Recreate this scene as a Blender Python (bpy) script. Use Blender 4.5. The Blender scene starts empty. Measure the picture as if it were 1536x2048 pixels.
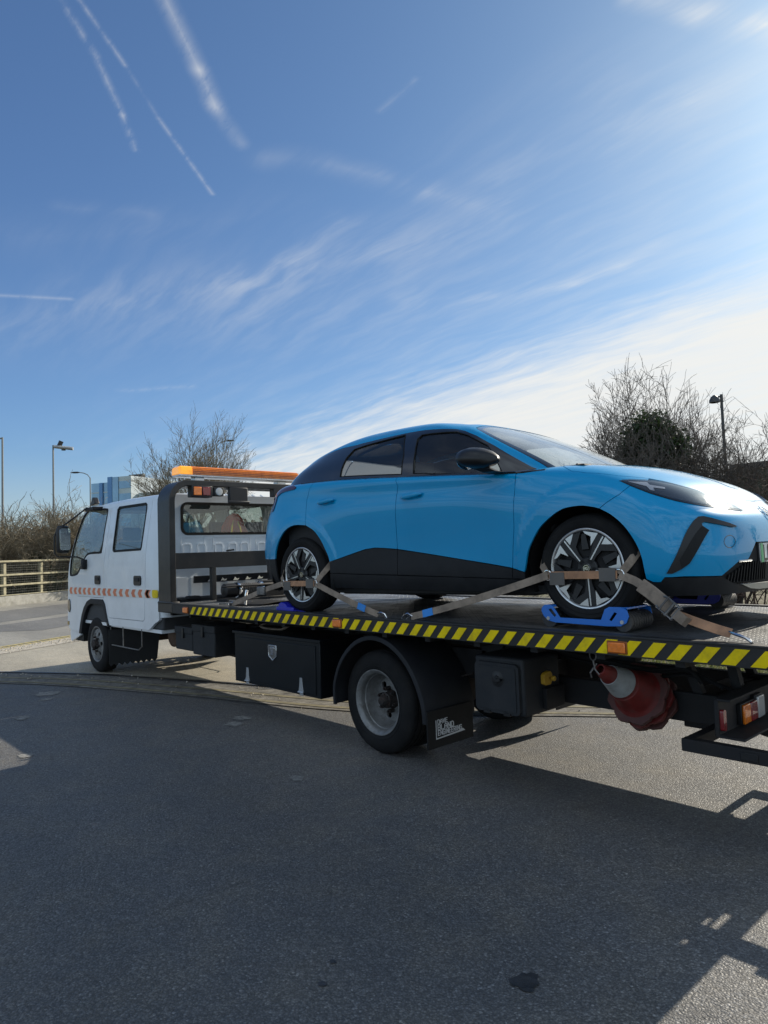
import bpy, bmesh, math, random
import numpy as np
from mathutils import Vector, Matrix
from mathutils.geometry import delaunay_2d_cdt
R = math.radians
random.seed(7)
scene = bpy.context.scene
COL = scene.collection

# ------------------------------------------------------------------ camera
cam_data = bpy.data.cameras.new('camera')
cam = bpy.data.objects.new('camera', cam_data)
COL.objects.link(cam)
scene.camera = cam
YAW, PITCH, ROLL = .8318, .0564, -.0347
_f = Vector((-math.sin(YAW)*math.cos(PITCH), math.cos(YAW)*math.cos(PITCH), math.sin(PITCH)))
_r0 = Vector((math.cos(YAW), math.sin(YAW), 0)); _u0 = _r0.cross(_f)
_r = _r0*math.cos(ROLL)+_u0*math.sin(ROLL); _u = -_r0*math.sin(ROLL)+_u0*math.cos(ROLL)
cam.matrix_world = Matrix(((_r.x, _u.x, -_f.x, 4.903), (_r.y, _u.y, -_f.y, -3.4826), (_r.z, _u.z, -_f.z, 1.5322), (0, 0, 0, 1)))
cam_data.sensor_fit = 'VERTICAL'
cam_data.sensor_height = 36.0
cam_data.lens = 36.0*1383.2/2048
cam_data.clip_start = .05
cam_data.clip_end = 3000

# ------------------------------------------------------------------ light
SUN_EL, SUN_AZ = R(31), R(3)           # azimuth from +Y towards +X
world = bpy.data.worlds.new('World')
scene.world = world
world.use_nodes = True
scene.view_settings.view_transform = 'Standard'
scene.view_settings.look = 'None'
scene.view_settings.gamma = 1
scene.view_settings.use_curve_mapping = False
scene.view_settings.exposure = EXPOSURE = .35

sd = bpy.data.lights.new('sun', 'SUN'); sd.energy = 5.0; sd.angle = R(.55); sd.color = (1, .91, .76)
sun = bpy.data.objects.new('sun', sd); COL.objects.link(sun)
_s = Vector((math.sin(SUN_AZ)*math.cos(SUN_EL), math.cos(SUN_AZ)*math.cos(SUN_EL), math.sin(SUN_EL)))
sun.rotation_euler = _s.to_track_quat('Z', 'Y').to_euler()
sun.location = (0, 0, 30)


class NT:
    """small node-tree writer"""
    def __init__(s, nt): s.nt = nt; s.n = nt.nodes; s.l = nt.links
    def new(s, t, **kw):
        n = s.n.new(t)
        for k, v in kw.items():
            setattr(n, k, v)
        return n
    def _in(s, sock, v):
        if hasattr(v, 'node') or isinstance(v, bpy.types.NodeSocket): s.l.new(v, sock)
        else: sock.default_value = v
    def m(s, op, a, b=0.0, c=0.0, clamp=False):
        n = s.new('ShaderNodeMath', operation=op, use_clamp=clamp)
        for i, v in enumerate((a, b, c)):
            s._in(n.inputs[i], v)
        return n.outputs[0]
    def v(s, op, a, b=(0, 0, 0), out=0, scale=None):
        n = s.new('ShaderNodeVectorMath', operation=op)
        s._in(n.inputs[0], a); s._in(n.inputs[1], b)
        if scale is not None: s._in(n.inputs['Scale'], scale)
        return n.outputs['Value'] if op in ('DOT_PRODUCT', 'LENGTH', 'DISTANCE') else n.outputs[0]
    def ramp(s, x, a, b, lo=0.0, hi=1.0, smooth=True):
        n = s.new('ShaderNodeMapRange'); n.clamp = True
        if smooth: n.interpolation_type = 'SMOOTHSTEP'
        s._in(n.inputs[0], x); s._in(n.inputs[1], a); s._in(n.inputs[2], b); s._in(n.inputs[3], lo); s._in(n.inputs[4], hi)
        return n.outputs[0]
    def noise(s, vec, scale, detail=4, rough=.55, dist=0.0):
        n = s.new('ShaderNodeTexNoise'); n.inputs['Scale'].default_value = scale
        n.inputs['Detail'].default_value = detail; n.inputs['Roughness'].default_value = rough
        n.inputs['Distortion'].default_value = dist
        if vec is not None: s.l.new(vec, n.inputs['Vector'])
        return n.outputs[0]
    def mix(s, f, a, b):
        n = s.new('ShaderNodeMix', data_type='RGBA', clamp_factor=True)
        s._in(n.inputs[0], f); s._in(n.inputs[6], a); s._in(n.inputs[7], b)
        return n.outputs[2]
    def mapping(s, vec, scale=(1, 1, 1), rot=(0, 0, 0), loc=(0, 0, 0)):
        n = s.new('ShaderNodeMapping')
        n.inputs['Scale'].default_value = scale; n.inputs['Rotation'].default_value = rot; n.inputs['Location'].default_value = loc
        s.l.new(vec, n.inputs['Vector']); return n.outputs[0]


def build_sky():
    t = NT(world.node_tree)
    for n in list(t.n): t.n.remove(n)
    out = t.new('ShaderNodeOutputWorld'); bg = t.new('ShaderNodeBackground')
    sky = t.new('ShaderNodeTexSky', sky_type='NISHITA', sun_disc=False, sun_elevation=SUN_EL, sun_rotation=SUN_AZ,
                altitude=50, air_density=1.0, dust_density=1.2, ozone_density=2.0)
    bg.inputs[1].default_value = .067
    t.l.new(bg.outputs[0], out.inputs[0])
    tc = t.new('ShaderNodeTexCoord'); d = t.v('NORMALIZE', tc.outputs['Generated'])
    sep = t.new('ShaderNodeSeparateXYZ'); t.l.new(d, sep.inputs[0])
    x, y, z = sep.outputs
    zz = t.m('ADD', t.m('MAXIMUM', z, 0.0), .10)
    cmb = t.new('ShaderNodeCombineXYZ')
    t.l.new(t.m('DIVIDE', x, zz), cmb.inputs[0]); t.l.new(t.m('DIVIDE', y, zz), cmb.inputs[1])
    p = cmb.outputs[0]
    # wind-torn coordinates
    n1 = t.new('ShaderNodeTexNoise'); n1.inputs['Scale'].default_value = 3.0; n1.inputs['Detail'].default_value = 2
    t.l.new(p, n1.inputs['Vector'])
    wob = t.v('SUBTRACT', n1.outputs['Color'], (.5, .5, .5))
    pw = t.v('ADD', p, t.v('SCALE', wob, scale=.10))
    fine = t.noise(t.mapping(p, (3, 9, 1), (0, 0, .5)), 4.0, 5, .68)
    streak = t.noise(t.mapping(pw, (1, 5, 1), (0, 0, SK_ROT)), 2.2, 4, .62)
    total = None
    for (ax, ay, bx, by, wa, wb, st, fa) in TRAILS:
        ab = (bx-ax, by-ay, 0); L2 = ab[0]**2+ab[1]**2
        pa = t.v('SUBTRACT', pw if wa > .03 else p, (ax, ay, 0))
        tt = t.m('DIVIDE', t.v('DOT_PRODUCT', pa, ab), L2, clamp=True)
        dd = t.v('LENGTH', t.v('SUBTRACT', pa, t.v('SCALE', ab, scale=tt)))
        w = t.m('MULTIPLY_ADD', tt, wb-wa, wa)
        g = t.m('SUBTRACT', 1.0, t.m('DIVIDE', dd, w), clamp=True)
        g = t.m('MULTIPLY', t.m('MULTIPLY', g, g), st*(.40 if max(wa, wb) < .05 else .29))
        tex = t.ramp(fine, fa, fa+.30, .08, 1.1) if max(wa, wb) < .05 else t.ramp(streak, .34, .72, .15, 1.0)
        g = t.m('MULTIPLY', g, tex)
        total = g if total is None else t.m('ADD', total, g)
    # high veil, densest towards the sun
    def plane(n, a, b):
        return t.ramp(t.m('ADD', t.v('DOT_PRODUCT', d, n), t.m('MULTIPLY', t.m('SUBTRACT', streak, .5), .10)), a, b)
    w1 = t.m('MULTIPLY', plane(VEIL[0], -.045, .085), plane(VEIL[1], -.11, .10))
    w1 = t.m('MULTIPLY', w1, t.ramp(streak, .2, .7, .86, 1.0))
    w2 = t.m('MULTIPLY', plane(VEIL[2], -.15, .35), t.ramp(streak, .3, .75, .05, .26))
    hz = t.ramp(z, .02, .16, .22, 0.0)
    veil = t.m('MAXIMUM', t.m('MAXIMUM', w1, w2), hz)
    a = t.m('ADD', total, veil, clamp=True)
    sund = t.v('DOT_PRODUCT', d, tuple(_s))
    glow = t.m('POWER', t.m('MAXIMUM', sund, 0.0), 6.0)
    lum = t.m('MULTIPLY_ADD', glow, .6, 10.0)
    # broken bright cloud added to the unseen sky behind the camera, lifting the shade
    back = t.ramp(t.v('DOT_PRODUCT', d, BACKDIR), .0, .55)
    fill_cloud = t.m('MULTIPLY', back, t.ramp(t.noise(p, 1.6, 4, .6, .4), .38, .62, .15, 1.0))
    a = t.m('MAXIMUM', a, t.m('MULTIPLY', fill_cloud, .9))
    lum = t.m('MULTIPLY_ADD', fill_cloud, 3.4, lum)
    wc = t.v('SCALE', t.mix(fill_cloud, (1.0, 1.01, .99, 1), (.80, 1.0, 1.16, 1)), scale=lum)
    wide = t.m('POWER', t.m('MAXIMUM', sund, 0.0), 1.5)
    tint = t.v('MULTIPLY', sky.outputs[0], t.mix(wide, SKYTINT+(1,), (.78, 1.06, 1.22, 1)))
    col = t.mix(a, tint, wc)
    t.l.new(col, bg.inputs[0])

TRAILS = [
    (-1.0505, 0.3241, -1.1383, 0.4143, 0.012, 0.0134, 0.5, 0.35) ,
    (-1.1383, 0.4143, -1.2502, 0.505, 0.0127, 0.0142, 0.5, 0.35) ,
    (-1.2502, 0.505, -1.3317, 0.5647, 0.0139, 0.0149, 0.5, 0.35) ,
    (-1.0347, 0.3443, -1.1292, 0.4617, 0.0088, 0.01, 0.5, 0.3) ,
    (-1.1292, 0.4617, -1.2193, 0.5632, 0.0088, 0.0098, 0.2, 0.35) ,
    (-1.2193, 0.5632, -1.374, 0.7592, 0.0101, 0.012, 0.5, 0.3) ,
    (-0.9531, 0.4469, -1.062, 0.5657, 0.0248, 0.0286, 0.6, 0.25) ,
    (-1.062, 0.5657, -1.1257, 0.6332, 0.0284, 0.0306, 0.6, 0.25) ,
    (-1.1257, 0.6332, -1.1921, 0.7212, 0.0321, 0.0348, 0.6, 0.25) ,
    (-1.2028, 0.79, -1.1346, 0.884, 0.0655, 0.0661, 0.45, 0.35) ,
    (-1.1346, 0.884, -1.0998, 0.9954, 0.064, 0.0663, 0.45, 0.35) ,
    (-1.0998, 0.9954, -1.0639, 1.1319, 0.0654, 0.0684, 0.45, 0.35) ,
    (-1.0639, 1.1319, -1.0071, 1.3345, 0.0688, 0.073, 0.45, 0.35) ,
    (-2.4235, 0.5298, -1.9938, 0.8052, 0.3319, 0.3095, 0.42, 0.2) ,
    (-1.9938, 0.8052, -1.7709, 1.0127, 0.3396, 0.3352, 0.42, 0.2) ,
    (-1.7709, 1.0127, -1.5378, 1.1505, 0.3092, 0.2954, 0.4, 0.2) ,
    (-1.5378, 1.1505, -1.291, 1.2672, 0.2855, 0.2681, 0.4, 0.2) ,
    (-1.291, 1.2672, -1.0139, 1.3431, 0.2528, 0.2291, 0.4, 0.2) ,
    (-0.9258, 1.2321, -0.6509, 1.2851, 0.1358, 0.12, 0.55, 0.1) ,
    (-0.6509, 1.2851, -0.5162, 1.3201, 0.1206, 0.1135, 0.55, 0.1) ,
    (-0.5162, 1.3201, -0.3848, 1.3439, 0.1135, 0.1059, 0.55, 0.1) ,
    (-1.7017, 1.0552, -1.498, 1.0882, 0.1459, 0.1358, 0.45, 0.3) ,
    (-1.498, 1.0882, -1.2807, 1.0702, 0.1139, 0.1028, 0.45, 0.3) ,
    (-1.488, 1.496, -1.2834, 1.6821, 0.1087, 0.1073, 0.5, 0.3) ,
    (-1.2834, 1.6821, -1.0905, 1.7927, 0.1074, 0.1037, 0.5, 0.3) ,
    (-1.0905, 1.7927, -0.9475, 1.7965, 0.0942, 0.0893, 0.5, 0.3) ,
    (-0.9475, 1.7965, -0.8339, 1.7616, 0.0761, 0.0718, 0.5, 0.3) ,
    (-2.1638, 0.4858, -2.0729, 0.6742, 0.0229, 0.0236, 0.4, 0.2) ,
    (-0.4713, 1.0279, -0.4261, 1.1125, 0.0515, 0.0527, 3.0, 0.45) ,
    (-0.4261, 1.1125, -0.3555, 1.255, 0.0518, 0.0538, 3.0, 0.45) ,
    (-2.4495, 0.8117, -1.9074, 1.1795, 0.5097, 0.4713, 0.22, 0.3) ,
    (-1.9074, 1.1795, -1.5074, 1.4716, 0.4777, 0.4525, 0.22, 0.3) ,
    (-1.8427, 0.4359, -1.6175, 0.7185, 0.1989, 0.2026, 0.16, 0.3) ,
    (-1.6175, 0.7185, -1.3344, 0.915, 0.1818, 0.1731, 0.16, 0.3) ,
    (-0.9629, 1.1065, -0.6298, 1.1553, 0.197, 0.1658, 0.18, 0.3) ,
    (-0.6298, 1.1553, -0.369, 1.2404, 0.1681, 0.1482, 0.18, 0.3) ,
    (-0.7103, 1.3719, -0.5628, 1.4272, 0.1173, 0.1112, 0.25, 0.3) ,
    (-0.5628, 1.4272, -0.4601, 1.5051, 0.1051, 0.1031, 0.25, 0.3) ,
    (-0.938, 0.8806, -0.8382, 0.8767, 0.0163, 0.0154, 0.2, 0.3) ,
    (-2.7779, 1.1166, -2.5942, 1.3234, 0.0488, 0.0489, 0.25, 0.3) ,
    (-1.6071, 0.5137, -1.5352, 0.6827, 0.0533, 0.0554, 0.2, 0.3) ,
]
VEIL = ((0.0564, 0.367, -0.9285), (0.0421, 0.4123, -0.9101), (0.13, 0.5935, -0.7943))
SK_ROT = -0.227
SKYTINT = (.97, 1.25, 1.60)
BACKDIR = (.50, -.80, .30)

# ------------------------------------------------------------------ materials
MATS = {}
def pmat(name, base, rough=.5, metal=0.0, coat=0.0, var=.12, vs=3.0, bump=0.0, bs=60.0, dirt=0.0, dirtcol=(.20, .17, .13), spec=.5, emit=None, es=0.0, rvar=.08, sheen=0.0):
    """principled paint / metal / rubber with a little wear in colour and gloss"""
    m = bpy.data.materials.new(name); m.use_nodes = True
    t = NT(m.node_tree); b = t.n['Principled BSDF']
    tc = t.new('ShaderNodeTexCoord'); o = tc.outputs['Object']
    n = t.noise(o, vs, 6, .6); n2 = t.noise(o, vs*7, 5, .65)
    base = tuple(base)+(1,)
    dark = tuple(c*(1-var) for c in base[:3])+(1,); light = tuple(min(c*(1+var), 1) for c in base[:3])+(1,)
    col = t.mix(t.ramp(n, .3, .7), dark, light)
    rg = t.m('MULTIPLY_ADD', t.m('SUBTRACT', n2, .5), rvar*2, rough)
    if dirt > 0:
        dm = t.m('MULTIPLY', t.ramp(t.noise(o, vs*1.7, 8, .7), .42, .75), dirt)
        col = t.mix(dm, col, dirtcol+(1,)); rg = t.m('ADD', rg, t.m('MULTIPLY', dm, .4))
    t._in(b.inputs['Base Color'], col); t._in(b.inputs['Roughness'], rg)
    b.inputs['Metallic'].default_value = metal; b.inputs['Coat Weight'].default_value = coat
    b.inputs['Coat Roughness'].default_value = .03; b.inputs['Specular IOR Level'].default_value = spec
    if bump > 0:
        bn = t.new('ShaderNodeBump'); bn.inputs['Strength'].default_value = 1; bn.inputs['Distance'].default_value = bump
        t.l.new(t.noise(o, bs, 4, .6), bn.inputs['Height']); t.l.new(bn.outputs[0], b.inputs['Normal'])
    if emit:
        b.inputs['Emission Color'].default_value = emit+(1,); b.inputs['Emission Strength'].default_value = es
    MATS[name] = m; return m

def glass(name, tint=(.8, .85, .85), haze=0.02, rough=.0, ior=1.5, hazecol=(.7, .72, .72)):
    """thin glazing: tinted see-through, mirror-like at grazing angles, a film of dust"""
    m = bpy.data.materials.new(name); m.use_nodes = True
    t = NT(m.node_tree); t.n.remove(t.n['Principled BSDF']); out = t.n['Material Output']
    tr = t.new('ShaderNodeBsdfTransparent'); tr.inputs[0].default_value = tint+(1,)
    gl = t.new('ShaderNodeBsdfGlossy'); gl.inputs['Roughness'].default_value = rough; gl.inputs[0].default_value = (1, 1, 1, 1)
    geo = t.new('ShaderNodeNewGeometry'); c = t.m('ABSOLUTE', t.v('DOT_PRODUCT', geo.outputs['Normal'], geo.outputs['Incoming']))
    r0 = ((ior-1)/(ior+1))**2*1.6
    fz = t.m('MULTIPLY_ADD', t.m('POWER', t.m('SUBTRACT', 1.0, c, clamp=True), 5.0), 1-r0, r0)
    mx = t.new('ShaderNodeMixShader'); t.l.new(fz, mx.inputs[0]); t.l.new(tr.outputs[0], mx.inputs[1]); t.l.new(gl.outputs[0], mx.inputs[2])
    df = t.new('ShaderNodeBsdfDiffuse'); df.inputs[0].default_value = hazecol+(1,)
    tc = t.new('ShaderNodeTexCoord')
    mz = t.new('ShaderNodeMixShader'); t._in(mz.inputs[0], t.m('MULTIPLY', t.ramp(t.noise(tc.outputs['Object'], 2.5, 6, .65), .25, .8, .4, 1.5), haze))
    t.l.new(mx.outputs[0], mz.inputs[1]); t.l.new(df.outputs[0], mz.inputs[2]); t.l.new(mz.outputs[0], out.inputs[0])
    MATS[name] = m; return m

def chequer_mat():
    m = pmat('chequer_plate', (.16, .165, .17), .42, .75, var=.35, vs=2.2, dirt=.55, dirtcol=(.06, .055, .05))
    t = NT(m.node_tree); b = t.n['Principled BSDF']
    tc = [n for n in t.n if n.type == 'TEX_COORD'][0]; o = tc.outputs['Object']
    tot = None
    for rot, off in ((R(45), 0), (R(-45), .5)):
        v = t.mapping(o, (1, 1, 0), (0, 0, rot)); s = t.new('ShaderNodeSeparateXYZ'); t.l.new(v, s.inputs[0])
        u = t.m('MULTIPLY', s.outputs[0], 24.0); w = t.m('MULTIPLY', s.outputs[1], 24.0)
        fu = t.m('ABSOLUTE', t.m('SUBTRACT', t.m('FRACT', t.m('ADD', u, off)), .5)); fw = t.m('ABSOLUTE', t.m('SUBTRACT', t.m('FRACT', t.m('ADD', w, off)), .5))
        par = t.m('SUBTRACT', 1.0, t.ramp(t.m('ADD', t.m('POWER', t.m('DIVIDE', fu, .46), 2.0), t.m('POWER', t.m('DIVIDE', fw, .15), 2.0)), .4, 1.0))
        tot = par if tot is None else t.m('MAXIMUM', tot, par)
    bn = t.new('ShaderNodeBump'); bn.inputs['Distance'].default_value = .004; t.l.new(tot, bn.inputs['Height']); t.l.new(bn.outputs[0], b.inputs['Normal'])
    return m

# ------------------------------------------------------------------ mesh builder
BM = {}   # build origin / matrix per root
class MB:
    def __init__(s): s.v = []; s.f = []; s.sm = []; s.nrm = None
    def add(s, vs, fs, smooth=True):
        k = len(s.v); s.v += [tuple(map(float, p)) for p in vs]; s.f += [tuple(i+k for i in f) for f in fs]; s.sm += [smooth]*len(fs); return s
    def box(s, a, b, M=None):
        x0, y0, z0 = [min(p, q) for p, q in zip(a, b)]; x1, y1, z1 = [max(p, q) for p, q in zip(a, b)]
        vs = [Vector(p) for p in ((x0, y0, z0), (x1, y0, z0), (x1, y1, z0), (x0, y1, z0), (x0, y0, z1), (x1, y0, z1), (x1, y1, z1), (x0, y1, z1))]
        if M is not None: vs = [M@p for p in vs]
        return s.add(vs, [(0, 3, 2, 1), (4, 5, 6, 7), (0, 1, 5, 4), (1, 2, 6, 5), (2, 3, 7, 6), (3, 0, 4, 7)])
    def bar(s, p0, p1, w, h, up=(0, 0, 1)):
        """rectangular bar from p0 to p1, w across, h along up"""
        p0, p1 = Vector(p0), Vector(p1); d = (p1-p0).normalized(); up = Vector(up); sd = d.cross(up).normalized(); up = sd.cross(d)
        vs = [p+sd*a*w/2+up*b*h/2 for p in (p0, p1) for a, b in ((-1, -1), (1, -1), (1, 1), (-1, 1))]
        return s.add(vs, [(0, 3, 2, 1), (4, 5, 6, 7), (0, 1, 5, 4), (1, 2, 6, 5), (2, 3, 7, 6), (3, 0, 4, 7)])
    def ribbon(s, pts, ns, w, th=.004):
        """flat webbing: pts centre line, ns normals"""
        rings = []
        P = [Vector(p) for p in pts]
        for i, p in enumerate(P):
            d = (P[min(i+1, len(P)-1)]-P[max(i-1, 0)]).normalized(); n = Vector(ns[i]); n = (n-d*n.dot(d)).normalized(); sd = d.cross(n)
            rings.append([p+sd*a*w/2+n*b*th/2 for a, b in ((-1, -1), (1, -1), (1, 1), (-1, 1))])
        return s.loft(rings)
    def loft(s, rings, closed=True, caps=True, smooth=True):
        n = len(rings[0]); vs = [p for r in rings for p in r]; fs = []
        for i in range(len(rings)-1):
            for j in range(n if closed else n-1):
                a = i*n+j; b = i*n+(j+1) % n; fs.append((a, b, b+n, a+n))
        if caps and closed: fs += [tuple(range(n))[::-1], tuple((len(rings)-1)*n+j for j in range(n))]
        return s.add(vs, fs, smooth)
    def tube(s, pts, r, n=8, caps=True, closed=False):
        P = [Vector(p) for p in pts]; rs = r if isinstance(r, (list, tuple)) else [r]*len(P); rings = []; ref = None
        for i, p in enumerate(P):
            a = P[i-1] if (i > 0 or closed) else P[i]; b = P[(i+1) % len(P)] if (i < len(P)-1 or closed) else P[i]
            d = (b-a).normalized()
            if ref is None: ref = d.orthogonal().normalized()
            ref = (ref-d*ref.dot(d)).normalized(); q = d.cross(ref)
            rings.append([p+(ref*math.cos(2*math.pi*k/n)+q*math.sin(2*math.pi*k/n))*rs[i] for k in range(n)])
        if closed: rings.append(rings[0]); caps = False
        return s.loft(rings, caps=caps)
    def lathe(s, prof, c, axis='y', n=48, a0=0, a1=2*math.pi, caps=False):
        """prof: (along axis, radius)"""
        full = abs(a1-a0-2*math.pi) < 1e-6; k = n if full else n+1; rings = []
        for t in range(k):
            a = a0+(a1-a0)*t/n; ca, sa = math.cos(a), math.sin(a); ring = []
            for h, r in prof:
                q = {'y': (r*ca, h, r*sa), 'x': (h, r*ca, r*sa), 'z': (r*ca, r*sa, h)}[axis]
                ring.append((c[0]+q[0], c[1]+q[1], c[2]+q[2]))
            rings.append(ring)
        if full: rings.append(rings[0])
        return s.loft(rings, closed=False)
    def prism(s, poly, axis, a, b, holes=()):
        """2-D polygon extruded along an axis ('y': poly is x,z; 'x': y,z; 'z': x,y)"""
        vs, tris = tri(poly, holes)
        def q(p, h): return {'y': (p[0], h, p[1]), 'x': (h, p[0], p[1]), 'z': (p[0], p[1], h)}[axis]
        n = len(vs); s.add([q(p, a) for p in vs]+[q(p, b) for p in vs], [t for t in tris]+[tuple(i+n for i in t[::-1]) for t in tris])
        for lp in [poly]+list(holes):
            m = len(lp); s.add([q(p, a) for p in lp]+[q(p, b) for p in lp], [(i, (i+1) % m, (i+1) % m+m, i+m) for i in range(m)])
        return s
    def sphere(s, c, r, n=16, m=10, sc=(1, 1, 1)):
        rings = [[(c[0]+r*sc[0]*math.sin(math.pi*i/m)*math.cos(2*math.pi*j/n), c[1]+r*sc[1]*math.sin(math.pi*i/m)*math.sin(2*math.pi*j/n), c[2]+r*sc[2]*math.cos(math.pi*i/m)) for j in range(n)] for i in range(m+1)]
        return s.loft(rings, caps=False)
    def build(s, name, mat, parent=None, bevel=0.0, ang=32, flat=False, seg=2, recalc=True, label=None):
        me = bpy.data.meshes.new(name)
        o_ = BM.get(root_of(parent).name, Vector((0, 0, 0))) if parent else Vector((0, 0, 0))
        me.from_pydata([(p[0]-o_[0], p[1]-o_[1], p[2]-o_[2]) for p in s.v], [], s.f)
        if recalc:
            bm = bmesh.new(); bm.from_mesh(me); bmesh.ops.remove_doubles(bm, verts=bm.verts, dist=1e-5)
            bmesh.ops.recalc_face_normals(bm, faces=bm.faces); bm.to_mesh(me); bm.free()
        if not flat:
            me.shade_smooth(); me.set_sharp_from_angle(angle=R(ang))
        if isinstance(mat, (list, tuple)):
            for m_ in mat: me.materials.append(m_)
        else: me.materials.append(mat)
        ob = bpy.data.objects.new(name, me); COL.objects.link(ob)
        if parent: ob.parent = parent
        if bevel > 0:
            bv = ob.modifiers.new('bevel', 'BEVEL'); bv.width = bevel; bv.segments = seg; bv.limit_method = 'ANGLE'; bv.angle_limit = R(38)
        if label: ob['label'] = label
        return ob

def root_of(o):
    while o.parent: o = o.parent
    return o
def thing(name, label, cat, loc=(0, 0, 0), group=None, rot=None, local=False):
    """an Empty at the thing's base; its parts are written in world coordinates unless local"""
    o = bpy.data.objects.new(name, None); COL.objects.link(o); o.location = loc; o.empty_display_size = .2
    if rot: o.rotation_euler = rot
    o['label'] = label; o['category'] = cat; o['kind'] = 'thing'
    if group: o['group'] = group
    BM[o.name] = Vector((0, 0, 0)) if local else Vector(loc)
    return o
def tag(o, label, cat, group=None, kind='thing'):
    o['label'] = label; o['category'] = cat; o['kind'] = kind
    if group: o['group'] = group
    return o
def copy_tree(o, parent=None):
    c = o.copy(); COL.objects.link(c)
    if parent: c.parent = parent
    for ch in [q for q in bpy.data.objects if q.parent == o]: copy_tree(ch, c)
    return c

def tri(poly, holes=(), inner=()):
    """constrained Delaunay of a polygon with holes and inner points -> verts, triangles"""
    pts = []; edges = []
    for lp in [poly]+list(holes):
        k = len(pts); pts += [Vector((p[0], p[1])) for p in lp]; edges += [(k+i, k+(i+1) % len(lp)) for i in range(len(lp))]
    pts += [Vector((p[0], p[1])) for p in inner]
    v, e, f, *_ = delaunay_2d_cdt(pts, edges, [], 0, 1e-7)
    V = np.array([(p.x, p.y) for p in v])
    F = [tuple(t) for t in f]
    loops = [np.array(poly, float)]+[np.array(h, float) for h in holes]
    C = np.array([V[list(t)].mean(0) for t in F])
    ins = np.zeros(len(C), bool)
    for L in loops: ins ^= inpoly(C, L)
    return [tuple(p) for p in V], [t for t, k in zip(F, ins) if k]
def inpoly(P, L):
    x, y = P[:, 0], P[:, 1]; r = np.zeros(len(P), bool); n = len(L)
    for i in range(n):
        x0, y0 = L[i]; x1, y1 = L[(i+1) % n]
        if y0 == y1: continue
        c = ((y0 > y) != (y1 > y)) & (x < (x1-x0)*(y-y0)/(y1-y0)+x0); r ^= c
    return r
def smooth_loop(pts, n=4, closed=True):
    """Catmull-Rom through pts"""
    P = [np.array(p, float) for p in pts]; o = []; m = len(P)
    for i in range(m if closed else m-1):
        p0, p1, p2, p3 = (P[(i-1) % m], P[i], P[(i+1) % m], P[(i+2) % m]) if closed else (P[max(i-1, 0)], P[i], P[i+1], P[min(i+2, m-1)])
        for k in range(n):
            t = k/n; o.append(tuple(.5*((2*p1)+(-p0+p2)*t+(2*p0-5*p1+4*p2-p3)*t*t+(-p0+3*p1-3*p2+p3)*t**3)))
    if not closed: o.append(tuple(P[-1]))
    return o
def stroke_text(mb, text, M, h=1.0, ww=.6, th=.12, depth=.001, gap=.25):
    """block letters as solid strokes on the plane of M (x along, y up)"""
    F = {'A': [[(0,0),(0,.7),(.5,1),(1,.7),(1,0)],[(0,.45),(1,.45)]], 'B': [[(0,0),(0,1),(.8,1),(1,.85),(1,.65),(.8,.52),(0,.52)],[(.8,.52),(1,.4),(1,.15),(.8,0),(0,0)]],
         'C': [[(1,.85),(.8,1),(.2,1),(0,.85),(0,.15),(.2,0),(.8,0),(1,.15)]], 'D': [[(0,0),(0,1),(.7,1),(1,.8),(1,.2),(.7,0),(0,0)]], 'E': [[(1,0),(0,0),(0,1),(1,1)],[(0,.5),(.8,.5)]],
         'G': [[(1,.85),(.8,1),(.2,1),(0,.85),(0,.15),(.2,0),(1,0),(1,.5),(.55,.5)]], 'I': [[(.5,0),(.5,1)]], 'L': [[(0,1),(0,0),(1,0)]], 'N': [[(0,0),(0,1),(1,0),(1,1)]],
         'R': [[(0,0),(0,1),(.8,1),(1,.85),(1,.6),(.8,.48),(0,.48)],[(.55,.48),(1,0)]], 'V': [[(0,1),(.5,0),(1,1)]], 'M': [[(0,0),(0,1),(.5,.45),(1,1),(1,0)]], '0': [[(0,.15),(0,.85),(.2,1),(.8,1),(1,.85),(1,.15),(.8,0),(.2,0),(0,.15)]],
         'F': [[(0,0),(0,1),(1,1)],[(0,.5),(.8,.5)]], 'T': [[(.5,0),(.5,1)],[(0,1),(1,1)]], 'S': [[(1,.85),(.8,1),(.2,1),(0,.8),(.1,.55),(.9,.45),(1,.2),(.8,0),(.2,0),(0,.15)]], 'O': [[(0,.2),(0,.8),(.2,1),(.8,1),(1,.8),(1,.2),(.8,0),(.2,0),(0,.2)]],
         'W': [[(0,1),(.25,0),(.5,.7),(.75,0),(1,1)]], 'U': [[(0,1),(0,.15),(.2,0),(.8,0),(1,.15),(1,1)]], 'K': [[(0,0),(0,1)],[(1,1),(0,.45),(1,0)]], 'X': [[(0,0),(1,1)],[(0,1),(1,0)]], '.': [[(.4,0),(.6,0)]], ' ': []}
    x = 0.0; layer = 0
    for ch in text:
        w = ww*h*(.35 if ch in 'I.' else 1)
        for ln in F.get(ch, []):
            q = [Vector((x+p[0]*w if ch not in 'I.' else x+w/2, p[1]*h, 0)) for p in ln]
            for a, b in zip(q, q[1:]):
                if (b-a).length < 1e-6: b = a+Vector((th*h, 0, 0))
                d = (b-a).normalized(); a2 = a-d*th*h*.35; b2 = b+d*th*h*.35
                n = Vector((-d.y, d.x, 0))*th*h/2
                layer += 1; e_ = (layer % 7)*.00012+h*.0003
                vs = [M@Vector((p.x, p.y, z)) for z in (-.0006-e_, depth+e_) for p in (a2-n, b2-n, b2+n, a2+n)]
                mb.add(vs, [(0, 1, 2, 3), (4, 7, 6, 5), (0, 4, 5, 1), (1, 5, 6, 2), (2, 6, 7, 3), (3, 7, 4, 0)])
        x += w+gap*h*.6
    return x

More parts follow.
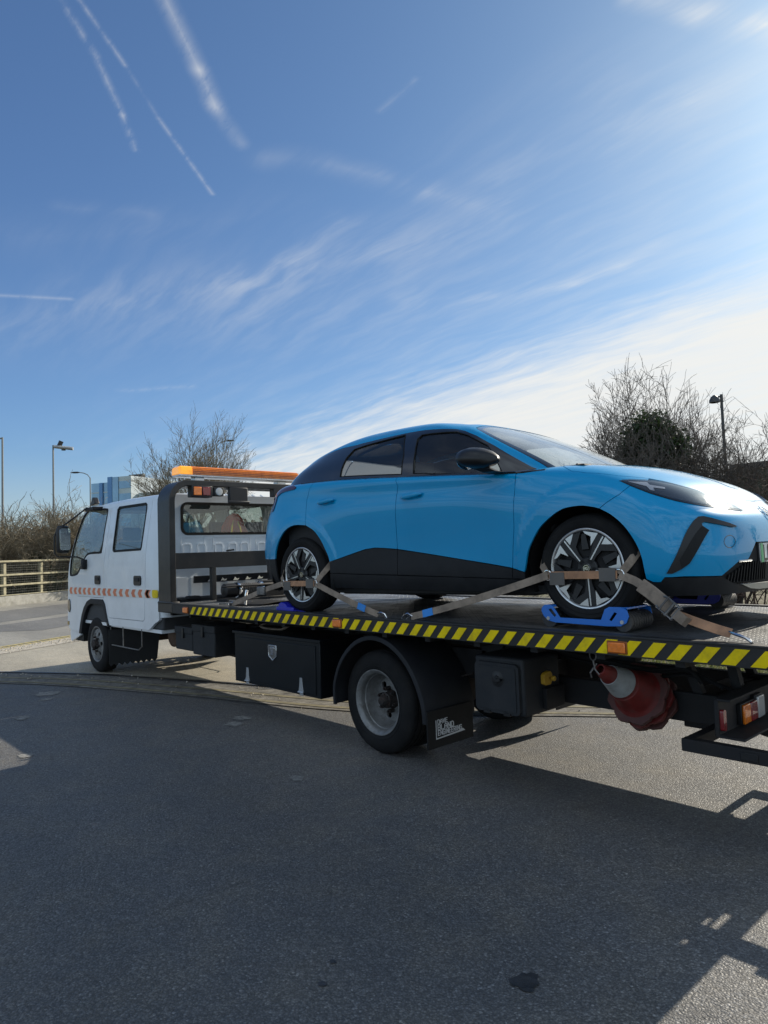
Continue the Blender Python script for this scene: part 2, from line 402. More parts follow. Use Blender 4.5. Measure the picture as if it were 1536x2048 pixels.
def build_materials():
    pmat('blue_paint', (.0, .285, .56), .4, 0.0, .95, var=.03, vs=1.5, dirt=0, rvar=.05, spec=.08)
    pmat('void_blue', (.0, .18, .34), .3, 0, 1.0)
    pmat('black_trim', (.009, .010, .012), .55, var=.2, vs=4, spec=.35, dirt=.3, dirtcol=(.035, .034, .034))
    pmat('satin_black', (.009, .009, .010), .42, var=.2, dirt=.15, dirtcol=(.06, .055, .05))
    pmat('gloss_black', (.006, .006, .007), .08, coat=1.0, var=.1, dirt=.08, dirtcol=(.10, .10, .10))
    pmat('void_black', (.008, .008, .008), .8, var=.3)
    pmat('rubber', (.008, .008, .008), .7, spec=.3)
    pmat('tyre', (.010, .010, .0105), .78, var=.3, vs=6, spec=.25, dirt=.4, dirtcol=(.035, .032, .028), bump=.0006, bs=120)
    pmat('alloy_silver', (.62, .63, .64), .28, .9, var=.05, dirt=.25, dirtcol=(.25, .22, .19))
    pmat('silver_trim', (.55, .56, .56), .3, .7, dirt=.2)
    pmat('chrome_soft', (.8, .8, .8), .15, 1.0, var=.03)
    pmat('lamp_head_white', (.7, .72, .74), .3, .2)
    pmat('mirror', (.85, .87, .88), .02, 1.0, var=.01, rvar=0)
    pmat('smoked_red', (.06, .008, .02), .06, coat=1.0)
    pmat('cabin_dark', (.012, .012, .013), .7)
    pmat('seat_cloth', (.02, .02, .022), .8, bump=.001)
    pmat('headlining', (.12, .12, .12), .9)
    pmat('plate_white', (.75, .75, .72), .35, dirt=.2)
    pmat('plate_green', (.03, .33, .13), .35)
    pmat('ink_black', (.01, .01, .01), .4)
    glass('privacy_glass', (.46, .48, .49), .010)
    glass('car_glass', (.66, .69, .68), .01)
    glass('windscreen_glass', (.62, .66, .64), .42, hazecol=(.55, .60, .62))
    glass('lamp_glass', (.72, .72, .73), .04)

# ------------------------------------------------------------------ car surface (half car, w = distance from the centre plane)
BODY = [
 # rows: sill, lower, door, waist, shoulder, belt, edge, inner, centre
 [(-.74,0,.22),(-.77,0,.33),(-.78,0,.50),(-.77,0,.68),(-.75,0,.84),(-.69,0,.96),(-.63,0,1.03),(-.4,0,1.05),(-.2,0,1.05)],
 [(-.72,.40,.22),(-.75,.41,.33),(-.76,.42,.50),(-.75,.42,.68),(-.73,.42,.84),(-.67,.40,.96),(-.61,.38,1.04),(-.4,.2,1.06),(-.15,0,1.06)],
 [(-.65,.64,.22),(-.69,.66,.33),(-.70,.68,.50),(-.69,.68,.68),(-.66,.67,.84),(-.60,.66,.97),(-.53,.62,1.06),(-.3,.3,1.07),(-.1,0,1.07)],
 [(-.54,.78,.22),(-.59,.80,.33),(-.62,.83,.50),(-.60,.82,.68),(-.57,.81,.84),(-.49,.79,.98),(-.40,.75,1.09),(-.2,.4,1.09),(0,0,1.09)],
 [(-.38,.85,.22),(-.43,.88,.33),(-.45,.895,.50),(-.44,.90,.68),(-.42,.885,.84),(-.35,.865,.99),(-.27,.81,1.12),(-.1,.4,1.1),(.05,0,1.1)],
 [(-.15,.86,.20),(-.17,.90,.32),(-.18,.915,.50),(-.18,.925,.68),(-.17,.918,.84),(-.13,.885,1.0),(-.10,.83,1.125),(0,.4,1.1),(.1,0,1.1)],
 [(.2,.86,.20),(.2,.89,.32),(.2,.91,.50),(.2,.925,.68),(.2,.918,.84),(.2,.89,.99),(.2,.845,1.115),(.2,.4,1.1),(.2,0,1.1)],
 [(.65,.85,.19),(.65,.885,.31),(.65,.89,.49),(.65,.905,.67),(.65,.918,.83),(.65,.90,.97),(.65,.865,1.088),(.65,.4,1.05),(.65,0,1.05)],
 [(1.2,.84,.18),(1.2,.88,.30),(1.2,.88,.48),(1.2,.90,.66),(1.2,.915,.82),(1.2,.90,.94),(1.2,.872,1.042),(1.2,.4,1.0),(1.2,0,1.0)],
 [(1.75,.84,.17),(1.75,.88,.29),(1.75,.885,.46),(1.75,.90,.64),(1.75,.917,.80),(1.75,.90,.91),(1.75,.872,.99),(1.75,.4,.96),(1.75,0,.96)],
 [(2.2,.85,.165),(2.2,.89,.28),(2.2,.905,.45),(2.2,.92,.63),(2.2,.922,.78),(2.2,.895,.885),(2.2,.85,.955),(2.2,.42,.97),(2.2,0,.97)],
 [(2.5,.86,.165),(2.5,.90,.27),(2.5,.92,.44),(2.5,.93,.62),(2.5,.928,.76),(2.5,.885,.87),(2.48,.765,.955),(2.5,.42,.985),(2.52,0,.995)],
 [(2.78,.86,.165),(2.78,.90,.27),(2.78,.92,.43),(2.78,.93,.60),(2.78,.92,.73),(2.77,.875,.83),(2.75,.745,.915),(2.77,.42,.945),(2.8,0,.955)],
 [(3.0,.85,.16),(3.0,.885,.26),(3.0,.90,.41),(3.0,.905,.57),(2.99,.895,.68),(2.97,.845,.765),(2.95,.72,.845),(2.98,.41,.875),(3.0,0,.885)],
 [(3.18,.80,.155),(3.18,.84,.25),(3.19,.86,.39),(3.17,.855,.53),(3.16,.835,.625),(3.13,.78,.70),(3.10,.67,.785),(3.11,.38,.825),(3.12,0,.835)],
 [(3.31,.71,.15),(3.32,.74,.25),(3.33,.76,.38),(3.31,.755,.50),(3.30,.74,.59),(3.26,.69,.655),(3.21,.585,.735),(3.19,.34,.785),(3.18,0,.806)],
 [(3.39,.57,.15),(3.40,.59,.25),(3.41,.60,.38),(3.39,.60,.50),(3.38,.58,.58),(3.34,.54,.63),(3.28,.45,.70),(3.24,.26,.757),(3.215,0,.787)],
 [(3.43,.36,.15),(3.44,.37,.25),(3.45,.38,.38),(3.44,.38,.50),(3.42,.37,.57),(3.39,.34,.615),(3.33,.29,.675),(3.277,.16,.738),(3.245,0,.772)],
 [(3.45,.17,.15),(3.46,.18,.25),(3.465,.18,.38),(3.455,.18,.50),(3.435,.17,.57),(3.405,.16,.612),(3.35,.14,.665),(3.30,.08,.722),(3.268,0,.758)],
 [(3.455,0,.15),(3.465,0,.25),(3.47,0,.38),(3.46,0,.50),(3.44,0,.57),(3.41,0,.61),(3.36,0,.66),(3.315,0,.712),(3.285,0,.748)],
]
GREEN = [
 [(-.62,0,1.02),(-.50,0,1.15),(-.39,0,1.28),(-.27,0,1.41),(0,0,1.475),(.2,0,1.50)],
 [(-.60,.40,1.03),(-.48,.38,1.15),(-.37,.36,1.27),(-.24,.33,1.40),(.02,.22,1.47),(.25,0,1.505)],
 [(-.44,.72,1.07),(-.34,.67,1.18),(-.22,.61,1.28),(-.09,.54,1.375),(.12,.34,1.455),(.32,0,1.51)],
 [(-.20,.81,1.12),(-.11,.76,1.215),(.0,.69,1.305),(.10,.60,1.395),(.25,.36,1.475),(.4,0,1.517)],
 [(.15,.838,1.118),(.18,.785,1.22),(.24,.705,1.33),(.32,.60,1.435),(.4,.36,1.495),(.5,0,1.527)],
 [(.62,.862,1.09),(.61,.80,1.21),(.60,.715,1.335),(.60,.595,1.457),(.62,.36,1.512),(.66,0,1.535)],
 [(1.15,.868,1.047),(1.12,.81,1.18),(1.10,.72,1.32),(1.08,.60,1.447),(1.0,.36,1.502),(.9,0,1.528)],
 [(1.65,.868,1.0),(1.56,.80,1.15),(1.48,.715,1.29),(1.40,.61,1.42),(1.2,.36,1.487),(1.08,0,1.517)],
 [(2.1,.855,.96),(1.94,.785,1.09),(1.79,.705,1.225),(1.60,.61,1.365),(1.38,.36,1.46),(1.22,0,1.50)],
 [(2.45,.77,.945),(2.26,.735,1.035),(2.0,.685,1.185),(1.72,.605,1.345),(1.47,.36,1.437),(1.33,0,1.48)],
 [(2.50,.60,.975),(2.27,.56,1.09),(1.98,.50,1.24),(1.66,.42,1.39),(1.50,.26,1.438),(1.40,0,1.463)],
 [(2.53,.3,.99),(2.28,.28,1.105),(1.97,.25,1.26),(1.62,.2,1.412),(1.53,.12,1.438),(1.46,0,1.452)],
 [(2.54,0,.995),(2.28,0,1.11),(1.96,0,1.268),(1.6,0,1.42),(1.54,0,1.437),(1.49,0,1.447)],
]


class Surf:
    """uniform cubic B-spline surface over a control grid [column][row]; y is negative on the near side"""
    def __init__(s, grid, top_mirror=True):
        G = np.array(grid, float); s.top = top_mirror
        s.setup(G)
        uv = np.stack(np.meshgrid(np.arange(G.shape[0]), np.arange(G.shape[1]), indexing='ij'), -1).reshape(-1, 2)
        K = G.copy()
        for _ in range(2):              # pull the surface back towards the measured points
            cur = s(uv).reshape(G.shape); cur[..., 1] *= -1
            K = K+(G-cur)*.75
            K[0, :, 1] = 0; K[-1, :, 1] = 0; K[:, -1, 1] = 0
            s.setup(K)
    def setup(s, g):
        m = np.array([1, -1, 1.]); top_mirror = s.top
        top = g[:, -2:-1]*m if top_mirror else 2*g[:, -1:]-g[:, -2:-1]
        g = np.concatenate([2*g[:, :1]-g[:, 1:2], g, top], 1)
        g = np.concatenate([g[1:2]*m, g, g[-2:-1]*m], 0)
        s.g = g; s.nu = g.shape[0]-3; s.nv = g.shape[1]-3
    @staticmethod
    def _b(t):
        return np.stack([(1-t)**3, 3*t**3-6*t**2+4, -3*t**3+3*t**2+3*t+1, t**3], -1)/6
    def __call__(s, uv):
        uv = np.atleast_2d(np.asarray(uv, float))
        u = np.clip(uv[:, 0], 0, s.nu-1e-9); v = np.clip(uv[:, 1], 0, s.nv-1e-9)
        i = u.astype(int); j = v.astype(int); bu = s._b(u-i); bv = s._b(v-j)
        out = np.zeros((len(uv), 3))
        for a in range(4):
            for b in range(4):
                out += (bu[:, a]*bv[:, b])[:, None]*s.g[i+a, j+b]
        out[:, 1] *= -1
        return out
    def normal(s, uv):
        uv = np.atleast_2d(np.asarray(uv, float)); e = 1e-3
        du = s(uv+[e, 0])-s(uv-[e, 0]); dv = s(uv+[0, e])-s(uv-[0, e])
        n = np.cross(du, dv); return n/(np.linalg.norm(n, axis=1)[:, None]+1e-12)
GREEN = [[(c[0][0], max(c[0][1]-.004, 0), c[0][2]-.035)]+c[1:] for c in GREEN]
BS, GS = Surf(BODY), Surf(GREEN)

UV = {
    'gap_rear': [(6.027, 5.753), (5.927, 5.354), (5.828, 4.754), (5.839, 4.105), (5.877, 3.344)],
    'gap_mid': [(7.986, 6.046), (8.061, 5.14), (8.021, 4.547), (7.964, 2.667), (7.951, 2.089), (7.921, 1.01)],
    'gap_front': [(10.177, 5.563), (10.183, 4.206), (10.135, 2.796), (10.069, 2.12), (10.013, 1.353), (9.979, 0.895)],
    'arch_rear': [(4.48, 1.471), (4.489, 1.812), (4.576, 2.233), (4.754, 2.651), (5.02, 3.093), (5.281, 3.338), (5.546, 3.413), (5.877, 3.344), (6.12, 3.055), (6.295, 2.602), (6.411, 2.111), (6.466, 1.852), (6.49, 1.611), (6.474, 1.082), (6.399, 0.197)],
    'clad_top': [(6.49, 1.611), (6.935, 1.881), (7.33, 2.116), (7.529, 2.168), (7.717, 2.14), (7.951, 2.082), (8.447, 1.911), (9.117, 1.663), (10.012, 1.345), (10.293, 1.216)],
    'sill_top': [(6.474, 1.072), (7.92, 0.991), (9.087, 0.932), (9.978, 0.886), (10.286, 0.884)],
    'arch_front': [(10.24, 0.532), (10.295, 1.089), (10.348, 1.527), (10.436, 1.982), (10.598, 2.386), (10.791, 2.761), (11.02, 3.057), (11.235, 3.307), (11.439, 3.47), (11.791, 3.579), (12.06, 3.552), (12.244, 3.499), (12.477, 3.324), (12.687, 3.095), (12.871, 2.83), (13.005, 2.578), (13.112, 2.332), (13.201, 2.055), (13.258, 1.738), (13.294, 1.399), (13.31, 0.975)],
    'bump_low': [(13.31, 0.975), (13.503, 0.852), (13.692, 0.87), (13.811, 1.115), (14.418, 1.136), (15.595, 1.086), (15.897, 1.34), (16.298, 1.645), (16.285, 1.707), (16.743, 1.712), (17.242, 2.418)],
    'seam': [(12.244, 3.499), (12.404, 3.773), (12.522, 3.954), (12.785, 4.399), (13.069, 5.209)],
    'lamp': [(12.735, 5.368), (13.011, 5.625), (13.595, 5.992), (14.124, 6.133), (15.183, 6.213), (16.555, 6.062), (16.981, 5.582), (17.179, 4.939), (16.622, 4.951), (15.465, 4.968), (14.492, 4.978), (13.63, 5.084), (13.068, 5.235)],
    'hood_edge': [(10.98, 6.252), (11.441, 5.581), (11.797, 5.498), (12.637, 5.71), (13.398, 6.146), (14.06, 6.239), (15.158, 6.282), (16.447, 6.055), (16.774, 6.265), (17.15, 6.318), (18.163, 6.476), (19.0, 5.973)],
    'vent': [(15.021, 3.891), (14.867, 3.61), (14.328, 2.299), (13.877, 1.289), (14.039, 1.291), (14.303, 1.457), (14.528, 1.666), (14.866, 2.274), (15.33, 3.087), (15.12, 3.337), (15.102, 3.475), (15.222, 3.572), (15.735, 3.413), (16.25, 3.222), (16.447, 3.272), (16.11, 3.517), (15.483, 3.848), (15.194, 3.949)],
    'vent_in': [(15.088, 3.288), (15.33, 3.087), (14.866, 2.274), (14.528, 1.666), (14.303, 1.457), (14.251, 1.791), (14.651, 2.526)],
    'lip': [(13.319, 0.915), (13.509, 0.806), (13.699, 0.842), (13.82, 1.091), (15.594, 1.061), (15.965, 0.689), (16.447, 0.375), (16.533, 0.299), (15.648, 0.39), (13.444, 0.552)],
    'silver': [(16.322, 0.644), (16.899, 0.618), (17.902, 0.507), (17.902, 0.221), (16.727, 0.37)],
    'grille': [(16.302, 1.689), (16.742, 1.694), (17.248, 2.398), (18.063, 2.373), (17.902, 0.564), (16.899, 0.663), (16.342, 0.716), (15.819, 1.091)],
    'circle': [(16.275, 2.492), (16.235, 2.383), (16.166, 2.295), (16.078, 2.241), (15.985, 2.226), (15.9, 2.252), (15.838, 2.317), (15.807, 2.411), (15.813, 2.522), (15.854, 2.634), (15.923, 2.729), (16.01, 2.792), (16.103, 2.81), (16.187, 2.781), (16.249, 2.708), (16.28, 2.606)],
    'tail': [(3.648, 5.58), (5.135, 5.8), (5.367, 5.516), (5.352, 5.351), (4.169, 5.357), (4.166, 5.082), (4.548, 4.309), (4.456, 4.278), (3.994, 4.946)],
    'plate': [(17.392, 2.393), (17.267, 1.504)],
    'emblem': [(19.0, 5.707), (18.736, 4.025)],
    'notch': [(6.474, 1.082), (6.394, 0.197)],
}
GV = {
    'band_top': [(2.888, 0.5), (2.981, 1.447), (3.058, 2.255), (3.465, 2.46), (4.21, 2.377), (4.81, 2.388), (5.468, 2.478), (6.05, 2.574), (6.469, 2.617), (6.967, 2.644), (7.75, 2.777), (8.099, 2.726), (8.422, 2.417), (8.6, 1.818), (8.675, 1.165), (8.792, 0.51), (8.848, 0.391), (8.988, 0.261)],
    'band_bot': [(3.036, 0.44), (4.764, 0.307), (6.131, 0.258), (8.363, 0.248), (8.397, 0.248), (8.96, 0.176)],
    'glass_rear': [(4.766, 0.339), (4.755, 0.751), (4.773, 1.509), (4.874, 2.062), (5.194, 2.196), (6.059, 2.446), (6.18, 1.192), (6.151, 0.265)],
    'glass_front': [(6.394, 0.266), (6.43, 1.238), (6.424, 2.05), (6.522, 2.295), (7.029, 2.378), (7.665, 2.542), (8.055, 2.381), (8.365, 1.804), (8.129, 0.925), (7.974, 0.256)],
    'quarter': [(3.727, 0.332), (4.083, 1.23), (4.783, 2.066)],
    'ws_edge': [(8.98, 3.181), (8.992, 2.84), (9.05, 2.393), (9.102, 1.891), (9.109, 1.234), (9.135, 1.584), (9.178, 1.102), (9.209, 0.716)],
    'ws_base': [(9.181, 0.689), (10.378, 0.344), (11.706, 0.406)],
    'roofline': [(2.774, 2.518), (3.196, 2.689), (5.01, 2.845), (6.101, 2.816), (7.986, 3.399)],
}

# ------------------------------------------------------------------ blue car on the deck
CAR_YAW, CAR_PITCH = .0361, .01323
WZ = .323
def flare(P):
    """raised wheel-arch lips and a shallow hollow in the doors"""
    h = np.zeros(len(P))
    for xw in (0.0, 2.70):
        r = np.hypot(P[:, 0]-xw-.02, P[:, 2]-.33)
        t = np.clip((.515-r)/.06, 0, 1); h += .010*t*t*(3-2*t)
    return h
class DS:
    """surface with the arch lips added"""
    def __init__(s, S, disp=True): s.S = S; s.disp = disp
    def __call__(s, uv):
        uv = np.atleast_2d(np.asarray(uv, float)); P = s.S(uv)
        if s.disp:
            P = P+s.S.normal(uv)*s.sgn*flare(P)[:, None]
        return P
    sgn = 1
    def normal(s, uv):
        uv = np.atleast_2d(np.asarray(uv, float)); e = 2e-3; d1 = np.array([e, 0]); d2 = np.array([0, e])
        n = np.cross(s(uv+d1)-s(uv-d1), s(uv+d2)-s(uv-d2)); n /= np.linalg.norm(n, axis=1)[:, None]+1e-12
        return n*s.sgn
_n = BS.normal([(8, 3)])[0]; SGN = -1.0 if _n[1] > 0 else 1.0
DS.sgn = SGN
CB, CG = DS(BS), DS(GS, False)

def shrink(loop, d, S):
    """pull a uv loop inwards by d metres on the surface"""
    L = np.array(loop, float); n = len(L); P = S(L); out = []
    area = 0.5*sum(L[i][0]*L[(i+1) % n][1]-L[(i+1) % n][0]*L[i][1] for i in range(n)); sg = 1 if area > 0 else -1
    e = 1e-3; Du = (S(L+[e, 0])-S(L-[e, 0]))/e/2; Dv = (S(L+[0, e])-S(L-[0, e]))/e/2
    su = np.maximum(np.linalg.norm(Du, axis=1), .03); sv = np.maximum(np.linalg.norm(Dv, axis=1), .03)
    for i in range(n):
        a = (L[i]-L[i-1])*[su[i], sv[i]]; b = (L[(i+1) % n]-L[i])*[su[i], sv[i]]
        na = np.array([-a[1], a[0]])/(np.linalg.norm(a)+1e-9); nb = np.array([-b[1], b[0]])/(np.linalg.norm(b)+1e-9)
        m = na+nb; l = np.linalg.norm(m); m = m/(l+1e-9)*min(1/max(l/2, .45), 2.2)
        q = L[i]+sg*m*d/np.array([su[i], sv[i]])
        if L[i][0] in (0, S.S.nu): q[0] = L[i][0]
        out.append(q)
    return [tuple(p) for p in out]
def densify(loop, S, h=.03):
    o = []; n = len(loop); L = np.array(loop, float); P = S(L)
    for i in range(n):
        k = max(1, int(math.ceil(np.linalg.norm(P[(i+1) % n]-P[i])/h)))
        for j in range(k): o.append(tuple(L[i]+(L[(i+1) % n]-L[i])*j/k))
    return o
def panel(name, loop, mat, parent, S=None, holes=(), gap=.0025, off=0.0, thick=.014, h=.024, both=False, mirror=False, label=None, edge=.0015, skirt=True):
    """a panel cut out of the body surface by a uv outline, with returned edges"""
    S = S or CB
    L0 = densify(shrink(loop, gap, S) if gap else loop, S, h); H0 = [densify(q, S, h) for q in holes]
    A = np.array(L0); ua, ub, va, vb = A[:, 0].min(), A[:, 0].max(), A[:, 1].min(), A[:, 1].max()
    c = S([((ua+ub)/2, (va+vb)/2)])[0]; e = .05
    mid = np.array([(ua+ub)/2, (va+vb)/2])
    su = np.linalg.norm(S([mid+[e, 0]])[0]-c)/e+1e-3; sv = np.linalg.norm(S([mid+[0, e]])[0]-c)/e+1e-3
    nu = max(2, int((ub-ua)*su/h)); nv = max(2, int((vb-va)*sv/h))
    g = np.stack(np.meshgrid(np.linspace(ua, ub, nu+1), np.linspace(va, vb, nv+1), indexing='ij'), -1).reshape(-1, 2)
    g = g[inpoly(g, A)]
    for q in H0: g = g[~inpoly(g, np.array(q))]
    # keep inner points clear of the outline
    E_ = np.array(L0+[p for q in H0 for p in q]); sc = np.array([su, sv])
    if len(g):
        d = np.min(np.linalg.norm((g[:, None]-E_[None])*sc, axis=2), axis=1); g = g[d > h*.45]
    uv, F = tri(L0, H0, [tuple(p) for p in g])
    UVa = np.array(uv); N = S.normal(UVa); P = S(UVa)+N*off
    vs = [tuple(p) for p in P]; fs = list(F); nr = [tuple(n) for n in N]
    for lp in ([L0]+H0 if skirt else []):
        q = np.array(lp); n_ = S.normal(q); p0 = S(q)+n_*off; k = len(vs); m = len(lp)
        inw = p0-n_*thick
        vs += [tuple(p) for p in p0]+[tuple(p) for p in inw]
        ctr = p0.mean(0); out_n = []
        for i in range(m):
            t = p0[(i+1) % m]-p0[i-1]; on = np.cross(t, n_[i]); on /= np.linalg.norm(on)+1e-9; out_n.append(tuple(on))
        nr += out_n+out_n
        fs += [(k+i, k+(i+1) % m, k+m+(i+1) % m, k+m+i) for i in range(m)]
    if mirror: vs = [(x, -y, z) for x, y, z in vs]; nr = [(x, -y, z) for x, y, z in nr]
    if both:
        k = len(vs); vs += [(x, -y, z) for x, y, z in vs]; nr += [(x, -y, z) for x, y, z in nr]; fs += [tuple(i+k for i in f) for f in fs]
    # orient faces along the stored normals
    V = np.array(vs); fo = []
    for f in fs:
        a, b, c_ = V[f[0]], V[f[1]], V[f[2]]; fn = np.cross(b-a, c_-a)
        fo.append(tuple(f) if fn@np.array(nr[f[0]]) >= 0 else tuple(f[::-1]))
    me = bpy.data.meshes.new(name); me.from_pydata(vs, [], fo)
    me.shade_smooth(); me.normals_split_custom_set_from_vertices(nr)
    me.materials.append(mat); ob = bpy.data.objects.new(name, me); COL.objects.link(ob); ob.parent = parent
    if label: ob['label'] = label
    return ob
def on(S, u, v, off=0.0):
    uv = np.array([(u, v)]); return Vector(S(uv)[0]+S.normal(uv)[0]*off)

def build_car():
    M = MATS
    car = thing('hatchback_car', 'bright blue electric hatchback with black lower doors strapped down on the truck deck', 'car', local=True)
    # place: rear axle line at ground level, nose towards +X and slightly up on its skates
    ex = Vector((math.cos(CAR_YAW)*math.cos(CAR_PITCH), math.sin(CAR_YAW)*math.cos(CAR_PITCH), math.sin(CAR_PITCH)))
    ey = Vector((-math.sin(CAR_YAW), math.cos(CAR_YAW), 0)); ez = ex.cross(ey)
    org = Vector((0, 0, 1.354))+ey*.883-ez*WZ
    car.matrix_world = Matrix(((ex.x, ey.x, ez.x, org.x), (ex.y, ey.y, ez.y, org.y), (ex.z, ey.z, ez.z, org.z), (0, 0, 0, 1)))
    blue, blk, gbl = M['blue_paint'], M['black_trim'], M['gloss_black']
    U, G = UV, GV
    gr, gm, gf = U['gap_rear'], U['gap_mid'], U['gap_front']
    ar, af, ct, st = U['arch_rear'], U['arch_front'], U['clad_top'], U['sill_top']
    belt = [(6.027, 5.93), (6.6, 5.97), (7.3, 6.0), (7.99, 6.02), (8.7, 5.98), (9.4, 5.88), (10.18, 5.70)]
    for mir in (False, True):
        kw = dict(mirror=mir)
        # rear door: blue skin above the black cladding
        lp = [gr[4], gr[3], gr[2], gr[1], belt[0]]+belt[1:4]+[gm[1], gm[2], gm[3], gm[4]]+ct[:5][::-1][:-1]+smooth_loop(ar[7:13], 4, False)[::-1][:-1]
        rd = panel('rear_door', lp, blue, car, **kw)
        panel('cladding', [ar[12]]+ct[1:6]+[gm[5], st[0]], blk, rd, **kw)
        # front door
        lp = [gm[4], gm[3], gm[2], gm[1]]+belt[3:]+gf[1:5]+ct[6:8][::-1]
        fd = panel('front_door', lp, blue, car, **kw)
        panel('cladding', [ct[5]]+ct[6:9]+[gf[5], st[2], gm[5]], blk, fd, **kw)
        # sill
        panel('sill', [st[0], st[1], st[2], st[3], st[4], (10.24, .35), (10.0, .12), (8, .1), (6.4, .12)], blk, car, **kw)
        panel('cladding', [ct[8], ct[9], (10.287, .93), gf[5]], blk, car, **kw)
        # rear quarter and bumper, one skin round to the middle of the tailgate
        lp = [(0, 1.9), (0, 5.95), (2, 5.95), (4, 5.95), (5.2, 5.95), belt[0], gr[1], gr[2], gr[3], gr[4]]+smooth_loop(ar[1:8], 4, False)[::-1][1:]
        panel('rear_quarter', lp, blue, car, **kw)
        panel('rear_bumper', [(0, .2), (0, 1.87), ar[1], ar[0], (4.45, 1.0), (4.4, .25)], blk, car, **kw)
        # front wing
        sm = U['seam']
        ha = U['hood_edge']
        lp = [gf[4], gf[3], gf[2], gf[1], belt[-1], (10.35, 6.0), (10.6, 6.3), ha[0], (11.15, 6.0), ha[1], ha[2], ha[3], ha[4], (13.5, 5.9), U['lamp'][12], sm[3], sm[2], sm[1], sm[0]]+smooth_loop(af[2:12], 4, False)[::-1][1:]+[ct[9]]
        panel('front_wing', lp, blue, car, gap=.002, **kw)
        # headlamp: dark housing and clear lens following the surface
        la = U['lamp']
        hl = panel('headlight', la, gbl, car, off=.002, gap=0, h=.02, **kw)
        panel('lens', shrink(la, .006, CB), M['lamp_glass'], hl, off=.012, gap=0, thick=.008, h=.02, **kw)
        rf = [(12.98, 5.44), (13.5, 5.75), (13.62, 5.62), (14.1, 5.74), (14.12, 5.62), (13.75, 5.5), (13.8, 5.3), (13.66, 5.28), (13.55, 5.46)]
        panel('reflector', rf, M['lamp_head_white'], hl, off=.006, gap=0, h=.02, skirt=False, **kw)
        # air curtain blade
        vt = panel('bumper_blade', U['vent'], M['satin_black'], car, off=.008, gap=0, thick=.012, h=.015, **kw)
        panel('vent', U['vent_in'], M['void_black'], vt, off=.0095, gap=0, h=.02, skirt=False, **kw)
        # tow-eye cover: a round shut line
        if not mir:
            c = np.array(U['circle']); ci = [tuple(p) for p in shrink([tuple(q) for q in c], .0035, CB)]
            panel('towing_eye_cover', [tuple(q) for q in c], gbl, car, holes=[ci], off=.0012, gap=0, skirt=False, h=.01)
        # tail lamp wrapping the corner
        tl = [(3.1, 5.80), (3.9, 5.82), (4.9, 5.86), (5.32, 5.58), (5.28, 5.44), (4.45, 5.36), (4.10, 5.22), (4.06, 4.40), (3.94, 4.35), (3.75, 5.05), (3.1, 5.35)]
        panel('tail_light', tl, M['smoked_red'], car, off=.008, gap=0, h=.02, **kw)
        # glasshouse sides
        bt, bb = G['band_top'], G['band_bot']
        top = [(2.7, .10), (2.80, .75)]+[(2.95, 1.44), (3.03, 2.0), (3.25, 2.33)]+[(3.6, 2.43), (4.21, 2.42)]+bt[5:-1]+[(8.99, .2), (9.0, .02)]
        lp = top+[(6, .02)]
        gl1 = [(p[0], max(p[1], .12)) for p in G['glass_rear']]; gl2 = [(p[0], max(p[1], .12)) for p in G['glass_front'][:8]]+[(8.2, .95), (8.1, .12)]
        sw = panel('window_frame', lp, gbl, car, S=CG, holes=[gl1, gl2], gap=0, h=.04, **kw)
        panel('window', gl1, M['privacy_glass'], sw, S=CG, gap=0, off=-.006, skirt=False, h=.05, **kw)
        panel('window', gl2, M['car_glass'], sw, S=CG, gap=0, off=-.006, skirt=False, h=.05, **kw)
        # fine bright line of the rubber around the panes
        for g_ in (gl1, gl2):
            mb = MB(); pts = [on(CG, p[0], p[1], .001) for p in densify(g_, CG, .03)]
            if mir: pts = [Vector((p.x, -p.y, p.z)) for p in pts]
            mb.tube(pts, .004, 6, closed=True); mb.build('seal', M['rubber'], sw)
        # belt moulding
        mb = MB(); pts = [on(CB, p[0], p[1], .0) for p in smooth_loop([(5.35, 5.93)]+belt+[(10.45, 5.72), (10.8, 5.74)], 4, False)]
        if mir: pts = [Vector((p.x, -p.y, p.z)) for p in pts]
        mb.tube(pts, [.011]*(len(pts)-5)+[.010, .008, .006, .004, .002], 8); mb.build('belt_moulding', gbl, car)
        # dark triangle at the foot of the pillar, lying between glass and wing
        mb = MB()
        P1 = [on(CG, 8.2, .10, .003), on(CG, 8.75, .35, .006), on(CG, 8.93, .30, .006)]; tip = on(CB, 10.82, 5.80, .004)
        b1 = on(CB, 10.4, 5.78, .004); b2 = on(CB, 9.95, 5.80, .004)
        q = [P1[0], P1[1], P1[2], tip, b1, b2]
        if mir: q = [Vector((p.x, -p.y, p.z)) for p in q]
        ctr = sum(q, Vector())/len(q)+Vector((0, -.006 if not mir else .006, .004))
        mb.add([tuple(p) for p in q]+[tuple(ctr)], [(i, (i+1) % 6, 6) for i in range(6)]); mb.build('corner_trim', gbl, car, ang=60)
        # door handles
        for (hx, hz) in ((.395, .912), (1.36, .868)):
            mb = MB(); y0 = -.905
            rings = []
            for k in range(13):
                t = k/12; x = hx-.095+t*.21; w = .5-.5*math.cos(math.pi*min(1, min(t, 1-t)*4.5)); hh = .007+.011*w
                zc = hz+.012*t; yo = y0-.016-.024*w
                rings.append([(x, yo+.010*math.cos(a)*(.6+.4*w), zc+hh*math.sin(a)) for a in [2*math.pi*j/12 for j in range(12)]])
            mb.loft(rings); mb.box((hx-.08, y0-.022, hz-.006), (hx-.055, y0+.02, hz+.006)); mb.box((hx+.075, y0-.022, hz), (hx+.10, y0+.02, hz+.014))
            if mir: mb.v = [(x, -y, z) for x, y, z in mb.v]
            mb.build('door_handle', blue, rd if hx < 1 else fd)
            mb = MB(); mb.sphere((hx, y0+.006, hz-.004), 1, 20, 10, (.07, .012, .028))
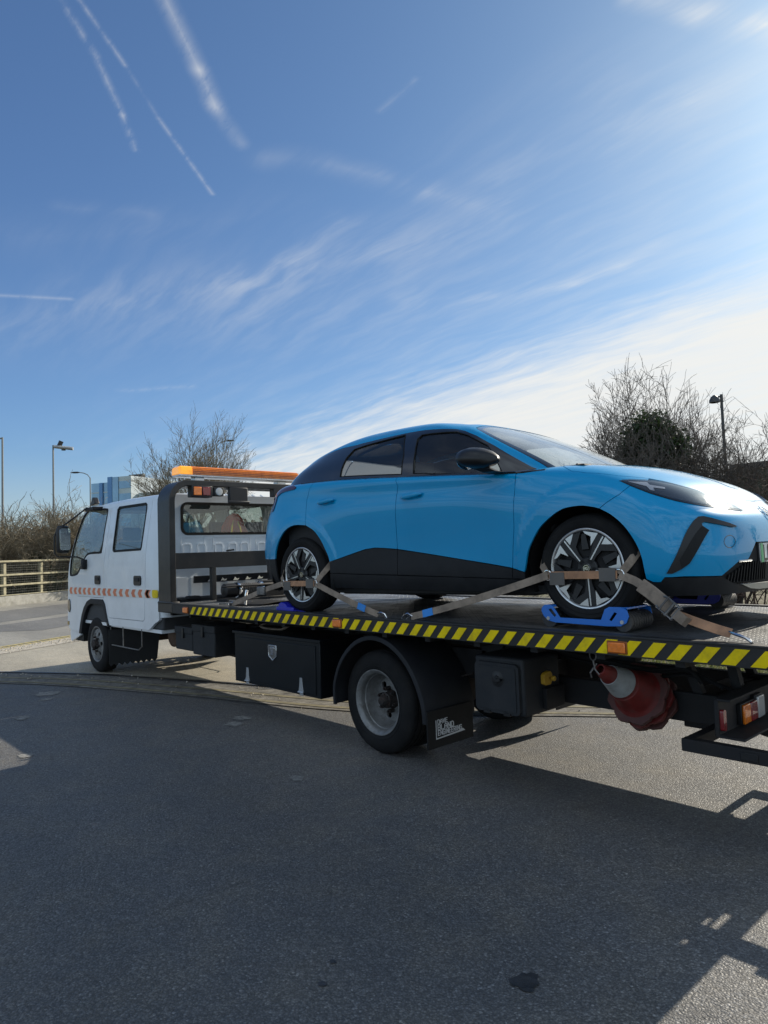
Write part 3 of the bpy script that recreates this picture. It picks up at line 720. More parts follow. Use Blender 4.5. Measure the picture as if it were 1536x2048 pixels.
            if mir: mb.v = [(x, -y, z) for x, y, z in mb.v]
            mb.build('handle_recess', M['void_blue'], rd if hx < 1 else fd)
        # mirror
        mb = MB(); c = Vector((2.10, -1.03, 1.035)); rings = []
        prof = [(-.145, .012), (-.135, .055), (-.11, .082), (-.06, .096), (0, .092), (.05, .075), (.085, .048), (.10, .015)]
        for (dx, r) in prof:
            rings.append([(c.x+dx+.02*math.cos(a), c.y+1.15*r*math.cos(a)*1.05, c.z-.012*dx/.1+r*.80*math.sin(a)*(1.0 if math.sin(a) > 0 else .78)) for a in [2*math.pi*j/24 for j in range(24)]])
        mb.loft(rings)
        if mir: mb.v = [(x, -y, z) for x, y, z in mb.v]
        mi = mb.build('wing_mirror', M['satin_black'], car, ang=60)
        mb = MB(); mb.loft([[(c.x-.06+a*.055, c.y+.02+b*.035, 1.0) for a, b in ((-1, -1), (1, -1), (1, 1), (-1, 1))],
                            [(c.x+.02+a*.05, c.y+.07+b*.03, .955) for a, b in ((-1, -1), (1, -1), (1, 1), (-1, 1))],
                            [(c.x+.05+a*.05, c.y+.16+b*.02, .945) for a, b in ((-1, -1), (1, -1), (1, 1), (-1, 1))]])
        if mir: mb.v = [(x, -y, z) for x, y, z in mb.v]
        mb.build('mirror_stalk', M['satin_black'], mi, bevel=.008)
        mb = MB(); mb.loft([[(c.x-.128, c.y+.088*math.cos(a), c.z+.002+.055*math.sin(a)) for a in [2*math.pi*j/24 for j in range(24)]], [(c.x-.134, c.y+.085*math.cos(a), c.z+.002+.053*math.sin(a)) for a in [2*math.pi*j/24 for j in range(24)]]])
        if mir: mb.v = [(x, -y, z) for x, y, z in mb.v]
        mb.build('mirror_glass', M['mirror'], mi)
        # wheel wells
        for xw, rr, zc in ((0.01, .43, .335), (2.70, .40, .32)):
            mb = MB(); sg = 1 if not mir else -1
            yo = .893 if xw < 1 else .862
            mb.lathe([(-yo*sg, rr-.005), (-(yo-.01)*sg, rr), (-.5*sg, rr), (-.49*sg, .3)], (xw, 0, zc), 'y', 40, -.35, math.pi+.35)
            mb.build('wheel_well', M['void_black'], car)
    # front bumper in one piece across the nose
    sm, la, bl = U['seam'], U['lamp'], U['bump_low']
    ha = U['hood_edge']
    lp = [sm[0], sm[1], sm[2], sm[3], la[12], la[11], la[10], la[9], la[8], la[7], la[6], la[5], ha[7], ha[8], ha[9], (18.16, 6.40), (19, 6.42), (19, 2.42)]+[bl[k] for k in (10, 9, 7, 6, 5, 4)]+[(13.82, 1.12), (13.70, .90), (13.50, .89)]+[(13.31, 1.02)]+smooth_loop(af[11:19], 4, False)[::-1][:-1]
    panel('front_bumper', lp, blue, car, both=True, gap=.0015)
    # the blade's flare above: lower lip, grille, splitter
    lip = [af[20], (13.5, .86), (13.7, .88), (13.81, 1.10), (15.595, 1.06), (16.0, .72), (16.45, .56), (19, .50), (19, .12), (15.6, .12), (13.3, .12)]
    lpn = panel('splitter', lip, blk, car, both=True, gap=0, off=.002)
    panel('splitter_trim', [(16.35, .62), (17, .60), (19, .55), (19, .22), (17.2, .24), (16.75, .34)], M['silver_trim'], lpn, both=True, gap=0, off=.010)
    grl = panel('grille', [(15.6, 1.08), (16.3, 1.70), (16.745, 1.70), (17.25, 2.42), (19, 2.42), (19, .45), (15.8, .70)], M['void_black'], car, both=True, gap=0, off=-.02, skirt=False)
    for s_ in (1, -1):
        acc = MB()
        for k in range(15):
            u = 15.85+k*.14; a = on(CB, u, .72, -.012); b = on(CB, u+.1, min(1.60, .95+.62*(u-15.6)), -.012)
            acc.bar((a.x, a.y*s_, a.z), (b.x, b.y*s_, b.z), .005, .016, (1, -.5*s_, 0))
        acc.build('slats', M['satin_black'], grl)
    for s_ in (1, -1):
        mb = MB(); a, b = on(CB, 16.3, 1.66, .0), on(CB, 16.9, 1.66, .0); mb.tube([(a.x, a.y*s_, a.z), (b.x, b.y*s_, b.z)], .006, 6)
        mb.build('grille_trim', M['silver_trim'], grl)
    # bonnet
    lp = ha[:5]+[(13.9, 6.25)]+ha[6:10]+[(18.16, 6.42), (19, 6.42), (19, 8), (10.2, 8), (10.5, 6.95)]
    bon = panel('bonnet', lp, blue, car, both=True, gap=.0025, h=.04)
    mb = MB()
    pts = [on(CB, 16.9, 6.15, .003), on(CB, 16.2, 7.1, .003), on(CB, 15.2, 7.25, .002), on(CB, 13.6, 7.2, .001)]
    # roof with pillars
    bt = [(p[0], p[1]) for p in G['band_top']]
    low = [(2.62, .12), (2.72, .75), (2.88, 1.46), (2.98, 2.05), (3.22, 2.37), (3.6, 2.47), (4.21, 2.46)]+bt[5:-1]+[(9.0, .2), (9.0, .05), (9.16, .05)]
    wse = [(9.17, .6), (9.13, 1.3), (9.10, 1.9), (9.08, 2.4), (9.09, 2.85), (9.25, 3.0), (10.5, 3.04), (12, 3.05)]
    panel('roof', low+wse+[(12, 5), (0, 5), (0, 3.05), (1.6, 3.0), (2.2, 2.7), (2.35, 2.0), (2.3, .12)], blue, car, S=CG, both=True, gap=.001, h=.04)
    panel('rear_window', [(0, .12), (2.28, .12), (2.32, 2.0), (2.17, 2.67), (1.58, 2.97), (0, 3.02)], M['privacy_glass'], car, S=CG, both=True, gap=.002, off=-.004, h=.06)
    ws_out = [(9.19, .1), (9.195, .6), (9.155, 1.3), (9.125, 1.9), (9.105, 2.4), (9.115, 2.83), (9.27, 2.97), (10.5, 3.01), (12, 3.02), (12, .1)]
    ws_in = [(9.5, .32), (9.42, 1.3), (9.36, 2.3), (9.42, 2.78), (10.5, 2.86), (11.99, 2.87), (11.99, .30), (10.5, .29)]
    fr = panel('windscreen_frame', ws_out, gbl, car, S=CG, both=True, gap=.001, off=-.002, holes=[ws_in], h=.05)
    panel('windscreen', ws_in, M['windscreen_glass'], fr, S=CG, both=True, gap=0, off=-.003, h=.05, skirt=False)
    mb = MB(); mb.box((2.28, -.68, .93), (2.62, .68, .965)); mb.build('scuttle', blk, car, bevel=.01)
    for y in (-.55, .10):
        mb = MB(); a = Vector((2.50, y, .965)); b = Vector((2.47, y+.48, 1.01)); mb.tube([a, a+Vector((-.02, .03, .02)), b], [.011, .009, .006], 6); mb.build('wiper', M['satin_black'], car)
    # cabin
    inn = M['cabin_dark']
    for s_ in (1, -1):
        mb = MB()
        for u0, u1 in ((4.9, 10.2),):
            us = np.linspace(u0, u1, 22); vs_ = np.linspace(.6, 5.6, 10); rings = []
            for u in us:
                P = BS([(u, v) for v in vs_]); rings.append([(p[0], (p[1]+.075)*s_, p[2]) for p in P])
            mb.loft(rings, closed=False, caps=False)
        mb.build('door_lining', inn, car)
    mb = MB(); mb.box((-.35, -.80, .17), (2.5, .80, .22)); mb.build('floor_pan', inn, car)
    mb = MB(); mb.box((2.28, -.74, .55), (2.42, .74, .93)); mb.loft([[(2.0, y, .80), (2.06, y, .93), (2.4, y, .95), (2.4, y, .6), (2.05, y, .6)] for y in (-.72, 0, .72)]); mb.build('dashboard', inn, car, bevel=.02)
    for (sx, sy, w) in ((1.15, -.37, .5), (1.15, .37, .5), (.25, -.36, .62), (.25, .36, .62)):
        mb = MB()
        mb.loft([[(sx+x, sy+a*w/2*k, z) for a, x, z in ((-1, x0, z0), (-.9, x0+.09, z0+.01), (.9, x0+.09, z0+.01), (1, x0, z0), (.9, x0-.06, z0), (-.9, x0-.06, z0))] for x0, z0, k in ((0, .42, .9), (-.05, .62, 1), (-.13, .80 if sx < 1 else .86, .95), (-.17, .88 if sx < 1 else .98, .7))])
        mb.loft([[(sx+x, sy+a*w/2, z) for a, z in ((-1, .34), (1, .34), (1, .48), (-1, .48))] for x in (0, .5)])
        if sx > 1: mb.box((sx-.24, sy-.12, 1.01), (sx-.13, sy+.12, 1.20)); mb.tube([(sx-.17, sy-.06, .95), (sx-.18, sy-.06, 1.05)], .008, 6); mb.tube([(sx-.17, sy+.06, .95), (sx-.18, sy+.06, 1.05)], .008, 6)
        mb.build('seat', M['seat_cloth'], car, bevel=.03, seg=3)
    mb = MB(); mb.lathe([(0.0, .185)]+[(.014*math.sin(a), .185+.014*math.cos(a)) for a in [k*math.pi/3 for k in range(7)]], (0, 0, 0), 'x', 32)
    Mx = Matrix.Translation((1.93, -.37, .92))@Matrix.Rotation(R(-25), 4, 'Y'); mb.box((-.03, -.05, -.05), (.01, .05, .05)); mb.box((-.01, -.185, -.012), (.005, .185, .012))
    mb.v = [tuple(Mx@Vector(p)) for p in mb.v]; mb.build('steering_wheel', inn, car)
    mb = MB(); mb.bar((1.62, -.08, 1.30), (1.62, .14, 1.30), .02, .06); mb.build('interior_mirror', inn, car, bevel=.01)
    # headlining
    rings = []
    for u in np.linspace(3, 9, 14):
        P = GS([(u, v) for v in (3.0, 3.6, 4.3, 5)]); rings.append([(p[0], p[1]*s_, p[2]-.035) for s_, q in ((1, P), (-1, P[::-1][1:])) for p in q])
    mb = MB(); mb.loft(rings, closed=False, caps=False); mb.build('headlining', M['headlining'], car)
    # underside
    mb = MB(); mb.box((.42, -.78, .155), (2.28, .78, .20)); mb.box((-.6, -.6, .2), (-.42, .6, .5)); mb.box((2.45, -.45, .2), (3.2, .45, .5)); mb.build('underbody', M['void_black'], car, bevel=.01)
    # number plate, right half beyond the frame left blank
    c = on(CB, 18.2, 1.95, .012)
    mb = MB(); mb.box((3.446, -.27, .318), (3.456, .25, .428)); pl = mb.build('number_plate', M['plate_white'], car, bevel=.003)
    mb = MB(); mb.box((3.4555, -.27, .319), (3.4575, -.232, .427)); mb.build('green_flash', M['plate_green'], pl)
    mb = MB(); mb.box((3.436, -.28, .308), (3.447, .26, .436)); mb.build('plate_surround', blk, pl, bevel=.003)
    mb = MB(); stroke_text(mb, 'LC', Matrix.Translation((3.4562, -.217, .334))@Matrix(((0, 0, 1, 0), (1, 0, 0, 0), (0, 1, 0, 0), (0, 0, 0, 1))), .079, .63, .175, .0012, .3); mb.build('characters', M['ink_black'], pl)
    # badge on the nose
    def badge(parent, Mx, r, name='badge'):
        oc = [(r*math.cos(R(22.5+45*k)), r*math.sin(R(22.5+45*k))) for k in range(8)]; ic = [(x*.86, y*.86) for x, y in oc]
        mb = MB(); mb.prism(oc, 'z', 0, r*.08, holes=[ic])
        stroke_text(mb, 'MG', Matrix.Translation((-r*.55, -r*.36, 0)), r*.72, .62, .16, r*.08, .22)
        mb.v = [tuple(Mx@Vector(p)) for p in mb.v]; return mb.build(name, M['chrome_soft'], parent)
    pc = on(CB, 19, 4.9, .006); nn = Vector(CB.normal([(19, 4.9)])[0]); zt = Vector((-nn.z, 0, nn.x)).normalized(); yt = Vector((0, 1, 0))
    badge(car, Matrix(((yt.x, zt.x, nn.x, pc.x), (yt.y, zt.y, nn.y, pc.y), (yt.z, zt.z, nn.z, pc.z), (0, 0, 0, 1))), .055)
    # wheels
    R0 = .226
    def wheel_parts(parent_pos, side):
        w = bpy.data.objects.new('wheel', None)
        tyre = MB()
        prof = [(.02, .232), (.005, .238), (-.004, .255), (-.006, .285), (.004, .306), (.022, .318), (.045, .3225), (.108, .3235), (.17, .3225), (.195, .318), (.212, .306), (.22, .285), (.218, .255), (.205, .235)]
        tyre.lathe(prof, (0, 0, 0), 'y', 72)
        t = tyre.build('tyre', M['tyre'], car); t.name = 'tyre'
        return t
    wheels = []
    def make_wheel():
        tb = MB()
        prof = [(.02, .230), (.004, .236), (-.005, .25), (-.007, .262), (-.0045, .264), (-.007, .285), (.004, .306), (.020, .3165), (.034, .3205), (.036, .3165), (.042, .3165), (.044, .3215), (.085, .3232), (.087, .3165), (.095, .3165), (.097, .3235), (.13, .3235), (.132, .3165), (.14, .3165), (.142, .3232), (.175, .322), (.195, .318), (.212, .306), (.22, .285), (.218, .255), (.205, .235)]
        tb.lathe(prof, (0, 0, 0), 'y', 72)
        wheel = tb.build('wheel', M['tyre'], car)
        rb = MB(); rb.lathe([(.20, .224), (.03, .222), (.012, .224), (.004, .230), (.0, .236), (-.002, .232), (-.001, .226), (.006, .220), (.016, .216), (.05, .205), (.19, .2)], (0, 0, 0), 'y', 72)
        rb.build('rim', M['alloy_silver'], wheel)
        db = MB(); db.lathe([(.03, .0), (.03, .15), (.06, .205)], (0, 0, 0), 'y', 48); db.build('brake_disc', M['void_black'], wheel)
        sb = MB(); sl = MB()
        def pol(r, a): return (r*R0*math.cos(R(a)), r*R0*math.sin(R(a)))
        for k in range(5):
            a = 56+72*k
            # dark spoke widening to the rim, with an open window beside it
            sb.prism([pol(.16, a-30), pol(.42, a-12), pol(.62, a-13), pol(.965, a-33), pol(.97, a-16), pol(.97, a), pol(.965, a+22), pol(.66, a+14), pol(.40, a+13), pol(.16, a+30)], 'y', .006, .03)
            # thin bright edge along the spoke
            sl.prism([pol(.26, a+5.5), pol(.95, a+.6), pol(.95, a-1.6), pol(.26, a-1.5)], 'y', .0035, .008)
            # bright wedges at the rim
            sl.prism([pol(.97, a+9), pol(.97, a+34), pol(.90, a+31), pol(.84, a+20), pol(.60, a+17)], 'y', .0030, .008)
            sl.prism([pol(.97, a-4), pol(.97, a-20), pol(.86, a-14), pol(.76, a-5)], 'y', .0030, .008)
            # window bar behind
            sb.prism([pol(.50, a+24), pol(.90, a+33), pol(.93, a+41), pol(.50, a+48)], 'y', .018, .032)
        sb.lathe([(.006, .0), (.006, .058), (.012, .066), (.03, .07)], (0, 0, 0), 'y', 40)
        sb.build('spokes', M['satin_black'], wheel, bevel=.002)
        sl.build('spoke_facets', M['alloy_silver'], wheel)
        cb = MB(); cb.lathe([(.0005, 0), (.0005, .024), (.004, .028), (.008, .028)], (0, 0, 0), 'y', 32); cb.build('centre_cap', M['gloss_black'], wheel)
        badge(wheel, Matrix(((1, 0, 0, 0), (0, 0, -1, .0004), (0, 1, 0, 0), (0, 0, 0, 1))), .021, 'hub_badge')
        return wheel
    w0 = make_wheel()
    for i, (x, y, fl) in enumerate(((0, -.883, 0), (2.705, -.883, 0), (0, .883, 1), (2.705, .883, 1))):
        w = w0 if i == 0 else copy_tree(w0, car)
        w.parent = car; w.location = (x, y, WZ); w.rotation_euler = (0, [R(8), R(-2), 0, 0][i], math.pi if fl else 0)
    return car

def build_materials2():
    pmat('white_paint', (.75, .79, .82), .35, 0, .4, var=.03, vs=2, dirt=.18, dirtcol=(.42, .40, .37))
    pmat('grey_plastic', (.014, .015, .018), .6, var=.2, spec=.3, dirt=.3, dirtcol=(.04, .04, .038))
    pmat('chassis_black', (.007, .007, .008), .65, var=.3, dirt=.45, dirtcol=(.045, .036, .03))
    pmat('rusty_black', (.02, .016, .014), .8, var=.4, dirt=.6, dirtcol=(.07, .035, .02))
    pmat('rail_black', (.013, .013, .013), .5, var=.25, dirt=.3, dirtcol=(.07, .06, .05))
    pmat('frame_grey', (.030, .029, .028), .42, .3, .1, var=.25, vs=2, dirt=.35, dirtcol=(.11, .09, .07))
    pmat('wheel_steel', (.22, .22, .215), .45, .45, var=.2, vs=8, dirt=.7, dirtcol=(.10, .085, .07), bump=.0006, bs=60)
    pmat('rusty_steel', (.03, .026, .024), .7, .3, var=.4, vs=20, dirt=.5, dirtcol=(.09, .045, .028), bump=.001, bs=120)
    pmat('worn_steel', (.22, .21, .20), .5, .7, var=.3, vs=10, dirt=.5, dirtcol=(.06, .05, .04))
    pmat('galv', (.55, .56, .57), .38, .8, var=.15, dirt=.3)
    pmat('box_black', (.004, .006, .008), .4, 0, 0, var=.2, dirt=.2, dirtcol=(.02, .02, .022), spec=.3)
    pmat('box_grey', (.010, .012, .015), .6, var=.2, dirt=.35, dirtcol=(.06, .055, .05), bump=.0004, bs=300)
    pmat('tank_brown', (.10, .055, .035), .6, .2, var=.3, vs=8, dirt=.4)
    pmat('tape_yellow', (.88, .64, .0), .45, var=.10, vs=6, spec=.25, dirt=.42, dirtcol=(.20, .15, .03))
    pmat('tape_white', (.74, .74, .70), .35, var=.05, dirt=.2)
    pmat('tape_red', (.68, .19, .09), .4, var=.12, dirt=.2, dirtcol=(.6, .3, .12))
    pmat('knob_yellow', (.5, .28, .02), .5, var=.2, dirt=.4)
    pmat('amber_base', (.25, .07, .01), .4)
    pmat('amber_dull', (.35, .22, .05), .35)
    pmat('amber_lens', (.85, .20, .008), .18, 0, 1.0, var=.15, vs=30, bump=.0015, bs=200)
    pmat('red_lens', (.22, .01, .012), .16, 0, 1.0, bump=.0015, bs=200)
    pmat('clear_lens', (.5, .5, .48), .12, .2, 1.0, bump=.0015, bs=200)
    pmat('amber_bar', (.90, .24, .02), .22, 0, .8, var=.18, vs=14, spec=.5)
    pmat('amber_dark', (.35, .07, .01), .4)
    pmat('beacon_lit', (.95, .35, .02), .2, 0, .8, emit=(1.0, .40, .02), es=.5)
    pmat('cab_trim', (.05, .052, .055), .8)
    pmat('cab_seat', (.07, .075, .085), .85, bump=.001)
    pmat('ink_white', (.55, .55, .54), .6, dirt=.4, dirtcol=(.15, .14, .13))
    pmat('strap_brown', (.26, .20, .15), .85, var=.25, vs=9, dirt=.5, dirtcol=(.10, .085, .07), bump=.0007, bs=500)
    pmat('strap_orange', (.42, .22, .12), .85, var=.25, vs=9, dirt=.5, dirtcol=(.14, .10, .08), bump=.0007, bs=500)
    pmat('label_blue', (.02, .22, .62), .5)
    pmat('skate_blue', (.01, .17, .62), .32, 0, .5, var=.1, dirt=.2, dirtcol=(.03, .05, .12))
    pmat('skate_navy', (.015, .02, .42), .35, 0, .4, var=.1, dirt=.2)
    pmat('cone_red', (.17, .014, .010), .55, var=.25, vs=6, dirt=.8, dirtcol=(.13, .05, .04))
    pmat('cone_dirty', (.11, .035, .028), .6, var=.3, vs=6, dirt=.6, dirtcol=(.10, .07, .06))
    pmat('cone_sleeve', (.33, .34, .33), .4, var=.15, vs=14, dirt=.6, dirtcol=(.25, .24, .22))
    glass('cab_glass', (.82, .87, .85), .06, hazecol=(.4, .42, .42))
    glass('rear_glass', (.70, .74, .72), .04)
    chequer_mat()

# ------------------------------------------------------------------ recovery truck
YC = .93           # centre line
def arc(cx, cz, r, a0, a1, n=8): return [(cx+r*math.cos(R(a0+(a1-a0)*k/n)), cz+r*math.sin(R(a0+(a1-a0)*k/n))) for k in range(n+1)]
def ytum(z): return 0.0 if z < 1.5 else .115*((z-1.5)/.77)**1.25
def tumx(x, z):
    y = ytum(z); return x+(x-4.9)*y/3.48, z+(z-1.53)*y/3.48
def T2(pts): return [tumx(*p) for p in pts]

def side_sheet(name, outline, holes, mat, parent, far, off=0.0, thick=.03, inner=None, bevel=0):
    """sheet following the cab side with its tumblehome"""
    mb = MB(); mb.prism(outline, 'y', -off, thick, holes=holes)
    mb.v = [(x, y+ytum(z), z) for x, y, z in mb.v]
    if far: mb.v = [(x, 2*YC-y, z) for x, y, z in mb.v]
    return mb.build(name, mat, parent, bevel=bevel, ang=40)
def off2(loop, d):
    """offset a 2-D loop inwards (d>0)"""
    L = np.array(loop, float); n = len(L); a = 0.5*sum(L[i][0]*L[(i+1) % n][1]-L[(i+1) % n][0]*L[i][1] for i in range(n)); sg = 1 if a > 0 else -1; o = []
    for i in range(n):
        p = L[i]-L[i-1]; q = L[(i+1) % n]-L[i]; na = np.array([-p[1], p[0]])/(np.linalg.norm(p)+1e-9); nb = np.array([-q[1], q[0]])/(np.linalg.norm(q)+1e-9)
        m = na+nb; l = np.linalg.norm(m); o.append(tuple(L[i]+sg*m/(l+1e-9)*min(1/max(l/2, .4), 2.5)*d))
    return o
def rsq(x0, z0, x1, z1, r, n=5):
    return arc(x1-r, z1-r, r, 0, 90, n)+arc(x0+r, z1-r, r, 90, 180, n)+arc(x0+r, z0+r, r, 180, 270, n)+arc(x1-r, z0+r, r, 270, 360, n)

def build_truck():
    M = MATS
    tk = thing('recovery_truck', 'white crew cab recovery truck with black flat deck edged in yellow and black stripes', 'truck', loc=(-1.2, YC, 0))
    W, K, SB = M['white_paint'], M['chassis_black'], M['satin_black']
    # ---- cab sides
    outline = T2([(-2.86, .92), (-2.86, .82), (-2.90, .80), (-2.96, .785), (-3.05, .74), (-3.12, .70), (-3.17, .69), (-4.38, .68), (-4.45, .76), (-4.50, .86), (-4.54, .94), (-4.60, 1.0), (-5.05, 1.0), (-5.13, .99), (-5.21, .96), (-5.33, .87), (-5.41, .77), (-5.48, .64), (-5.52, .53),
                  (-5.90, .53), (-5.97, .56), (-6.03, .67), (-6.02, .85), (-6.01, 1.04), (-6.0, 1.3), (-5.94, 1.5), (-5.87, 1.62), (-5.70, 1.84), (-5.48, 2.05), (-5.30, 2.19), (-5.16, 2.27), (-5.0, 2.30), (-4.3, 2.275), (-3.5, 2.26), (-2.72, 2.25)])
    fg = T2(smooth_loop([(-5.90, 1.36), (-5.86, 1.55), (-5.70, 1.80), (-5.44, 2.07), (-5.25, 2.205), (-5.05, 2.245), (-4.72, 2.235), (-4.43, 2.22), (-4.40, 2.17), (-4.52, 1.92), (-4.62, 1.68), (-4.67, 1.645), (-4.9, 1.645), (-5.14, 1.635), (-5.28, 1.58), (-5.38, 1.50), (-5.50, 1.41), (-5.60, 1.355), (-5.75, 1.335), (-5.86, 1.335)], 3))
    rg = T2([(-4.05, 2.19), (-4.0, 2.215), (-3.18, 2.205), (-3.145, 2.185), (-3.15, 2.14), (-3.32, 1.68), (-3.345, 1.655), (-4.19, 1.65), (-4.225, 1.67), (-4.22, 1.71)])
    fdoor = T2([(-4.575, 1.03), (-4.555, 1.2), (-4.55, 1.49), (-4.48, 1.70), (-4.38, 1.93), (-4.24, 2.255), (-4.8, 2.27), (-5.08, 2.275), (-5.27, 2.225), (-5.47, 2.06), (-5.73, 1.80), (-5.885, 1.58), (-5.935, 1.34), (-5.90, 1.29), (-5.78, 1.24), (-5.66, 1.16), (-5.60, 1.03)])
    rdoor = T2([(-4.07, 2.255), (-4.20, 2.0), (-4.37, 1.64), (-4.455, 1.35), (-4.48, 1.07), (-4.44, .84), (-4.41, .79), (-4.35, .775), (-3.30, .785), (-3.255, .82), (-3.24, 1.08), (-3.215, 1.35), (-3.19, 1.64), (-3.10, 1.9), (-2.98, 2.23), (-3.02, 2.25)])
    body = MB()
    for far in (False, True):
        b = MB(); b.prism(outline, 'y', 0, .035, holes=[fdoor, rdoor]); b.v = [(x, y+ytum(z), z) for x, y, z in b.v]
        if far: b.v = [(x, 2*YC-y, z) for x, y, z in b.v]
        body.add(b.v, b.f)
    # roof: arched sections from gutter to gutter
    xs = [-5.42, -5.36, -5.22, -5.0, -4.7, -4.2, -3.6, -3.15, -3.03, -2.99]; hs = [-.05, .0, .045, .075, .095, .095, .08, .065, .05, .01]
    rings = []
    for x, h in zip(xs, hs):
        zb = 2.265; yy = ytum(2.25)-.002
        sec = [(yy, zb-.02), (yy+.004, zb+.010), (yy+.02, zb+.3*h+.012), (yy+.06, zb+.62*h+.01), (yy+.16, zb+.85*h+.01), (YC-.3, zb+h+.012), (YC, zb+h+.016)]
        sec = sec+[(2*YC-y, z) for y, z in sec[:-1][::-1]]; rings.append([(x, y, z) for y, z in sec])
    body.loft(rings, closed=False, caps=False)
    # rear wall with rounded corners, window opening
    wr = [(y, z) for y, z in rsq(.25, 1.815, 1.61, 2.185, .075)]
    b = MB(); b.prism([(.10, .85), (1.76, .85), (1.76, 1.5), (1.755, 2.0), (1.68, 2.29), (.18, 2.29), (.105, 2.0), (.10, 1.5)], 'x', -2.79, -2.755, holes=[wr]); body.add(b.v, b.f)
    for far in (False, True):
        rg_ = []
        for z in (.85, 1.2, 1.5, 1.75, 2.0, 2.15, 2.27):
            yt = ytum(z); xr = -2.84-.045*max(0, z-1.5)
            pts = [(xr, yt-.0005+.001, z)]+[(-2.885+.0+.13*math.sin(R(a)), yt+.13-.13*math.cos(R(a)), z) for a in (15, 35, 55, 75, 90)]+[(-2.756, .17 if z < 2.1 else .19, z)]
            rg_.append([(x, (2*YC-y) if far else y, z) for x, y, z in pts])
        b = MB(); b.loft(rg_, closed=False, caps=False); body.add(b.v, b.f)
    # pressed ribs under and over the rear window
    for y0, y1, z0, z1 in ((.23, .55, 1.47, 1.785), (.65, 1.18, 1.47, 1.785), (1.25, 1.62, 1.47, 1.785)):
        o = rsq(y0, z0, y1, z1, .035); b = MB(); b.prism(o, 'x', -2.757, -2.747, holes=[off2(o, .014)]); body.add(b.v, b.f)
    for y0 in (.25, .44, .67, .86, 1.03, 1.28, 1.46):
        o = rsq(y0, 1.42, y0+.115, 1.70, .03); b = MB(); b.prism(o, 'x', -2.757, -2.743, holes=[off2(o, .012)]); body.add(b.v, b.f)
    for y0 in (.24, .42, .66, .9, 1.15, 1.4):
        b = MB(); b.bar((-2.752, y0, 1.08), (-2.752, y0, 1.30), .01, .13, (0, 1, 0)); body.add(b.v, b.f)
    for k in range(9):
        y0 = .42+k*.13; b = MB(); b.tube([(-2.76, y0, 2.245), (-2.95, y0+.01, 2.325)], .012, 6); body.add(b.v, b.f)
    # front face, floor, sill
    fr = [(-5.93, .53), (-6.02, .70), (-6.03, 1.04), (-6.0, 1.33)]
    body.loft([[(x-.0, y, z) for x, z in fr] for y in (.02, YC, 2*YC-.02)], closed=False, caps=False)
    body.box((-5.9, .03, .66), (-2.86, 2*YC-.03, .70))
    cab = body.build('cab_body', W, tk, ang=38)
    # wheel arch trims and bumper
    for far in (False, True):
        def fy(mb):
            if far: mb.v = [(x, 2*YC-y, z) for x, y, z in mb.v]
            return mb
        ap = [(-5.53, .50), (-5.47, .66), (-5.40, .79), (-5.32, .885), (-5.20, .97), (-5.05, 1.012), (-4.60, 1.012), (-4.53, .955), (-4.47, .82), (-4.40, .69), (-4.40, .655), (-4.44, .655), (-4.50, .76), (-4.60, .92), (-4.66, .94), (-5.05, .94), (-5.17, .90), (-5.28, .80), (-5.37, .67), (-5.43, .50)]
        fy(MB().prism(ap, 'y', -.012, .10)).build('wheel_arch', M['grey_plastic'], tk, bevel=.006)
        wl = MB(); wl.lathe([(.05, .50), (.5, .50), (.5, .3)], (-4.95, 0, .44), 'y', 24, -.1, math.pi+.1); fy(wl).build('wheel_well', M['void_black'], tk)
        # doors
        side_sheet('front_door', off2(fdoor, .006), [fg], W, tk, far, off=.001, thick=.03)
        fd = bpy.data.objects[-1] if False else [o for o in tk.children if o.name.startswith('front_door')][-1]
        side_sheet('rear_door', off2(rdoor, .006), [rg], W, tk, far, off=.001, thick=.03)
        rd = [o for o in tk.children if o.name.startswith('rear_door')][-1]
        for d, g_ in ((fd, fg), (rd, rg)):
            side_sheet('window', g_, [], M['cab_glass'], d, far, off=-.010, thick=.013)
            side_sheet('window_seal', off2(g_, -.012), [off2(g_, .016)], M['rubber'], d, far, off=.004, thick=.012)
        for d, x0, x1 in ((fd, -4.88, -4.69), (rd, -3.55, -3.35)):
            o = rsq(x0, 1.215, x1, 1.335, .03)
            fy(MB().prism(o, 'y', -.014, 0)).build('door_handle', SB, d, bevel=.006)
            fy(MB().box((x0+.03, -.022, 1.265), (x1-.03, -.012, 1.31))).build('handle_flap', M['black_trim'], d, bevel=.004)
        # red and white chevrons
        b = MB(); b.box((-5.99, -.0035, 1.062), (-4.56, -.0015, 1.158)); b.box((-4.47, -.0035, 1.068), (-3.245, -.0015, 1.165)); b.box((-3.235, -.0035, 1.072), (-2.93, -.0015, 1.172)); fy(b)
        ch = b.build('chevron_tape', M['tape_white'], tk)
        b = MB(); n = 17
        for k in range(15):
            x = -5.93+k*.187 if k < 8 else -4.44+(k-8)*.199
            z0 = 1.062+(x+5.99)*.0035; z1 = z0+.096; zm = (z0+z1)/2
            b.prism([(x, zm), (x+.045, z0), (x+.138, z0), (x+.093, zm), (x+.138, z1), (x+.045, z1)], 'y', -.0055, -.0032)
        b.prism([(-3.22, 1.12), (-3.17, 1.072), (-3.07, 1.072), (-3.12, 1.12), (-3.07, 1.168), (-3.17, 1.168)], 'y', -.0055, -.0032)
        fy(b).build('red_chevrons', M['tape_red'], ch)
        b = MB(); b.prism(rsq(-3.03, 1.075, -2.87, 1.170, .03), 'y', -.0055, -.0032); fy(b).build('yellow_patch', M['tape_yellow'], ch)
        # small lamps on the wing
        o = [(-6.0, .86), (-5.98, .80), (-5.92, .785), (-5.89, .84), (-5.90, .95), (-5.94, .985), (-5.985, .96)]
        fy(MB().prism(o, 'y', -.012, 0)).build('side_lamp', M['gloss_black'], tk, bevel=.004)
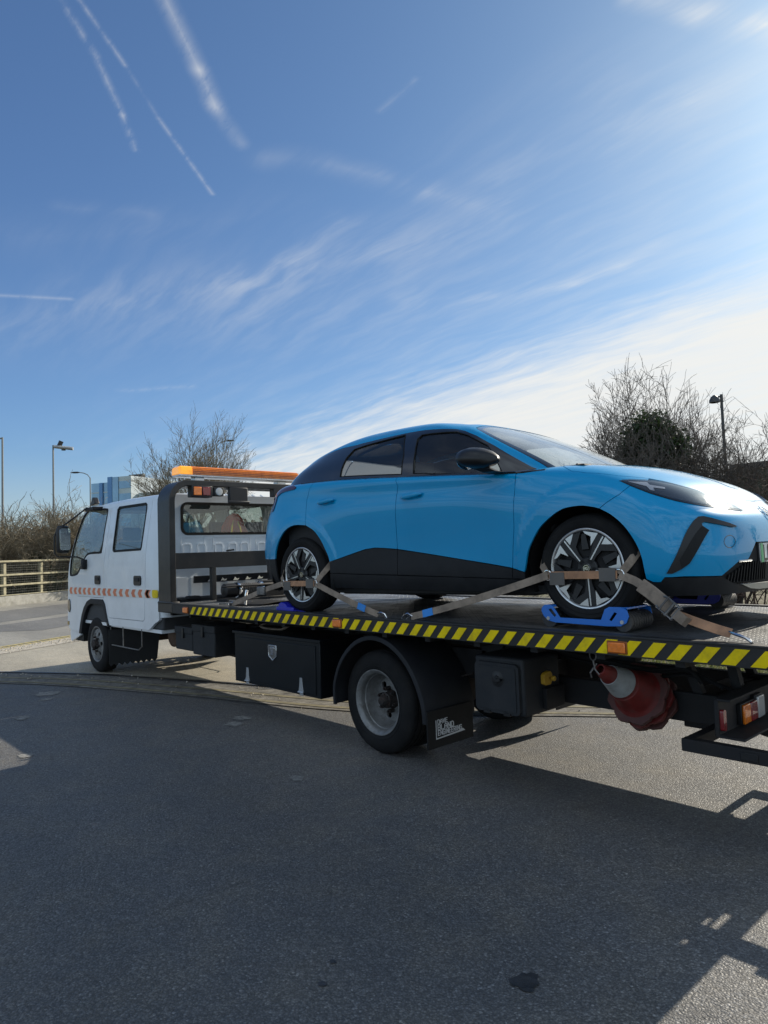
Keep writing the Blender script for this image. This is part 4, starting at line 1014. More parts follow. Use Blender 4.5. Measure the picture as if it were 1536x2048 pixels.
        fy(MB().box((-6.02, -.008, .60), (-5.955, 0, .655))).build('side_repeater', M['amber_dull'], tk, bevel=.003)
        # mirror and its arms
        b = MB(); c = (-5.36, -.27)
        b.loft([[(c[0]+a*w_, c[1]+bb*t_, z) for a, bb in [(math.cos(R(t)), math.sin(R(t))) for t in range(0, 360, 24)]] for z, w_, t_ in ((1.655, .02, .06), (1.67, .045, .085), (1.72, .055, .10), (1.98, .055, .10), (2.03, .045, .085), (2.045, .02, .06))])
        b2 = MB(); b2.v = [((Matrix.Translation((c[0], c[1], 0))@Matrix.Rotation(R(14), 4, 'Z')@Matrix.Translation((-c[0], -c[1], 0)))@Vector(p)) for p in b.v]; b2.v = [tuple(p) for p in b2.v]; b2.f = b.f; b2.sm = b.sm
        mr = fy(b2).build('wing_mirror', SB, tk)
        Mr = Matrix.Translation((c[0], c[1], 0))@Matrix.Rotation(R(14), 4, 'Z')
        b = MB(); b.prism(rsq(-.078, 1.70, .078, 2.005, .03), 'x', .0535, .058); b.v = [tuple(Mr@Vector(p)) for p in b.v]; fy(b).build('mirror_glass', M['mirror'], mr)
        b = MB(); b.tube([(-5.12, .115, 2.25), (-5.12, -.02, 2.285), (-5.30, -.22, 2.09), (-5.37, -.345, 1.99), (-5.38, -.375, 1.9), (-5.38, -.375, 1.66), (-5.37, -.34, 1.61), (-5.30, -.1, 1.60), (-5.28, .0, 1.55)], .011, 8)
        fy(b).build('mirror_arm', SB, mr)
        b = MB(); b.box((-5.31, -.05, 1.42), (-5.20, .01, 1.56)); b.box((-5.24, -.075, 1.445), (-5.17, -.03, 1.53)); b.box((-5.2, -.02, 2.235), (-4.88, .13, 2.29)); fy(b).build('mirror_bracket', M['black_trim'], mr, bevel=.012)
        # step frame hanging under the rear door and serrated flap behind the wheel
        b = MB(); b.tube([(-4.42, .03, .68), (-4.42, .03, .45), (-4.38, .03, .42), (-3.52, .03, .42), (-3.42, .03, .47), (-3.42, .03, .69)], .008, 6); b.tube([(-4.0, .03, .42), (-4.0, .03, .68)], .008, 6)
        fy(b).build('step_frame', M['worn_steel'], tk)
        b = MB(); pts = [(.0, .62), (.0, .17)]
        for k in range(9): pts += [(.02+k*.055, .135+.006*k), (.045+k*.055, .175+.006*k)]
        pts += [(.52, .62)]; b.prism([(y, z) for y, z in pts], 'x', -4.415, -4.40); fy(b)
        b.v = [(x+.5*(y if not far else 2*YC-y)*1.6, y, z) for x, y, z in b.v]
        b.build('splash_flap', M['rubber'], tk)
    # black bumper underside, front panel, windscreen
    b = MB(); b.loft([[(-5.55, y, .53), (-5.98+abs(y-YC)*.03, y, .54), (-6.05+abs(y-YC)*.06, y, .50), (-6.02+abs(y-YC)*.06, y, .37), (-5.93, y, .355), (-5.55, y, .47)] for y in (.02, .3, YC, 2*YC-.3, 2*YC-.02)]); b.build('bumper', M['white_paint'], tk, bevel=.01)
    b = MB(); b.box((-5.9, .05, .38), (-5.5, 2*YC-.05, .52)); b.build('bumper_undertray', M['void_black'], tk)
    b = MB(); b.loft([[(x, YC+(y-YC)*(1 if z < 1.5 else 1), z) for y in (.04+ytum(z), YC-.4, YC+.4, 2*YC-.04-ytum(z))] for x, z in ((-5.99, 1.34), (-5.9, 1.6), (-5.72, 1.86), (-5.45, 2.16), (-5.40, 2.22))], closed=False, caps=False)
    b.build('windscreen', M['cab_glass'], tk)
    b = MB(); b.prism(off2(wr, -.012), 'x', -2.762, -2.742, holes=[off2(wr, .018)]); rs = b.build('rear_window_seal', M['rubber'], cab)
    b = MB(); b.prism(wr, 'x', -2.775, -2.770); b.build('rear_window', M['rear_glass'], cab)
    b = MB(); b.prism([(-5.35, 2.335), (-5.15, 2.345), (-5.15, 2.37), (-5.19, 2.42), (-5.23, 2.45), (-5.28, 2.43), (-5.31, 2.38)], 'y', .10, .17); b.build('roof_aerial', SB, tk, bevel=.01)
    # inside the cab
    b = MB(); b.box((-5.75, .037, .70), (-2.83, 2*YC-.037, 1.0)); b.box((-5.86, .08, 1.0), (-5.55, 2*YC-.08, 1.42)); b.build('cab_floor', M['cab_trim'], tk, bevel=.02)
    b = MB(); b.loft([[(x, .14, 2.23), (x, .3, 2.26), (x, YC, 2.275), (x, 2*YC-.3, 2.26), (x, 2*YC-.14, 2.23)] for x in (-5.3, -2.95)], closed=False, caps=False); b.build('headlining', M['headlining'], tk)
    for (x, ys) in ((-4.75, (.42, 1.42)), (-4.72, (.92,)), (-3.25, (.4, .93, 1.46))):
        for y in ys:
            b = MB(); b.box((x, y-.23, 1.0), (x+.45*(-1), y+.23, 1.24)); b.loft([[(x+dx, y+s*w_, z), (x+dx+.10, y+s*w_*.9, z)] [::1]+[(x+dx+.10, y-s*w_*.9, z), (x+dx, y-s*w_, z)] for dx, z, w_, s in ((-.02, 1.2, .23, 1), (.03, 1.5, .235, 1), (.09, 1.78, .21, 1))])
            b.box((x+.08, y-.12, 1.80), (x+.17, y+.12, 1.98)); b.build('seat', M['cab_seat'], tk, bevel=.03, seg=3)
    b = MB(); b.lathe([(.018*math.sin(a), .21+.016*math.cos(a)) for a in [k*math.pi/3 for k in range(7)]], (0, 0, 0), 'z', 28); b.box((-.2, -.015, -.01), (.2, .015, .008)); b.tube([(0, 0, 0), (0, 0, -.35)], .025, 8)
    Mx = Matrix.Translation((-5.38, .45, 1.50))@Matrix.Rotation(R(-28), 4, 'Y'); b.v = [tuple(Mx@Vector(p)) for p in b.v]; b.build('steering_wheel', M['cab_trim'], tk)
    # ---- chassis
    b = MB(); b.box((-5.6, .50, .56), (1.6, .57, .78)); b.box((1.6, .50, .49), (3.40, .57, .66)); b.build('chassis_rail', K, tk, bevel=.006)
    b = MB(); b.box((-5.6, 1.29, .56), (1.6, 1.36, .78)); b.box((1.6, 1.29, .49), (3.40, 1.36, .66)); b.build('chassis_rail', K, tk, bevel=.006)
    b = MB()
    for x in (-3.0, -2.2, -1.4, -.5, .3): b.box((x, .57, .58), (x+.06, 1.29, .74))
    for x in (1.7, 2.4, 3.1): b.box((x, .57, .51), (x+.06, 1.29, .64))
    b.build('crossmembers', K, tk)
    b = MB(); b.box((-2.55, .52, .80), (2.75, .60, .92)); b.box((-2.55, 1.26, .80), (2.75, 1.34, .92)); b.bar((3.15, .54, .60), (3.02, .54, .92), .05, .05, (0, 1, 0)); b.bar((3.36, .54, .60), (3.30, .54, .92), .05, .05, (0, 1, 0)); b.bar((3.15, 1.32, .60), (3.02, 1.32, .92), .05, .05, (0, 1, 0)); b.box((1.55, .5, .60), (1.75, .6, .92)); b.box((1.55, 1.26, .60), (1.75, 1.36, .92))
    for k in range(14): x = -2.45+k*.44; b.box((x, -.05, .90), (x+.05, 1.91, .955))
    b.build('subframe', K, tk)
    b = MB(); b.box((-5.4, .6, .5), (-4.5, 1.25, .95)); b.box((-4.5, .72, .48), (-3.6, 1.14, .80)); b.tube([(-3.6, .93, .62), (.9, .93, .42)], .045, 10); b.tube([(-4.95, .2, .39), (-4.95, 1.66, .39)], .055, 10)
    b.tube([(.9, .2, .39), (.9, 1.66, .39)], .075, 12); b.sphere((.9, .93, .39), .2, 16, 10, (1, .9, 1)); b.build('driveline', M['rusty_black'], tk)
    for y in (.42, 1.40):
        b = MB()
        for k in range(4): b.loft([[(x, y, z-k*.02) for x, z in ()]] if False else [[(x, y-.03, z+.0-k*.018), (x, y+.03, z-k*.018), (x, y+.03, z+.012-k*.018), (x, y-.03, z+.012-k*.018)] for x, z in [(.9+(t-.5)*(1.3-.24*k), .50+.12*(2*t-1)**2) for t in [q/8 for q in range(9)]]])
        b.build('leaf_spring', M['rusty_black'], tk)
    # ---- wheels
    def front_wheel():
        tb = MB(); tb.lathe([(.03, .235), (.0, .24), (-.008, .27), (-.010, .32), (.0, .355), (.018, .376), (.035, .383), (.10, .386), (.17, .383), (.19, .374), (.205, .35), (.212, .30), (.205, .24)], (0, 0, 0), 'y', 56)
        w = tb.build('wheel', M['tyre'], tk)
        r = MB(); r.lathe([(.10, .228), (.03, .23), (.005, .236), (.0, .246), (-.003, .240), (.002, .228), (.02, .220), (.05, .205)], (0, 0, 0), 'y', 56); rm = r.build('rim', M['wheel_steel'], w)
        o = [(.206*math.cos(R(a)), .206*math.sin(R(a))) for a in range(0, 360, 8)]
        hs = [[(.145*math.cos(R(a))+.030*math.cos(R(t)), .145*math.sin(R(a))+.030*math.sin(R(t))) for t in range(0, 360, 30)] for a in range(15, 360, 60)]
        d = MB(); d.prism(o, 'y', .02, .035, holes=hs); d.v = [(x, y-.035*max(0, 1-abs(math.hypot(x, z)-.06)/.14), z) for x, y, z in d.v]; d.build('wheel_disc', M['wheel_steel'], w, ang=50)
        h = MB(); h.lathe([(-.06, 0), (-.06, .05), (-.05, .065), (.01, .07)], (0, 0, 0), 'y', 24)
        for a in range(0, 360, 60): h.tube([(.098*math.cos(R(a)), -.035, .098*math.sin(R(a))), (.098*math.cos(R(a)), .02, .098*math.sin(R(a)))], .014, 6)
        h.build('hub', M['rusty_steel'], w); return w
    fw = front_wheel(); fw.location = Vector((-4.93, .03, .389))-Vector((-1.2, YC, 0))
    BMo = BM[tk.name]
    def settle(o):
        """meshes written round their own axle: undo the root offset"""
        for q in [o]+list(o.children_recursive):
            q.data.transform(Matrix.Translation(BMo))
    settle(fw)
    f2 = copy_tree(fw, tk); f2.location = Vector((-4.93, 2*YC-.03, .389))-BMo; f2.rotation_euler = (0, R(25), math.pi)
    fw.rotation_euler = (0, R(10), 0)
    def rear_wheel():
        tb = MB()
        for y0 in (0, .245):
            tb.lathe([(y0+.035, .232), (y0+.004, .237), (y0-.006, .262), (y0-.009, .275), (y0-.006, .279), (y0-.010, .31), (y0+.0, .348), (y0+.014, .372), (y0+.03, .383), (y0+.05, .386), (y0+.052, .377), (y0+.062, .377), (y0+.064, .387), (y0+.10, .388), (y0+.102, .378), (y0+.112, .378), (y0+.114, .388), (y0+.15, .387), (y0+.152, .377), (y0+.16, .377), (y0+.162, .385), (y0+.185, .38), (y0+.20, .36), (y0+.212, .31), (y0+.206, .24)], (0, 0, 0), 'y', 64)
        w = tb.build('wheel', M['tyre'], tk)
        r = MB(); r.lathe([(.20, .2), (.155, .205), (.12, .212), (.06, .218), (.03, .219), (.012, .224), (.002, .232), (-.001, .243), (-.006, .246), (-.006, .240), (.0, .232), (.008, .222), (.018, .214), (.03, .211), (.055, .209), (.062, .203), (.10, .198), (.12, .19), (.15, .18), (.165, .165)], (0, 0, 0), 'y', 64)
        r.build('rim', M['wheel_steel'], w)
        o = [(.168*math.cos(R(a)), .168*math.sin(R(a))) for a in range(0, 360, 8)]
        hs = [[(.130*math.cos(R(a))+.028*math.cos(R(t)), .130*math.sin(R(a))+.028*math.sin(R(t))) for t in range(0, 360, 24)] for a in range(12, 360, 60)]
        d = MB(); d.prism(o, 'y', .155, .17, holes=hs); d.v = [(x, y-.03*max(0, 1-math.hypot(x, z)/.13), z) for x, y, z in d.v]; d.build('wheel_disc', M['wheel_steel'], w, ang=50)
        h = MB(); h.lathe([(.03, 0), (.032, .028), (.05, .04), (.075, .045), (.08, .058), (.13, .062), (.15, .075)], (0, 0, 0), 'y', 28)
        for a in range(42, 402, 60):
            h.tube([(.085*math.cos(R(a)), .095, .085*math.sin(R(a))), (.085*math.cos(R(a)), .15, .085*math.sin(R(a)))], .016, 6); h.tube([(.085*math.cos(R(a)), .08, .085*math.sin(R(a))), (.085*math.cos(R(a)), .10, .085*math.sin(R(a)))], .009, 6)
        for a in range(0, 360, 45): h.tube([(.045*math.cos(R(a)), .065, .045*math.sin(R(a))), (.045*math.cos(R(a)), .08, .045*math.sin(R(a)))], .007, 6)
        h.build('hub', M['rusty_steel'], w); return w
    rw = rear_wheel(); settle(rw); rw.location = Vector((.90, .03, .389))-BMo
    r2 = copy_tree(rw, tk); r2.location = Vector((.90, 2*YC-.03, .389))-BMo; r2.rotation_euler = (0, R(20), math.pi)
    for far in (False, True):
        sg = (lambda y: 2*YC-y) if far else (lambda y: y)
        # mudguard
        path = [(.47, .33), (.47, .46), (.50, .56), (.56, .67), (.66, .775), (.79, .855), (.95, .89), (1.11, .865), (1.25, .79), (1.36, .68), (1.44, .54), (1.475, .42), (1.48, .33)]
        path = smooth_loop(path, 3, False); b = MB(); rings = []
        L = np.array(path)
        for i, p in enumerate(L):
            t = L[min(i+1, len(L)-1)]-L[max(i-1, 0)]; n = np.array([t[1], -t[0]])/np.linalg.norm(t)*-1
            def q(yy, o): return (p[0]+n[0]*o, sg(yy), p[1]+n[1]*o)
            rings.append([q(-.055, 0), q(-.05, .012), q(-.02, .018), q(.10, .020), q(.45, .020), q(.45, .012), q(-.02, .008), q(-.035, -.02), q(-.055, -.02)])
        b.loft(rings); b.build('mudguard', M['grey_plastic'], tk, ang=25)
        b = MB(); b.box((1.513, sg(-.07), .165), (1.525, sg(.40), .42)); b.box((1.49, sg(-.03), .385), (1.513, sg(.36), .415)); fl = b.build('mudflap', M['rubber'], tk)
        if not far:
            # lettering on the flap
            Mf = Matrix(((0, 0, 1, 1.4975), (1, 0, 0, .035), (0, 1, 0, 0), (0, 0, 0, 1)))
            b = MB()
            def txt(s, y, z, h, wd, th=.17, gap=.2, gp=.42):
                m2 = MB(); ln = stroke_text(m2, s, Matrix.Identity(4), h, .55, gap*.85, .0012, gp); k = wd/ln
                for p in m2.v: pass
                m2.v = [(1.5255+p[2], y+p[0]*k, z+p[1]) for p in m2.v]; b.add(m2.v, m2.f)
            txt('DAVE', .03, .324, .028, .105, .20); txt('BLAND', .03, .283, .034, .17, .22); txt('ENGINEERING', .03, .246, .031, .25, .20)
            b.box((1.5255, .008, .2305), (1.5267, .016, .352)); b.prism([(.008, .222), (.31, .232), (.285, .250), (.24, .241), (.008, .230)], 'x', 1.5255, 1.5269)
            b.build('lettering', M['ink_white'], fl)
    # ---- side equipment
    b = MB(); b.box((-1.15, .0, .325), (.23, .46, .80)); tb_ = b.build('toolbox', M['box_black'], tk, bevel=.006)
    b = MB(); b.box((-1.12, -.008, .35), (.17, 0, .755)); dr = b.build('toolbox_door', M['box_black'], tb_, bevel=.006)
    b = MB(); b.box((-1.17, -.015, .785), (.25, .47, .812)); b.build('toolbox_lid', M['box_black'], tb_, bevel=.004)
    b = MB(); o = [(-.535, .72), (-.40, .72), (-.40, .62), (-.4675, .575), (-.535, .62)]; b.prism(o, 'y', -.016, -.008, holes=[off2(o, .012)]); b.prism([(-.51, .70), (-.43, .70), (-.43, .68), (-.45, .68), (-.45, .63), (-.49, .63), (-.49, .68), (-.51, .68)], 'y', -.018, -.008); b.build('latch', M['chrome_soft'], dr, bevel=.002)
    b = MB(); o = [(-.535, .72), (-.40, .72), (-.40, .62), (-.4675, .575), (-.535, .62)]; b.prism(off2(o, .008), 'y', -.012, -.007); b.build('latch_dish', M['worn_steel'], dr)
    for x in (-.91, -.04):
        b = MB(); b.prism([(x-.012, .475), (x+.018, .475), (x+.028, .40), (x+.04, .352), (x-.035, .352), (x-.022, .40)], 'y', -.013, -.008); b.tube([(x-.035, -.016, .352), (x+.04, -.016, .352)], .008, 8); b.box((x-.02, -.013, .325), (x+.03, -.004, .345)); b.build('hinge', M['galv'], dr, bevel=.001)
    for x0, x1, z0, z1, y0 in ((-2.65, -2.24, .50, .755, .10), (-2.19, -1.70, .48, .80, .08)):
        b = MB(); b.box((x0, y0, z0), (x1, .45, z1)); bx = b.build('battery_box', M['box_grey'], tk, bevel=.012)
        b = MB(); b.box((x0-.01, y0-.008, z1-.07), (x1+.01, .46, z1+.008)); b.build('box_lid', M['box_grey'], bx, bevel=.008)
        b = MB(); b.box(((x0+x1)/2-.02, y0-.02, z1-.12), ((x0+x1)/2+.02, y0, z1-.01)); b.build('catch', SB, bx, bevel=.003)
    b = MB(); b.lathe([(0, 0), (0, .10), (.015, .125), (.03, .13), (.36, .13), (.375, .125), (.39, .1), (.39, 0)], (-3.18, .30, .58), 'y', 28); b.build('air_tank', M['tank_brown'], tk)
    b = MB(); b.tube([(-3.1, .62, .45), (-2.2, .60, .42), (-1.6, .55, .40)], .04, 10); b.tube([(-1.6, .55, .40), (-1.45, .55, .36), (-1.42, .3, .34)], .03, 10); b.lathe([(0, .0), (0, .09), (.5, .09), (.5, 0)], (-2.75, .70, .46), 'x', 20); b.build('exhaust', M['rusty_black'], tk)
    b = MB(); b.box((-1.75, .35, .42), (-1.45, .55, .62)); b.tube([(-1.32, .2, .50), (-1.32, .2, .30)], .03, 8); b.build('suspension_bracket', K, tk)
    # plastic locker behind the flap
    b = MB(); b.box((1.88, .03, .475), (2.27, .42, .835)); lk = b.build('plastic_locker', M['box_grey'], tk, bevel=.02, seg=3)
    b = MB(); o = rsq(1.90, .485, 2.25, .80, .035); b.prism(o, 'y', .005, .03); ld = b.build('locker_door', M['box_grey'], lk, bevel=.01)
    b = MB(); b.prism(off2(o, .022), 'y', .0, .006); b.build('door_panel', M['box_grey'], ld, bevel=.004)
    b = MB(); b.lathe([(-.012, 0), (-.012, .02), (-.006, .024), (0, .05), (.001, .062)], (2.09, .0, .70), 'y', 24); b.box((2.09, -.028, .692), (2.13, -.008, .708)); b.build('locker_catch', SB, ld)
    for x in (1.97, 2.13):
        b = MB(); b.box((x, -.004, .478), (x+.05, .03, .495)); b.build('locker_hinge', SB, ld)
    b = MB(); b.prism([(.205, .66), (.225, .65), (.275, .65), (.295, .675), (.295, .715), (.275, .735), (.225, .73), (.205, .715)], 'x', 2.272, 2.300); b.lathe([(0, .0), (0.04, .018), (.05, .014), (.05, 0)], (2.30, .25, .695), 'x', 16); b.build('isolator_knob', M['knob_yellow'], tk, bevel=.004)
    b = MB(); b.box((2.272, .22, .50), (2.30, .42, .63)); b.box((2.30, .36, .555), (2.303, .39, .60)); b.build('control_box', K, tk, bevel=.005)
    # side loom of hoses under the rear deck
    b = MB()
    for y, dz, x1 in ((.44, .0, 3.3), (.47, -.03, 3.4), (.40, .02, 3.2)):
        b.tube(smooth_loop([(2.0, y, .86+dz), (2.5, y+.02, .80+dz), (2.9, y, .77+dz), (3.12, y-.02, .80+dz), (x1, y, .72+dz)], 5, False), .011, 6)
    b.build('hoses', M['rubber'], tk)
    # ---- rear lamp beam and under-run bar
    b = MB(); b.box((3.39, .09, .555), (3.41, 1.77, .735)); b.box((3.39, .09, .725), (3.47, 1.77, .737)); b.box((3.39, .09, .543), (3.53, 1.77, .555)); lb = b.build('lamp_beam', K, tk, bevel=.003)
    for y0, y1, m_, nm in ((.315, .405, 'amber_lens', 'indicator_lamp'), (.41, .50, 'red_lens', 'brake_lamp'), (.505, .60, 'clear_lens', 'reversing_lamp'), (1.20, 1.305, 'clear_lens', 'reversing_lamp'), (1.31, 1.415, 'red_lens', 'brake_lamp'), (1.42, 1.525, 'amber_lens', 'indicator_lamp')):
        z1 = .675 if nm != 'reversing_lamp' else .69
        b = MB(); b.box((3.41, y0-.003, .565), (3.435, y1+.003, z1)); h = b.build(nm, SB, lb, bevel=.004)
        b = MB(); b.box((3.4345, y0+.002, .57), (3.450, y1-.002, z1-.005)); b.build('lens', M[m_], h, bevel=.006)
    b = MB(); b.prism(rsq(.10, .575, .135, .68, .012), 'x', 3.41, 3.43); b.build('red_reflector', M['red_lens'], lb, bevel=.002)
    b = MB(); b.bar((3.255, .05, .488), (3.255, 1.81, .488), .05, .062); b.bar((3.2305, .075, .489), (3.95, .075, .489), .052, .064); b.bar((3.2305, 1.785, .489), (3.95, 1.785, .489), .052, .064); b.bar((3.27, .50, .50), (3.37, .50, .66), .05, .07, (1, 0, 0)); b.bar((3.27, 1.36, .50), (3.37, 1.36, .66), .05, .07, (1, 0, 0)); b.bar((3.95, .03, .489), (3.95, 1.83, .489), .06, .10); b.box((3.52, .042, .468), (3.60, .05, .508))
    b.build('underrun_bar', K, tk, bevel=.006)
    b = MB(); b.box((3.0, .58, .44), (3.38, 1.28, .63)); b.bar((3.3, .93, .45), (3.52, .93, .40), .12, .12); b.build('tow_boom', K, tk, bevel=.01)
    # ---- deck
    b = MB(); b.prism([(-2.60, -.10), (3.80, -.10), (3.80, 1.96), (-2.60, 1.96)], 'z', .99, 1.036, holes=[[(3.695, .80), (3.712, .80), (3.712, 1.12), (3.695, 1.12)], [(3.728, .84), (3.756, .84), (3.756, 1.20), (3.728, 1.20)]]); dk = b.build('deck', M['chequer_plate'], tk)
    for far in (False, True):
        sg = (lambda y: 2*YC-y) if far else (lambda y: y)
        b = MB(); b.box((-2.62, sg(-.118), .938), (3.84, sg(-.085), 1.036)); b.box((-2.62, sg(-.122), 1.034), (3.84, sg(-.055), 1.046)); b.box((-2.62, sg(-.085), .938), (3.84, sg(-.03), .95))
        rl = b.build('side_rail', M['rail_black'], tk, bevel=.003)
        b = MB(); k = 0; x = -1.84
        while x < 3.68:
            b.prism([(x, .947), (x+.066, .947), (x+.134, 1.024), (x+.068, 1.024)], 'y', -.1215, -.1175); x += .1308
        b.v = [(p[0], sg(p[1]), p[2]) for p in b.v]; b.build('yellow_stripes', M['tape_yellow'], rl)
        for x in (-1.99, .575, 2.94):
            b = MB(); b.box((x, sg(-.128), .950), (x+.115, sg(-.118), 1.018)); mk = b.build('marker_lamp', M['amber_base'], rl, bevel=.004)
            b = MB(); b.box((x+.008, sg(-.138), .957), (x+.107, sg(-.127), 1.011)); b.build('lens', M['amber_lens'], mk, bevel=.006)
    b = MB(); b.box((3.80, -.10, .93), (3.84, 1.96, 1.04)); b.build('rear_edge', M['rail_black'], tk, bevel=.004)
    # headboard frame
    path = [(-.083, 1.0), (-.083, 2.16)]+[(y, z) for y, z in arc(.127, 2.165, .21, 180, 90, 8)][1:]; path += [(2*YC-y, z) for y, z in path[::-1]]
    b = MB(); rings = []
    for i, p in enumerate(path):
        a = np.array(path[max(i-1, 0)]); c = np.array(path[min(i+1, len(path)-1)]); t = (c-a)/np.linalg.norm(c-a); n = np.array([-t[1], t[0]])
        rings.append([(x, p[0]+n[0]*o, p[1]+n[1]*o) for x, o in ((-2.60, -.034), (-2.29, -.034), (-2.29, .034), (-2.60, .034))])
    b.loft(rings); hb = b.build('headboard', M['frame_grey'], tk, bevel=.008, ang=30)
    b = MB(); b.box((-2.62, -.122, .935), (-2.25, -.03, 1.06)); b.box((-2.62, 2*YC+.122, .935), (-2.25, 2*YC+.03, 1.06)); b.box((-2.62, -.10, .95), (-2.56, 1.96, 1.08)); b.box((-2.745, -.06, .93), (-2.62, 1.92, 1.01)); b.build('frame_foot', M['frame_grey'], hb, bevel=.012)
    b = MB(); b.box((-2.40, -.05, 1.41), (-2.34, 1.91, 1.59)); b.build('cross_beam', M['rail_black'], hb, bevel=.004)
    for y in (.41, 1.19):
        b = MB(); b.box((-2.40, y, 1.04), (-2.34, y+.055, 1.41)); b.build('upright', M['rail_black'], hb, bevel=.003)
    b = MB(); b.bar((-2.37, .62, 1.60), (-2.37, .72, 1.61), .012, .02); b.build('hook_pin', SB, hb)
    b = MB(); b.box((-2.64, .33, 1.235), (-2.60, 1.60, 1.315)); b.box((-2.64, .33, 1.235), (-2.57, 1.60, 1.243))
    lr = b.build('tie_rail', K, tk, bevel=.003)
    for k in range(6):
        y = .47+k*.17; b = MB(); b.prism([(y, 1.245), (y+.07, 1.245), (y+.09, 1.268), (y+.055, 1.262), (y+.03, 1.285), (y+.015, 1.262)], 'x', -2.585, -2.565); b.build('rail_clip', M['chrome_soft'], lr)
    b = MB(); b.box((-2.58, .10, 1.036), (-2.50, 1.76, 1.065)); b.prism([(.17, 1.065), (.33, 1.065), (.31, 1.095), (.19, 1.095)], 'x', -2.56, -2.45); b.build('deck_stop', K, tk, bevel=.004)
    # lamps under the frame
    b = MB(); b.box((-2.38, .145, 2.215), (-2.27, .40, 2.345)); lc = b.build('rear_lamp_cluster', SB, hb, bevel=.006)
    for y0, m_ in ((.165, 'amber_lens'), (.275, 'red_lens')):
        b = MB(); b.box((-2.272, y0, 2.235), (-2.258, y0+.095, 2.33)); b.build('lens', M[m_], lc, bevel=.006)
    b = MB(); b.box((-2.36, .43, 2.235), (-2.28, .55, 2.335)); b.tube([(-2.32, .49, 2.335), (-2.32, .49, 2.36)], .01, 6); wl = b.build('work_lamp', SB, hb, bevel=.012)
    b = MB(); b.lathe([(0, 0), (.008, .03), (.004, .045), (-.01, .048)], (-2.278, .49, 2.285), 'x', 20); b.build('lens', M['clear_lens'], wl)
    b = MB(); b.box((-2.34, .63, 2.16), (-2.28, .87, 2.345)); b.box((-2.285, .61, 2.155), (-2.27, .89, 2.185)); b.build('camera_housing', SB, hb, bevel=.01)
    b = MB(); b.box((-2.38, 1.24, 2.25), (-2.28, 1.52, 2.345)); b.build('rear_lamp_cluster', SB, hb, bevel=.006)
    # amber light bar, left beacon lit
    b = MB(); b.box((-2.54, .04, 2.455), (-2.34, 1.67, 2.478)); b.box((-2.50, .25, 2.41), (-2.40, .37, 2.458)); b.box((-2.50, 1.38, 2.41), (-2.40, 1.50, 2.458)); br = b.build('light_bar', M['alloy_silver'], tk, bevel=.004)
    def domes(y0, y1, m_, nm):
        rings = []
        ys = np.linspace(y0, y1, max(3, int((y1-y0)/.012)))
        for i, y in enumerate(ys):
            e = min(1, .82+.4*min(y-.03, 1.68-y)/.06) if (y < .09 or y > 1.62) else 1
            rings.append([(-2.44+.105*c*e, y, 2.478+.095*s*(e)) for c, s in ((-1, 0), (-.98, .5), (-.88, .85), (-.7, 1), (.7, 1), (.88, .85), (.98, .5), (1, 0))])
        b = MB(); b.loft(rings); return b.build(nm, M[m_], br, ang=20)
    domes(.03, .19, 'beacon_lit', 'lit_beacon')
    for a, c in ((.193, .60), (.603, 1.10), (1.103, 1.68)): domes(a, c, 'amber_bar', 'lens')
    b = MB()
    for k in range(4): b.box((-2.335+.0005, .20, 2.492+k*.02), (-2.3325, 1.66, 2.498+k*.02))
    b.build('lens_ribs', M['amber_dark'], br)
    # ---- winch
    w = MB(); w.lathe([(0, 0), (0, .055), (.012, .075), (.15, .078), (.155, .06)], (-2.0, .36, 1.155), 'y', 28); wn = w.build('winch', M['satin_black'], tk)
    w = MB(); w.lathe([(.155, .088), (.17, .09), (.19, .085), (.21, .07)], (-2.0, .36, 1.155), 'y', 28); w.lathe([(.44, .07), (.46, .09), (.48, .09), (.49, .0)], (-2.0, .36, 1.155), 'y', 28); w.build('winch_flange', M['chrome_soft'], wn)
    w = MB(); 
    for k in range(9): w.lathe([(.21+k*.024, .058), (.215+k*.024, .070), (.227+k*.024, .072), (.234+k*.024, .058)], (-2.0, .36, 1.155), 'y', 24)
    w.build('winch_drum', M['worn_steel'], wn)
    w = MB(); w.box((-2.08, .86, 1.04), (-1.92, 1.10, 1.24)); w.box((-2.12, .34, 1.036), (-1.88, 1.12, 1.062)); w.tube([(-1.90, .5, 1.20), (-1.90, .98, 1.20)], .012, 8); w.tube([(-1.92, .30, 1.20), (-1.92, .98, 1.21)], .009, 8); w.build('winch_frame', K, wn, bevel=.008)
    w = MB()
    for k, r_ in enumerate((.09, .075, .10)): w.tube([(-1.86+.02*k, 1.08+r_*math.cos(a), 1.15+r_*math.sin(a)) for a in [q*math.pi/8 for q in range(-3, 10)]], .009, 6)
    w.build('winch_hose', M['rubber'], wn)
    # ribbon of hanging straps behind toolbox
    b = MB(); b.tube(smooth_loop([(-.8, .3, .92), (-1.0, .2, .84), (-.7, .25, .82), (-.5, .3, .93)], 5, False), .012, 6); b.build('loose_strap', M['strap_brown'], tk)
    return tk

# ------------------------------------------------------------------ straps, skates, cones
def sag(a, b, n=8, d=.0):
    a, b = Vector(a), Vector(b); return [a.lerp(b, k/n)-Vector((0, 0, d*4*(k/n)*(1-k/n))) for k in range(n+1)]
def ring(mb, c, r, axis=(0, 1, 0), t=.0045):
    ax = Vector(axis).normalized(); u = ax.orthogonal().normalized(); v = ax.cross(u)
    mb.tube([Vector(c)+u*r*math.cos(a)+v*r*math.sin(a) for a in [k*math.pi/8 for k in range(16)]], t, 6, closed=True)

